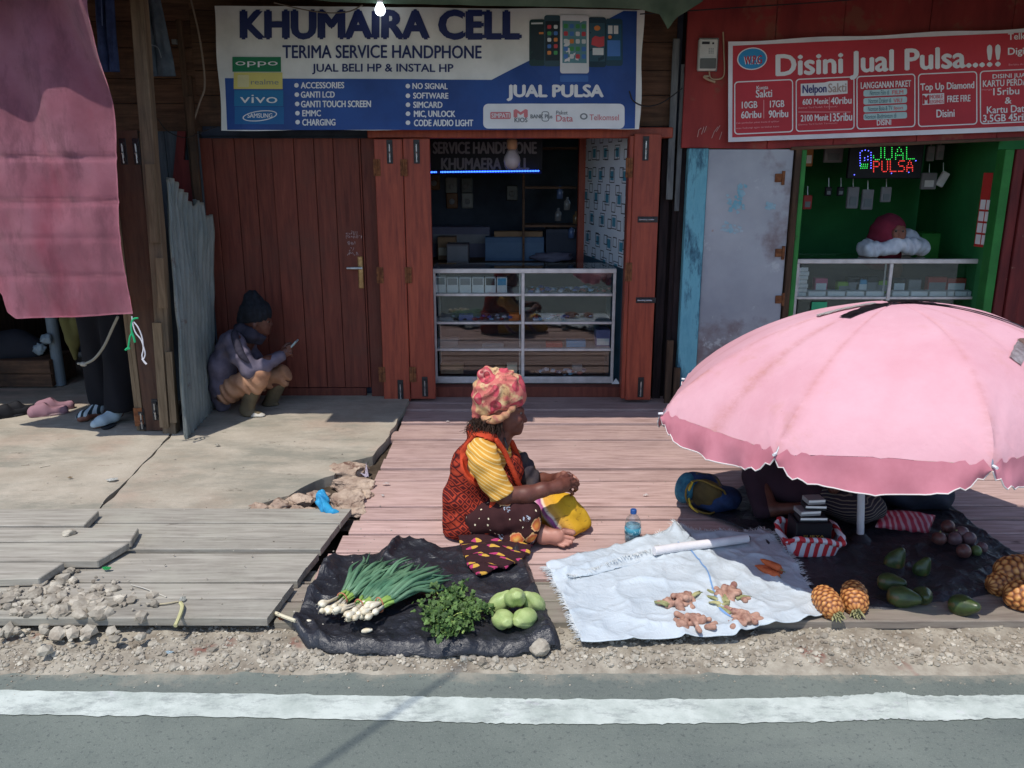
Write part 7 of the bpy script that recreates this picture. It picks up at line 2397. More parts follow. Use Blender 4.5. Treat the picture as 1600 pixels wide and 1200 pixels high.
for q in (-1, 1):
    bm = bmesh.new(); ico(bm, W(812.6, 645.2, .027 * q), .0105, 2); e_ = obj('eye', bm, M['eye'], woman, True)
    bm = bmesh.new(); ico(bm, W(815.0, 645.8, .028 * q), .0055, 2); obj('iris', bm, M['iris'], e_, True)

# --- headscarf
s = SDF((lo.x + .1, YW - .25, .45), (hi.x - .15, YW + .25, .95), .0045)
s.ell(W(781, 616), (.122, .100, .112), None, .02)
s.chain([W(790, 606), W(766, 612), W(757, 632), W(752, 646)], [.095, .085, .062, .050], .035)
s.ell(W(806, 617), (.058, .074, .060), None, .03)
s.chain([W(747, 597, -.03), W(752, 587, -.02), W(762, 581, -.01), W(776, 580), W(788, 583), W(794, 592, -.02)], [.018, .028, .030, .022, .027, .018], .008)     # twisted knot
s.chain([W(797, 590, -.04), W(804, 597, -.06), W(802, 610, -.075), W(806, 626, -.072)], [.020, .018, .016, .012], .012)
s.chain([W(760, 594, -.06), W(774, 604, -.085), W(776, 624, -.085), W(768, 642, -.07)], [.016, .014, .013, .012], .010)
kp_ = W(783, 588)
s.wrinkle(.0075, lambda X, Y, Z: np.abs(np.sin(5.5 * np.arctan2(Z - kp_.z, X - kp_.x) + 5 * Y + 1.2 * np.sin(30 * Z))) * np.clip(np.sqrt((X - kp_.x) ** 2 + (Z - kp_.z) ** 2) / .06, 0, 1))
s.wrinkle(.0040, lambda X, Y, Z: np.sin(70 * X + 45 * Z + 4 * np.sin(24 * Z + 9 * Y)) * .6 + np.sin(38 * X - 60 * Z + 30 * Y) * .5)
a, b = W(738, 663), W(826, 625)
d = (b - a).normalized()
s.cut(a, (d.z, 0, -d.x) if d.z < 0 else (d.z, 0, -d.x))
n = NT('paisley_scarf')
v = n.coords((1, 1, .8))
nd = n.noise(v, 9, 2)
vo = n.n('ShaderNodeTexVoronoi', feature='SMOOTH_F1'); vo.inputs['Scale'].default_value = 12; vo.inputs['Smoothness'].default_value = .3; vo.inputs['Randomness'].default_value = .85
mx = n.mix(v, n.noise(n.coords(), 6, 2), .04); n.l(mx, vo.inputs['Vector'])
c = n.ramp(vo.outputs['Distance'], [(0, srgb(206, 110, 104)), (.13, srgb(196, 84, 86)), (.17, srgb(120, 40, 50)), (.21, srgb(214, 150, 136)), (.30, srgb(200, 90, 98)), (.38, srgb(196, 74, 88)), (.42, srgb(150, 52, 62)), (.45, srgb(210, 176, 136)), (.66, srgb(200, 164, 118)), (.8, srgb(180, 136, 96))])
c = n.mix(c, srgb(190, 76, 88), n.ramp(n.noise(n.coords(), 13, 4), [(.44, (0, 0, 0)), (.52, (.75, .75, .75))]))
c = n.mix(c, srgb(120, 70, 60), n.ramp(n.noise(n.coords(), 30, 4), [(.54, (0, 0, 0)), (.62, (.65, .65, .65))]))
n.bump(n.noise(n.coords(), 60, 3), .3, .004)
M['scarf'] = n.done(c, .85, .2)
obj('headscarf', s.mesh('headscarf'), M['scarf'], woman)
s = SDF((lo.x + .1, YW - .25, .45), (hi.x - .15, YW + .25, .85), .0045)       # lower wrap, under the knot
for q in (-1, 1): s.chain([W(757, 655, .06 * q), W(775, 656, .083 * q), W(788, 650, .080 * q), W(799, 640, .076 * q), W(806, 631, .064 * q)], [.020, .020, .017, .013, .010], .010)
s.wrinkle(.003, lambda X, Y, Z: np.sin(90 * X + 120 * Z))
obj('scarf_wrap', s.mesh('scarf_wrap'), mat('scarf_beige', srgb(196, 156, 112), srgb(160, 96, 84), scale=30, rough=.9, bump=.3), woman)
# --- frizzy hair at the nape
bm = bmesh.new(); rnd = random.Random(2)
for k in range(620):
    a = W(rnd.uniform(738, 784), rnd.uniform(652, 666), rnd.uniform(-.088, .075))
    L = rnd.uniform(.03, .085)
    b = a + Vector((rnd.gauss(-.012, .02), rnd.gauss(0, .02), -L))
    m_ = (a + b) / 2 + Vector((rnd.gauss(-.004, .012), rnd.gauss(0, .012), 0))
    tube(bm, spline([a, m_, b], 4), [.0022, .002, .0018, .0014, .0008], 3, False)
ico(bm, W(756, 664), .05, 3, .4, (1.1, 1.3, .8), 3, 1)
tag(obj('hair', bm, M['hair'], woman), kind='stuff')

# --- striped shirt
n = NT('yellow_striped_shirt')
v = n.coords((1, 1, 1), (0, R(-28), 0))
sep = n.n('ShaderNodeSeparateXYZ'); n.l(v, sep.inputs[0])
st1 = n.math('SINE', n.math('MULTIPLY', n.math('ADD', sep.outputs['Z'], n.math('MULTIPLY', n.noise(n.coords(), 9, 2), .012)), 390))
c = n.ramp(st1, [(.45, srgb(206, 150, 62)), (.75, srgb(222, 190, 124))])
n.bump(n.noise(n.coords(), 30, 4), .3, .006)
M['shirt'] = n.done(c, .85, .2)
s = SDF(LO, HI, .006)
s.chain([W(750, 706, -.155), W(757, 722, -.185), W(770, 748, -.212), W(785, 772, -.226), W(793, 790, -.232)], [.066, .072, .066, .060, .056], .02)
s.cap(W(757, 706, -.12), W(764, 704, .14), .06, None, .04)
s.chain([W(778, 704, .15), W(812, 728, .175), W(830, 748, .17)], [.068, .062, .054], .02)
s.chain([W(745, 750), W(762, 712)], [.118, .118], .03)
a_, b_ = W(770, 748, -.212), W(793, 790, -.232)
s.wrinkle(.0030, lambda X, Y, Z: np.sin(60 * X + 95 * Z + 3 * np.sin(26 * Z)))
dn = (b_ - a_).normalized()
cutp = W(786, 770, -.226)
# cut the sleeve end only on her right arm
sl_, X_, Y_, Z_ = s.reg(s.lo, s.lo + s.n * s.h)
dd_ = (X_ - cutp.x) * dn.x + (Y_ - cutp.y) * dn.y + (Z_ - cutp.z) * dn.z
near = np.sqrt((X_ - cutp.x) ** 2 + (Y_ - cutp.y) ** 2 + (Z_ - cutp.z) ** 2) < .16
s.f = np.where(near, np.maximum(s.f, dd_ - .012), s.f).astype(np.float32)
obj('shirt', s.mesh('shirt'), M['shirt'], woman)

ARM_ = [(772, 690, -.145), (757, 683, -.165), (738, 690, -.178), (724, 706, -.184), (716, 728, -.188), (718, 748, -.190), (730, 762, -.194), (748, 770, -.196), (764, 776, -.195)]
FR1_ = [(776, 688, -.135), (788, 706, -.125), (798, 728, -.128), (806, 746, -.13), (812, 760, -.12), (818, 768, -.10)]
FR2_ = [(799, 690, .03), (806, 706, .045), (812, 724, .05), (812, 744, .03), (806, 756, 0)]
HEM_ = [(776, 776, -.205), (772, 796, -.222), (768, 818, -.226), (763, 838, -.214)]
# --- knitted vest with a dark diamond lattice
n = NT('knit_vest')
cx = n.coords()
sep = n.n('ShaderNodeSeparateXYZ'); n.l(cx, sep.inputs[0])
gx_ = n.math('ADD', sep.outputs['X'], n.math('MULTIPLY', sep.outputs['Y'], .5))
wob_ = n.math('MULTIPLY', n.noise(cx, 8, 3), .028)
p1 = n.math('ABSOLUTE', n.math('SUBTRACT', n.math('FRACT', n.math('MULTIPLY', n.math('ADD', n.math('ADD', gx_, sep.outputs['Z']), wob_), 23)), .5))
p2 = n.math('ABSOLUTE', n.math('SUBTRACT', n.math('FRACT', n.math('MULTIPLY', n.math('ADD', n.math('SUBTRACT', gx_, sep.outputs['Z']), wob_), 23)), .5))
lat = n.math('MINIMUM', p1, p2)
c = n.ramp(n.math('ADD', lat, n.math('MULTIPLY', n.noise(cx, 50, 3), .14)), [(.10, srgb(62, 26, 28)), (.20, srgb(160, 58, 40)), (.5, srgb(186, 72, 48))])
dk = n.math('GREATER_THAN', n.math('MINIMUM', p1, p2), .24)
at_ = n.n('ShaderNodeAttribute'); at_.attribute_name = 'rib'
c = n.mix(c, srgb(80, 30, 30), n.math('MULTIPLY', n.math('MULTIPLY', dk, 1.0), n.ramp(n.noise(cx, 7, 2), [(.40, (0, 0, 0)), (.48, (1, 1, 1))])))
c = n.mix(c, n.mix(srgb(176, 60, 38), srgb(198, 78, 50), n.noise(cx, 60, 2)), at_.outputs['Fac'])
wv = n.n('ShaderNodeTexWave', bands_direction='Z'); wv.inputs['Scale'].default_value = 60; wv.inputs['Distortion'].default_value = 2; n.l(cx, wv.inputs[0])
b1 = n.bump(wv.outputs[0], .35, .004)
n.bump(n.noise(cx, 130, 3), .5, .004, b1)
M['knit'] = n.done(c, .95, .1)
n = NT('knit_rib')
c = n.ramp(n.noise(n.coords(), 40, 3), [(.3, srgb(176, 58, 36)), (.7, srgb(206, 80, 50))])
wv = n.n('ShaderNodeTexWave', bands_direction='DIAGONAL'); wv.inputs['Scale'].default_value = 70; n.l(n.coords(), wv.inputs[0])
n.bump(wv.outputs[0], .6, .004)
M['knit_rib'] = n.done(c, .95, .1)
s = SDF(LO, HI, .006)
s.ell(W(735, 808), (.165, .200, .115), None, .05)
s.ell(W(733, 775), (.142, .180, .12), None, .06)
s.ell(W(744, 730), (.130, .165, .13), None, .06)
s.chain([W(752, 700, -.11), W(758, 690, 0), W(758, 700, .11)], [.075, .085, .075], .05)
s.chain([W(743, 672), W(752, 668), W(764, 678)], [.040, .038, .04], .03)
s.ell(W(790, 740, .03), (.085, .12, .13), Matrix.Rotation(.25, 4, 'Y'), .04)
s.ell(W(770, 790, -.03), (.10, .17, .08), None, .04)
s.wrinkle(.0055, lambda X, Y, Z: np.sin(30 * X - 42 * Z + 3 * np.sin(15 * Z + 12 * Y)) * .7 + .5 * np.sin(62 * Z + 25 * X + 18 * Y))
# arm opening
ah = W(752, 728, -.22)
sl_, X_, Y_, Z_ = s.reg(s.lo, s.lo + s.n * s.h)
ex = np.sqrt(((X_ - ah.x) * .82 + (Z_ - ah.z) * .25) ** 2 / .082 ** 2 + ((Z_ - ah.z) * .95 - (X_ - ah.x) * .30) ** 2 / .118 ** 2) - 1
hole = np.maximum(ex * .09, Y_ - (YW - .085))
s.f = np.maximum(s.f, -hole).astype(np.float32)
nk = W(790, 672)
ex = np.sqrt((X_ - nk.x) ** 2 / .062 ** 2 + (Y_ - YW) ** 2 / .085 ** 2 + (Z_ - nk.z) ** 2 / .10 ** 2) - 1
s.f = np.maximum(s.f, -ex * .06).astype(np.float32)
s.cut((0, 0, .010), (0, 0, -1))
me = s.mesh('vest')
co = np.zeros(len(me.vertices) * 3); me.vertices.foreach_get('co', co); co = co.reshape(-1, 3)
w_ = np.zeros(len(co))
nx_, nz_ = co[:, 0] - ah.x, co[:, 2] - ah.z
ex_ = np.sqrt((nx_ * .82 + nz_ * .25) ** 2 / .082 ** 2 + (nz_ * .95 - nx_ * .30) ** 2 / .118 ** 2) - 1
w_ = np.clip((.17 - np.abs(ex_)) / .04, 0, 1) * (co[:, 1] < YW - .04)
for L_, r in ((FR1_, .020), (FR2_, .020), (HEM_, .030)):
    for q in spline([W(*q) for q in L_], 60):
        w_ = np.maximum(w_, np.clip((r - np.linalg.norm(co - np.array(q), axis=1)) / .006, 0, 1))
me.color_attributes.new('rib', 'FLOAT_COLOR', 'POINT').data.foreach_set('color', np.repeat(w_, 4).astype(np.float32))
obj('vest', me, M['knit'], woman)
s = SDF(LO, HI, .0045)

fr_ = [(776, 688, -.135), (788, 706, -.125), (798, 728, -.128), (806, 746, -.13), (812, 760, -.12), (818, 768, -.10)]
s.chain([q for q in spline([W(*q) for q in fr_], 24)], [.012] * 25, .006)
fr_ = [(799, 690, .03), (806, 706, .045), (812, 724, .05), (812, 744, .03), (806, 756, 0)]
s.chain([q for q in spline([W(*q) for q in fr_], 24)], [.013] * 25, .006)
hm_ = [(776, 776, -.205), (772, 796, -.222), (768, 818, -.226), (763, 838, -.214)]
for k in (-1, 0, 1): s.chain([q + Vector((.013 * k, 0, 0)) for q in spline([W(*q) for q in hm_], 16)], [.011] * 17, .008)
obj('vest_ribbing', s.mesh('vest_ribbing'), M['knit_rib'], woman)

# --- flowered trousers (near leg) and yellow skirt over the far knee
n = NT('flower_print')
v = n.coords()
base = n.mix(srgb(50, 28, 30), srgb(66, 38, 38), n.noise(v, 20, 3))
def spots_(scale, th, seed, sx=1.0):
    mp = n.n('ShaderNodeMapping'); mp.inputs['Location'].default_value = (seed, seed * .7, seed * 1.3); n.l(v, mp.inputs[0])
    vo = n.n('ShaderNodeTexVoronoi'); vo.inputs['Scale'].default_value = scale; n.l(n.mix(mp.outputs[0], n.noise(v, 34, 2), .02), vo.inputs['Vector'])
    return vo.outputs['Distance'], vo.outputs['Color']
d1, c1 = spots_(11, .3, 2.1)
c = n.mix(base, srgb(150, 156, 168), n.math('MULTIPLY', n.math('LESS_THAN', d1, .20), n.math('GREATER_THAN', n.noise(v, 70, 2), .52)))
d2, c2 = spots_(36, .3, 5.5)
c = n.mix(c, srgb(222, 208, 176), n.math('MULTIPLY', n.math('LESS_THAN', d2, .20), n.math('GREATER_THAN', n.noise(v, 12, 2), .52)))
d3, c3 = spots_(7.5, .3, 8.2)
fl_ = n.ramp(d3, [(0, srgb(236, 196, 110)), (.10, srgb(226, 150, 74)), (.2, srgb(214, 104, 70)), (.26, srgb(232, 190, 130))])
c = n.mix(c, fl_, n.math('LESS_THAN', n.math('ADD', d3, n.math('MULTIPLY', n.noise(v, 40, 2), .16)), .34))
n.bump(n.noise(v, 26, 4), .3, .006)
M['flower'] = n.done(c, .9, .15)
s = SDF(LO, HI, .006)
s.chain([W(752, 812, -.13), W(790, 806, -.20), W(822, 806, -.215)], [.095, .088, .070], .04)
s.chain([W(822, 806, -.215), W(818, 828, -.225), W(800, 845, -.215)], [.068, .062, .055], .04)
s.chain([W(800, 840, -.22), W(822, 838, -.195), W(836, 831, -.17)], [.056, .050, .043], .03)
s.ell(W(800, 835, -.215), (.085, .06, .06), None, .03)
s.wrinkle(.005, lambda X, Y, Z: np.sin(48 * X + 40 * Z + 3 * np.sin(22 * X)) * .7 + np.sin(75 * Z - 30 * X) * .4)
s.cut((0, 0, .006), (0, 0, -1))
sl_, X_, Y_, Z_ = s.reg(s.lo, s.lo + s.n * s.h)
ck = W(838, 830, -.17)
s.f = np.maximum(s.f, (X_ - ck.x)).astype(np.float32) if False else s.f
obj('trousers', s.mesh('trousers'), M['flower'], woman)

n = NT('yellow_skirt')
v = n.coords((1, 1, 1), (0, R(38), 0))
sep = n.n('ShaderNodeSeparateXYZ'); n.l(v, sep.inputs[0])
kx = W(876, 800)
off = Matrix.Rotation(R(38), 3, 'Y') @ Vector((kx.x, YW, kx.z))
t_ = n.math('ADD', n.math('SUBTRACT', sep.outputs['X'], off.x), n.math('MULTIPLY', n.noise(n.coords(), 8, 2), .03))
tt = n.math('FRACT', n.math('MULTIPLY_ADD', t_, 5.2, .62))
c = n.ramp(tt, [(0, srgb(206, 156, 40)), (.34, srgb(214, 170, 50)), (.40, srgb(224, 208, 196)), (.45, srgb(206, 130, 170)), (.52, srgb(150, 70, 130)), (.56, srgb(226, 210, 190)), (.62, srgb(214, 160, 80)), (.9, srgb(210, 160, 44))])
c = n.mix(c, srgb(120, 84, 40), n.ramp(n.noise(n.coords((1, 1, 3)), 26, 4), [(.60, (0, 0, 0)), (.68, (.6, .6, .6))]))
n.bump(n.noise(n.coords(), 22, 4), .4, .008)
M['yskirt'] = n.done(c, .9, .15)
s = SDF(LO, HI, .006)
s.chain([W(770, 795, .10), W(830, 790, .03), W(880, 798, -.02)], [.10, .088, .085], .04)
s.chain([W(880, 798, -.02), W(902, 815, -.02), W(898, 826, -.03)], [.080, .058, .048], .04)
s.ell(W(884, 810, -.03), (.098, .095, .082), None, .03)
s.chain([W(860, 800, -.06), W(890, 826, -.09)], [.06, .045], .03)
s.wrinkle(.0055, lambda X, Y, Z: np.sin(60 * X + 58 * Z + 3 * np.sin(16 * X + 14 * Y)) * .8 + np.sin(90 * Z + 20 * X) * .3)
s.cut((0, 0, .006), (0, 0, -1))
obj('skirt', s.mesh('skirt'), M['yskirt'], woman)
s = SDF(LO, HI, .006)           # dark wrap tucked at the waist, behind the forearm
s.chain([W(815, 722, .10), W(824, 742, .08), W(832, 762, .04), W(842, 774, .0)], [.050, .05, .042, .03], .03)
s.wrinkle(.006, lambda X, Y, Z: np.sin(80 * X - 70 * Z))
obj('waist_cloth', s.mesh('waist_cloth'), mat('dark_wrap', srgb(74, 64, 62), srgb(40, 36, 46), scale=14, rough=.9), woman)
bm = bmesh.new()
tube(bm, spline([W(788, 684, -.055), W(791, 694, -.07), W(793, 704, -.08)], 8), .005, 6)
obj('necklace', bm, M['p_black'], woman)

# ------------------------------------------------------------------ the squatting man
YM = 6.0
def K(px, py, dy=0.0): return P(px, py, YM + dy)
man = T('person', 'man in black knit cap and grey jacket squatting by the planks, reading a phone', 'person', G(385, 650, .03))
a, b = K(310, 440), K(480, 440)
LO2, HI2 = (a.x, YM - .45, .03), (b.x, YM + .35, .98)
s = SDF(LO2, HI2, .0055)
s.ell(K(402, 494), (.098, .078, .10), None, .02)
s.ell(K(412, 508), (.055, .055, .066), None, .025)
s.ell(K(416, 519), (.030, .030, .024), None, .02)
s.chain([K(420.5, 500), K(423.5, 506.5)], [.010, .013], .010)
s.cap(K(421.5, 511.5, -.016), K(421.5, 511.5, .016), .008, None, .006); s.cap(K(421, 514, -.014), K(421, 514, .014), .008, None, .006)
for q in (-1, 1):
    s.cap(K(420, 499, .01 * q), K(417, 499, .04 * q), .011, .009, .01)
    s.ell(K(397, 508, .072 * q), (.018, .010, .028), None, .006)
s.chain([K(385, 533), K(398, 514)], [.06, .054], .03)
s.chain([K(352, 605), K(352, 575), K(368, 540)], [.11, .11, .11], .05)
s.chain([K(368, 532, -.17), K(388, 578, -.20), K(418, 564, -.16), K(440, 556, -.08)], [.05, .043, .037, .028], .02)
s.chain([K(378, 530, .15), K(405, 575, .14), K(425, 563, .05), K(442, 553, -.02)], [.05, .043, .037, .028], .02)
s.ell(K(446, 550, -.06), (.038, .032, .036), None, .02); s.ell(K(447, 548, -.01), (.034, .03, .034), None, .02)
for k, (y0, y1, y2) in enumerate(((542, 539, 541), (546, 543, 546), (550, 548, 551), (554, 553, 556))):
    s.chain([K(449, y0, -.075), K(455, y1, -.065), K(456.5, y2, -.045)], [.0105, .0100, .009], .003)
    s.chain([K(450, y0, .005), K(456, y1 + 1, -.005), K(456.5, y2, -.02)], [.0100, .0095, .0085], .003)
s.chain([K(443, 543, -.05), K(449, 537.5, -.045), K(454, 536, -.038)], [.013, .0115, .0095], .006)
s.chain([K(352, 612, -.1), K(406, 588, -.14), K(386, 640, -.12)], [.08, .06, .045], .03)
s.chain([K(352, 612, .1), K(440, 588, .1), K(420, 636, .12)], [.08, .06, .045], .03)
obj('body', s.mesh('body'), M['skin_dark'], man)
for q in (-1, 1):
    bm = bmesh.new(); ico(bm, K(418, 502.5, .03 * q), .011, 2); e_ = obj('eye', bm, M['eye'], man, True)
    bm = bmesh.new(); ico(bm, K(420.2, 503, .031 * q), .006, 2); obj('iris', bm, M['iris'], e_, True)
s = SDF(LO2, HI2, .0055)
s.ell(K(400, 488), (.116, .100, .098), None, .02); s.chain([K(396, 478), K(394, 466)], [.088, .060], .04)
s.chain([K(382, 497, -.0), K(380, 500)], [.06, .05], .02)
s.wrinkle(.003, lambda X, Y, Z: np.sin(150 * (X * .9 + Y * .5)))
a_, b_ = K(378, 505), K(426, 499)
d = (b_ - a_).normalized(); s.cut(a_, (d.z, 0, -d.x))
kc = obj('knit_cap', s.mesh('knit_cap'), mat('cap_black', srgb(30, 34, 42), srgb(18, 20, 26), scale=30, rough=.95, bump=.5, bscale=100, bd=.004), man)
M['jacket'] = mat('grey_jacket', srgb(112, 104, 118), srgb(84, 78, 92), scale=8, rough=.9, bump=.4, bscale=30, bd=.008)
M['jacket_d'] = mat('dark_jacket', srgb(60, 56, 68), srgb(42, 40, 50), scale=8, rough=.9, bump=.4, bscale=30, bd=.008)
s = SDF(LO2, HI2, .006)
s.ell(K(352, 600), (.105, .19, .12), None, .05); s.ell(K(352, 570), (.115, .185, .14), None, .06); s.ell(K(366, 538), (.115, .17, .11), Matrix.Rotation(.4, 4, 'Y'), .06)
s.chain([K(345, 622, -.03), K(348, 632, -.02)], [.075, .06], .03)
s.chain([K(366, 534, -.15), K(376, 556, -.20), K(389, 578, -.215)], [.075, .068, .060], .03)
s.chain([K(389, 578, -.215), K(412, 571, -.18), K(438, 558, -.095)], [.058, .050, .042], .025)
s.chain([K(378, 530, .14), K(405, 572, .15), K(425, 563, .06), K(438, 556, .0)], [.07, .06, .048, .042], .025)
s.wrinkle(.006, lambda X, Y, Z: np.sin(44 * X - 36 * Z + 3 * np.sin(18 * Z)) * .6 + np.sin(80 * X + 40 * Z + 20 * Y) * .4)
jk = obj('jacket', s.mesh('jacket'), M['jacket'], man)
s = SDF(LO2, HI2, .006)
s.chain([K(376, 516, -.05), K(392, 524, -.06), K(404, 527, 0)], [.05, .05, .045], .03); s.chain([K(376, 514, .05), K(392, 522, .06), K(404, 527, 0)], [.05, .05, .045], .03)
s.wrinkle(.004, lambda X, Y, Z: np.sin(90 * Z + 30 * X))
obj('collar', s.mesh('collar'), M['jacket_d'], jk)
s = SDF(LO2, HI2, .005)
s.chain([q for q in spline([K(366, 517, -.14), K(368, 530, -.222), K(376, 552, -.270), K(388, 566, -.275)], 10)], [.012, .022, .026, .026, .026, .026, .026, .024, .02, .016, .01], .008)
obj('sleeve_panel', s.mesh('sleeve_panel'), M['jacket_d'], jk)
s = SDF(LO2, HI2, .006)
s.chain([K(355, 612, -.10), K(385, 596, -.17), K(406, 586, -.18)], [.092, .080, .068], .04)
s.chain([K(406, 586, -.18), K(400, 602, -.17), K(394, 606, -.165)], [.068, .06, .05], .03)
s.chain([K(355, 612, .08), K(440, 586, .10), K(438, 598, .10)], [.09, .066, .055], .04)
s.wrinkle(.006, lambda X, Y, Z: np.sin(70 * X + 60 * Z + 2 * np.sin(30 * X)))
obj('trousers', s.mesh('trousers'), mat('tan_trousers', srgb(182, 138, 108), srgb(150, 108, 84), scale=10, rough=.9, bump=.3), man)
boot = mat('olive_boot', srgb(106, 94, 72), srgb(78, 68, 52), scale=8, rough=.7)
s = SDF(LO2, HI2, .006)
s.chain([K(396, 604, -.165), K(386, 640, -.15)], [.056, .05], .03); s.chain([K(386, 640, -.15), K(390, 648, -.16), K(404, 651, -.17)], [.05, .044, .038], .02)
s.cut((0, 0, .036), (0, 0, -1))
bt_ = obj('boot', s.mesh('boot'), boot, man)
s = SDF(LO2, HI2, .005); s.chain([K(398, 651, -.17), K(408, 653, -.175)], [.042, .038], .02); s.cut((0, 0, .036), (0, 0, -1)); s.cut(K(394, 650), (-1, 0, 0))
obj('toe_cap', s.mesh('toe_cap'), plain('toe_white', srgb(196, 190, 178), .6), bt_)
s = SDF(LO2, HI2, .006)
s.chain([K(436, 598, .1), K(420, 634, .12)], [.056, .05], .03); s.chain([K(420, 634, .12), K(432, 638, .11)], [.05, .04], .02); s.cut((0, 0, .036), (0, 0, -1))
obj('boot', s.mesh('boot'), boot, man)
a_, b_ = K(454, 544, -.03), K(465, 531, -.05)
ax_ = (b_ - a_).normalized(); yy_ = Vector((0, 1, 0)); nn_ = ax_.cross(yy_).normalized()
bm = bmesh.new(); box(bm, -.006, .006, -.04, .04, -.035, .085, .003)
for v in bm.verts: v.co = a_ + nn_ * v.co.x + yy_ * v.co.y + ax_ * v.co.z
phn = obj('phone', bm, plain('phone_case', srgb(150, 176, 182), .3)); tag(phn, 'pale phone held up by the squatting man', 'phone')

# ------------------------------------------------------------------ the person dozing on the kiosk counter
zc = kz1 + .036
YK = 6.72
def Q(px, py, dy=0.0): return P(px, py, YK + dy)
kp = T('person', 'person in dark red headscarf resting folded white-sleeved arms on the kiosk counter', 'person', Q(1390, 420, .3))
a, b = Q(1330, 330), Q(1460, 330)
LO3, HI3 = (a.x, YK - .3, .6), (b.x, YK + .7, 1.75)
s = SDF(LO3, HI3, .006)
s.ell(Q(1398, 362, .02), (.075, .088, .10), None, .02); s.ell(Q(1404, 366, -.03), (.055, .055, .07), None, .02)
s.chain([Q(1406, 362, -.078), Q(1407, 368, -.092)], [.009, .012], .008)
s.chain([Q(1392, 385, .12), Q(1392, 440, .36)], [.07, .10], .04)
s.chain([Q(1362, 384, .1), Q(1358, 386, .0), Q(1395, 384, -.03)], [.03, .028, .025], .02)
s.chain([Q(1430, 384, .1), Q(1434, 384, .0), Q(1400, 382, .0)], [.03, .028, .025], .02)
s.ell(Q(1424, 384, .03), (.03, .035, .02), None, .01)
for k in range(4): s.cap(Q(1424, 384, -.0 + .018 * k), Q(1432, 386, -.0 + .018 * k), .009, .008, .003)
obj('body', s.mesh('body'), M['skin_light'], kp)
for x in (1400, 1411):
    bm = bmesh.new(); ico(bm, Q(x, 361, -.078), .011, 2); e_ = obj('eye', bm, M['eye'], kp, True)
    bm = bmesh.new(); ico(bm, Q(x, 361.4, -.086), .006, 2); obj('iris', bm, M['iris'], e_, True)
s = SDF(LO3, HI3, .006)
s.ell(Q(1388, 358, .05), (.125, .13, .125), None, .03); s.chain([Q(1380, 372, .08), Q(1376, 392, .15)], [.12, .16], .05)
sl_, X_, Y_, Z_ = s.reg(s.lo, s.lo + s.n * s.h)
fc = Q(1404, 364, -.08)
ex = np.sqrt((X_ - fc.x) ** 2 / .046 ** 2 + (Y_ - fc.y) ** 2 / .10 ** 2 + (Z_ - fc.z) ** 2 / .058 ** 2) - 1
s.f = np.maximum(s.f, -ex * .06).astype(np.float32)
s.wrinkle(.003, lambda X, Y, Z: np.sin(50 * X + 60 * Z))
obj('headscarf', s.mesh('headscarf'), mat('maroon_scarf', srgb(120, 36, 56), srgb(90, 26, 42), scale=6, rough=.9), kp)
s = SDF(LO3, HI3, .006)
zq = zc + .055
def Z3(px, dy, dz=0): q = Q(px, 386, dy); q.z = zq + dz; return q
s.chain([Z3(1372, .14, .05), Z3(1352, .04), Z3(1362, -.04), Z3(1396, -.07, .02)], [.085, .062, .060, .054], .03)
s.chain([Z3(1418, .14, .06), Z3(1440, .04, .01), Z3(1424, -.05, .03), Z3(1396, -.05, .045)], [.085, .064, .062, .052], .03)
s.chain([Z3(1392, .22, .0), Z3(1392, .36, -.25)], [.16, .17], .06)
s.wrinkle(.006, lambda X, Y, Z: np.sin(60 * X + 50 * Z + 3 * np.sin(22 * X)) * .7 + np.sin(90 * X - 60 * Z) * .4)
s.cut((0, 0, zc + .001), (0, 0, -1))
obj('shirt', s.mesh('shirt'), mat('white_sleeves', srgb(206, 210, 216), srgb(180, 184, 192), scale=8, rough=.85), kp)

# ------------------------------------------------------------------ the person standing behind the pink cloth
YL_ = 5.86
def Lg(px, py, dy=0.0): return P(px, py, YL_ + dy)
lp = T('person', 'person in wide black trousers standing half hidden behind the pink cloth', 'person', G(150, 668, .035))
fl1, fl2 = G(165, 668, .035), G(142, 658, .035)
hx = (fl1.x + fl2.x) / 2 + .03
s = SDF((hx - .4, YL_ - .45, .03), (hx + .4, YL_ + .4, 1.72), .011)
s.chain([Vector((hx, YL_, 1.6)), Vector((hx, YL_, 1.42))], [.05, .06], .03); s.ell((hx, YL_, 1.57), (.085, .1, .12), None, .02)
s.chain([Vector((hx, YL_, .98)), Vector((hx, YL_, 1.3))], [.13, .14], .05); s.cap(Vector((hx - .16, YL_, 1.38)), Vector((hx + .16, YL_, 1.38)), .06, None, .04)
for q in (-1, 1):
    s.chain([Vector((hx + .19 * q, YL_, 1.36)), Vector((hx + .23 * q, YL_, 1.08)), Vector((hx + .20 * q, YL_ - .08, .86))], [.048, .04, .03], .02)
    s.chain([Vector((hx + .09 * q, YL_, .9)), Vector((hx + .085 * q, YL_, .1))], [.08, .045], .03)
for f in (fl1, fl2):
    s.chain([Vector((f.x + .02, f.y + .16, .10)), Vector((f.x, f.y + .10, .085)), Vector((f.x - .04, f.y, .07)), Vector((f.x - .055, f.y - .03, .062))], [.042, .042, .034, .026], .02)
obj('body', s.mesh('body'), M['skin_light'], lp)
s = SDF((hx - .4, YL_ - .45, .03), (hx + .4, YL_ + .4, 1.72), .011)
s.ell((hx, YL_ + .0, .95), (.19, .15, .14), None, .05)
s.chain([Vector((hx + .10, YL_, .92)), Vector((fl1.x + .06, fl1.y + .16, .16))], [.125, .115], .03); s.chain([Vector((hx - .08, YL_, .92)), Vector((fl2.x + .03, fl2.y + .18, .17))], [.125, .11], .03)
s.wrinkle(.006, lambda X, Y, Z: np.sin(40 * X + 9 * Z))
s.cut((0, 0, .12), (0, 0, -1))
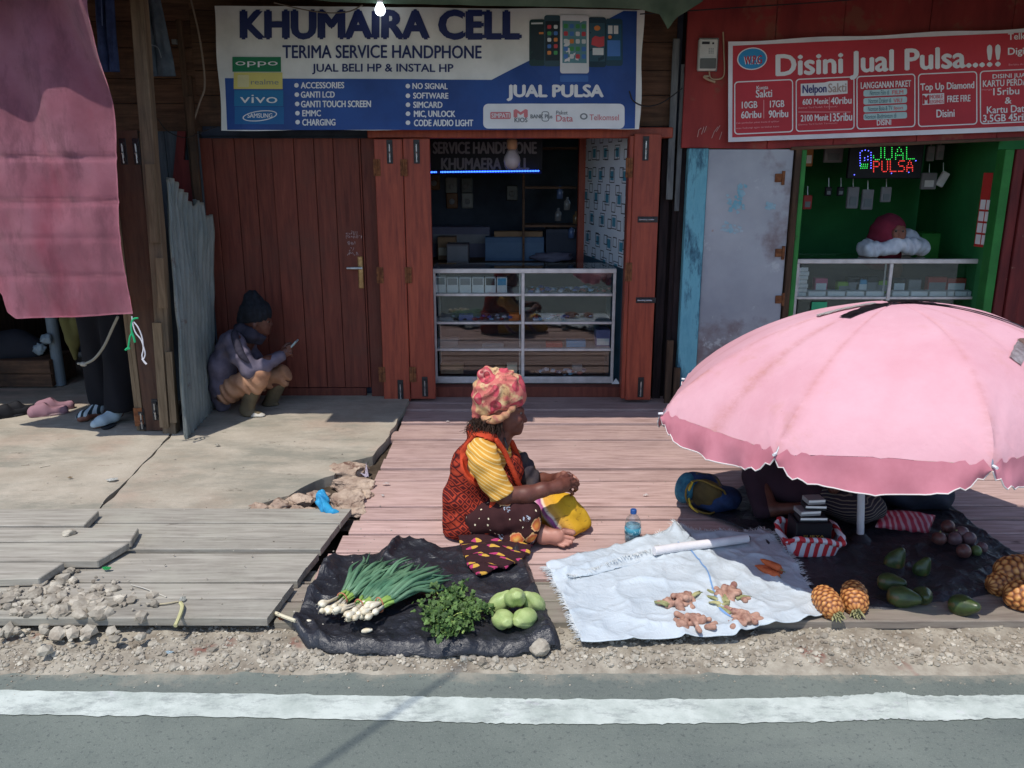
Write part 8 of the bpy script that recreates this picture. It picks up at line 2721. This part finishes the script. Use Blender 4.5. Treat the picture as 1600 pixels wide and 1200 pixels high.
obj('trousers', s.mesh('trousers'), plain('trousers_black', srgb(22, 22, 27), .95), lp)
s = SDF((hx - .45, YL_ - .45, .8), (hx + .45, YL_ + .4, 1.72), .012)
s.ell((hx, YL_, 1.2), (.19, .15, .28), None, .05); s.cap(Vector((hx - .17, YL_, 1.37)), Vector((hx + .17, YL_, 1.37)), .08, None, .04)
obj('shirt', s.mesh('shirt'), plain('shirt_olive', srgb(80, 78, 58), .95), lp)
s = SDF((hx - .4, YL_ - .5, .03), (hx + .4, YL_ + .3, .3), .006)
f = fl1
s.chain([Vector((f.x + .03, f.y + .16, .13)), Vector((f.x + .01, f.y + .10, .09)), Vector((f.x - .03, f.y + .01, .075)), Vector((f.x - .055, f.y - .03, .066))], [.045, .047, .040, .031], .02)
s.cut((0, 0, .05), (0, 0, -1))
obj('sock', s.mesh('sock'), plain('sock_pale', srgb(176, 194, 202), .9), lp)
s = SDF((hx - .4, YL_ - .5, .03), (hx + .4, YL_ + .3, .3), .006)
f = fl2
s.chain([Vector((f.x + .03, f.y + .17, .13)), Vector((f.x + .0, f.y + .10, .09)), Vector((f.x - .045, f.y + .0, .075)), Vector((f.x - .06, f.y - .02, .070))], [.042, .044, .036, .030], .02)
s.cut((0, 0, .05), (0, 0, -1))
n = NT('sock_banded'); wv = n.n('ShaderNodeTexWave'); wv.inputs['Scale'].default_value = 9; n.l(n.coords(), wv.inputs[0])
n.done(n.ramp(wv.outputs[0], [(.5, srgb(180, 194, 200)), (.55, srgb(40, 52, 56))], 'CONSTANT'), .9)
obj('sock', s.mesh('sock'), n.m, lp)
bm = bmesh.new()
for (fx, fy, sc_) in ((fl1.x, fl1.y, 1.0),):
    lathe(bm, [(.001, 0), (.05, .0), (.052, .010), (.001, .011)], 24, Matrix.Translation((fx - .005, fy + .06, .037)) @ Matrix.Rotation(.3, 4, 'Z') @ Matrix.Diagonal((1.0, 2.5, 1, 1)))
obj('sandal', bm, M['p_black'], lp)

# ------------------------------------------------------------------ the seller in the umbrella's shade
YS = 4.22
def D(px, py, dy=0.0): return P(px, py, YS + dy)
se = T('person', 'dark clothed seller sitting in the umbrella shade, striped cloth over the knees', 'person', G(1262, 800, 0))
a, b = D(1120, 700), D(1420, 700)
LO4, HI4 = (a.x, YS - .5, 0.0), (b.x, YS + .4, .95)
s = SDF(LO4, HI4, .008)
c_ = G(1262, 800, 0); cx0_, cy0_ = c_.x, c_.y + .1
s.ell((cx0_ + .02, cy0_, .75), (.085, .095, .11), None, .02); s.ell((cx0_ + .02, cy0_ - .05, .71), (.06, .055, .07), None, .02)
s.cap((cx0_ + .02, cy0_ - .1, .735), (cx0_ + .02, cy0_ - .115, .715), .01, .013, .008)
s.chain([Vector((cx0_, cy0_, .64)), Vector((cx0_, cy0_ + .02, .52)), Vector((cx0_ - .02, cy0_ + .02, .15))], [.055, .12, .13], .05)
s.chain([Vector((cx0_ - .17, cy0_, .52)), Vector((cx0_ - .27, cy0_ - .06, .19)), D(1205, 796, -.20), D(1248, 794, -.25)], [.05, .042, .036, .028], .02)
s.chain([Vector((cx0_ + .17, cy0_, .52)), Vector((cx0_ + .22, cy0_ - .12, .3)), Vector((cx0_ + .06, cy0_ - .26, .2))], [.05, .042, .03], .02)
h_ = D(1254, 794, -.26)
s.ell(h_, (.04, .03, .026), None, .015)
for k in range(4): s.chain([h_ + Vector((.03, -.012, .012 - .011 * k)), h_ + Vector((.058, -.02, .008 - .012 * k)), h_ + Vector((.066, -.012, -.006 - .012 * k))], [.009, .0085, .0075], .003)
s.chain([h_ + Vector((.0, -.02, .018)), h_ + Vector((.025, -.036, .02)), h_ + Vector((.045, -.036, .012))], [.011, .010, .008], .005)
s.chain([Vector((cx0_ + .06, cy0_, .12)), D(1345, 815, -.1), D(1290, 845, -.25)], [.09, .07, .045], .03)
s.cut((0, 0, .012), (0, 0, -1))
obj('body', s.mesh('body'), M['skin_dark'], se)
s = SDF(LO4, HI4, .009)
s.ell((cx0_, cy0_ + .02, .34), (.20, .16, .33), None, .05); s.cap((cx0_ - .15, cy0_, .53), (cx0_ + .15, cy0_, .53), .085, None, .05)
s.chain([Vector((cx0_ - .18, cy0_, .52)), Vector((cx0_ - .28, cy0_ - .06, .19)), D(1190, 797, -.18)], [.07, .062, .055], .03); s.chain([Vector((cx0_ + .18, cy0_, .52)), Vector((cx0_ + .22, cy0_ - .12, .3)), Vector((cx0_ + .12, cy0_ - .2, .24))], [.07, .06, .05], .03)
s.ell((cx0_ - .05, cy0_ - .02, .13), (.25, .2, .13), None, .05)
s.wrinkle(.008, lambda X, Y, Z: np.sin(34 * X + 28 * Z + 2 * np.sin(14 * Z)))
s.cut((0, 0, .012), (0, 0, -1))
obj('shirt', s.mesh('shirt'), plain('shirt_dark', srgb(52, 34, 44), .95), se)
n = NT('striped_cloth'); v = n.coords((1, 1, 1), (0, R(16), 0)); sep = n.n('ShaderNodeSeparateXYZ'); n.l(v, sep.inputs[0])
st1 = n.math('SINE', n.math('MULTIPLY', n.math('ADD', sep.outputs['Z'], n.math('MULTIPLY', n.noise(n.coords(), 7, 2), .03)), 420))
n.done(n.ramp(st1, [(.5, srgb(40, 34, 44)), (.85, srgb(112, 102, 92))]), .9)
s = SDF(LO4, HI4, .007)
q0 = D(1330, 828, -.20); q0.z = .11
s.ell(q0, (.15, .17, .085), None, .03); s.ell(q0 + Vector((-.10, .16, -.0)), (.18, .16, .11), None, .05)
s.wrinkle(.006, lambda X, Y, Z: np.sin(40 * X + 30 * Y))
s.cut((0, 0, .012), (0, 0, -1))
obj('striped_skirt', s.mesh('striped_skirt'), n.m, se)
# dark bundle behind the pole
q0 = G(1430, 812, 0)
s = SDF((q0.x - .35, q0.y - .1, 0), (q0.x + .4, q0.y + .6, .42), .008)
s.ell(q0 + Vector((-.04, .24, .12)), (.22, .16, .15), Matrix.Rotation(.2, 4, 'Y'), .04); s.ell(q0 + Vector((.12, .2, .07)), (.18, .14, .09), None, .04); s.ell(q0 + Vector((-.16, .26, .18)), (.12, .12, .12), None, .04)
s.wrinkle(.008, lambda X, Y, Z: np.sin(30 * X + 40 * Z + 3 * np.sin(17 * Y)))
s.cut((0, 0, .012), (0, 0, -1))
tag(obj('dark_bundle', s.mesh('dark_bundle'), mat('bundle_navy', srgb(36, 42, 58), srgb(24, 28, 40), scale=8, rough=.8)), 'dark navy cloth bundle slumped behind the umbrella pole', 'bundle')

# ------------------------------------------------------------------ shoes, crate and sack in the left shop
def clog(px, py, ang, mt, lab, cat='shoe', sc=1.0):
    p = G(px, py, .036)
    t = T(cat, lab, cat, p, 'shoes on the left shop floor')
    s = SDF((-.09, -.17, -.01), (.09, .17, .12), .0045)
    s.chain([Vector((0, -.10, .028)), Vector((.004, -.02, .026)), Vector((0, .09, .026))], [.042, .040, .036], .02)
    s.chain([Vector((0, -.095, .045)), Vector((0, -.03, .058))], [.036, .040], .02)
    sl_, X_, Y_, Z_ = s.reg(s.lo, s.lo + s.n * s.h)
    ex = np.sqrt(X_ ** 2 / .032 ** 2 + (Y_ - .05) ** 2 / .075 ** 2 + (Z_ - .085) ** 2 / .05 ** 2) - 1
    s.f = np.maximum(s.f, -ex * .03).astype(np.float32)
    s.cut((0, 0, .0), (0, 0, -1))
    o = obj('upper', s.mesh('upper'), mt, t)
    bm = bmesh.new(); lathe(bm, [(.001, -.001), (.043, -.001), (.045, .008), (.043, .016), (.001, .016)], 28, Matrix.Diagonal((1, 2.8, 1, 1)), None); obj('sole', bm, mat('sole', srgb(170, 140, 140), rough=.8) if mt is M['clog'] else M['p_black'], t, True)
    t.rotation_euler = (0, 0, ang); t.scale = (sc,) * 3
    for c in t.children: c.matrix_parent_inverse = Matrix()
    return t
M['clog'] = plain('clog_pink', srgb(150, 112, 120), .8)
clog(78, 648, R(-62), M['clog'], 'dusty pink clog nearest the pavement on the left shop floor', 'clog')
clog(88, 640, R(-66), M['clog'], 'dusty pink clog behind the other pink clog', 'clog')
clog(18, 650, R(-50), plain('shoe_black', srgb(26, 26, 30), .8), 'black shoe at the left edge of the left shop floor', 'shoe')
clog(36, 645, R(-58), plain('shoe_black_b', srgb(28, 28, 32), .8), 'black shoe right of the other black shoe in the left shop', 'shoe')
ct = T('wooden_crate', 'dark wooden crate in the gloom of the left shop under the pink cloth', 'crate', P(25, 612, 6.6))
for j in range(2):
    bm = bmesh.new(); box(bm, XP(-60, 590, 6.6), XP(80, 590, 6.6), 6.6, 6.618, .05 + .115 * j, .155 + .115 * j, .003); obj('slat', bm, M['board_brown'], ct)
bm = bmesh.new(); box(bm, XP(-60, 590, 6.6), XP(80, 590, 6.6), 6.62, 7.0, .05, .27, .004); obj('crate_body', bm, M['board_brown'], ct)
bm = bmesh.new(); x = XP(89, 560, 6.7); tube(bm, [(x, 6.7, .04), (x, 6.7, .62)], .045, 16)
tag(obj('grey_pipe', bm, plain('pipe_grey', srgb(112, 124, 132), .6)), 'upright grey pipe in the dark of the left shop beside the crate', 'pipe')
s = SDF((XP(0, 540, 6.8) - .5, 6.55, .2), (XP(80, 540, 6.8), 7.1, .8), .01)
for k, (px, py, r) in enumerate(((0, 545, .15), (25, 540, .14), (48, 545, .10))): s.ell(P(px, py, 6.8), (r * 1.2, r, r), None, .04)
tag(obj('dark_sack', s.mesh('dark_sack'), plain('sack_dark', srgb(44, 46, 54), .9)), 'dark bulging sack on top of the crate in the left shop', 'sack')
for k, (px, py, r) in enumerate(((62, 545, .05), (72, 530, .045))):
    bm = bmesh.new(); ico(bm, P(px, py, 6.62), r, 3, .5, (1, .6, .9), 2, k)
    tag(obj('plastic_bag', bm, plain('bag_pale', srgb(130, 146, 156), .4), smooth=True), ['pale plastic bag hanging by the grey pipe in the left shop', 'smaller pale plastic bag above the other one by the grey pipe'][k], 'bag')
s = SDF((XP(92, 540, 6.1) - .05, 5.9, .3), (XP(135, 540, 6.1), 6.3, 1.0), .008)
s.chain([P(104, 500, 6.1), P(114, 530, 6.1), P(118, 560, 6.1)], [.05, .05, .015], .02); s.chain([P(122, 500, 6.1), P(120, 535, 6.1)], [.05, .03], .02)
tag(obj('olive_cloth', s.mesh('olive_cloth'), plain('olive', srgb(92, 88, 50), .95)), 'olive cloth corner hanging left of the black trousers under the pink cloth', 'cloth')
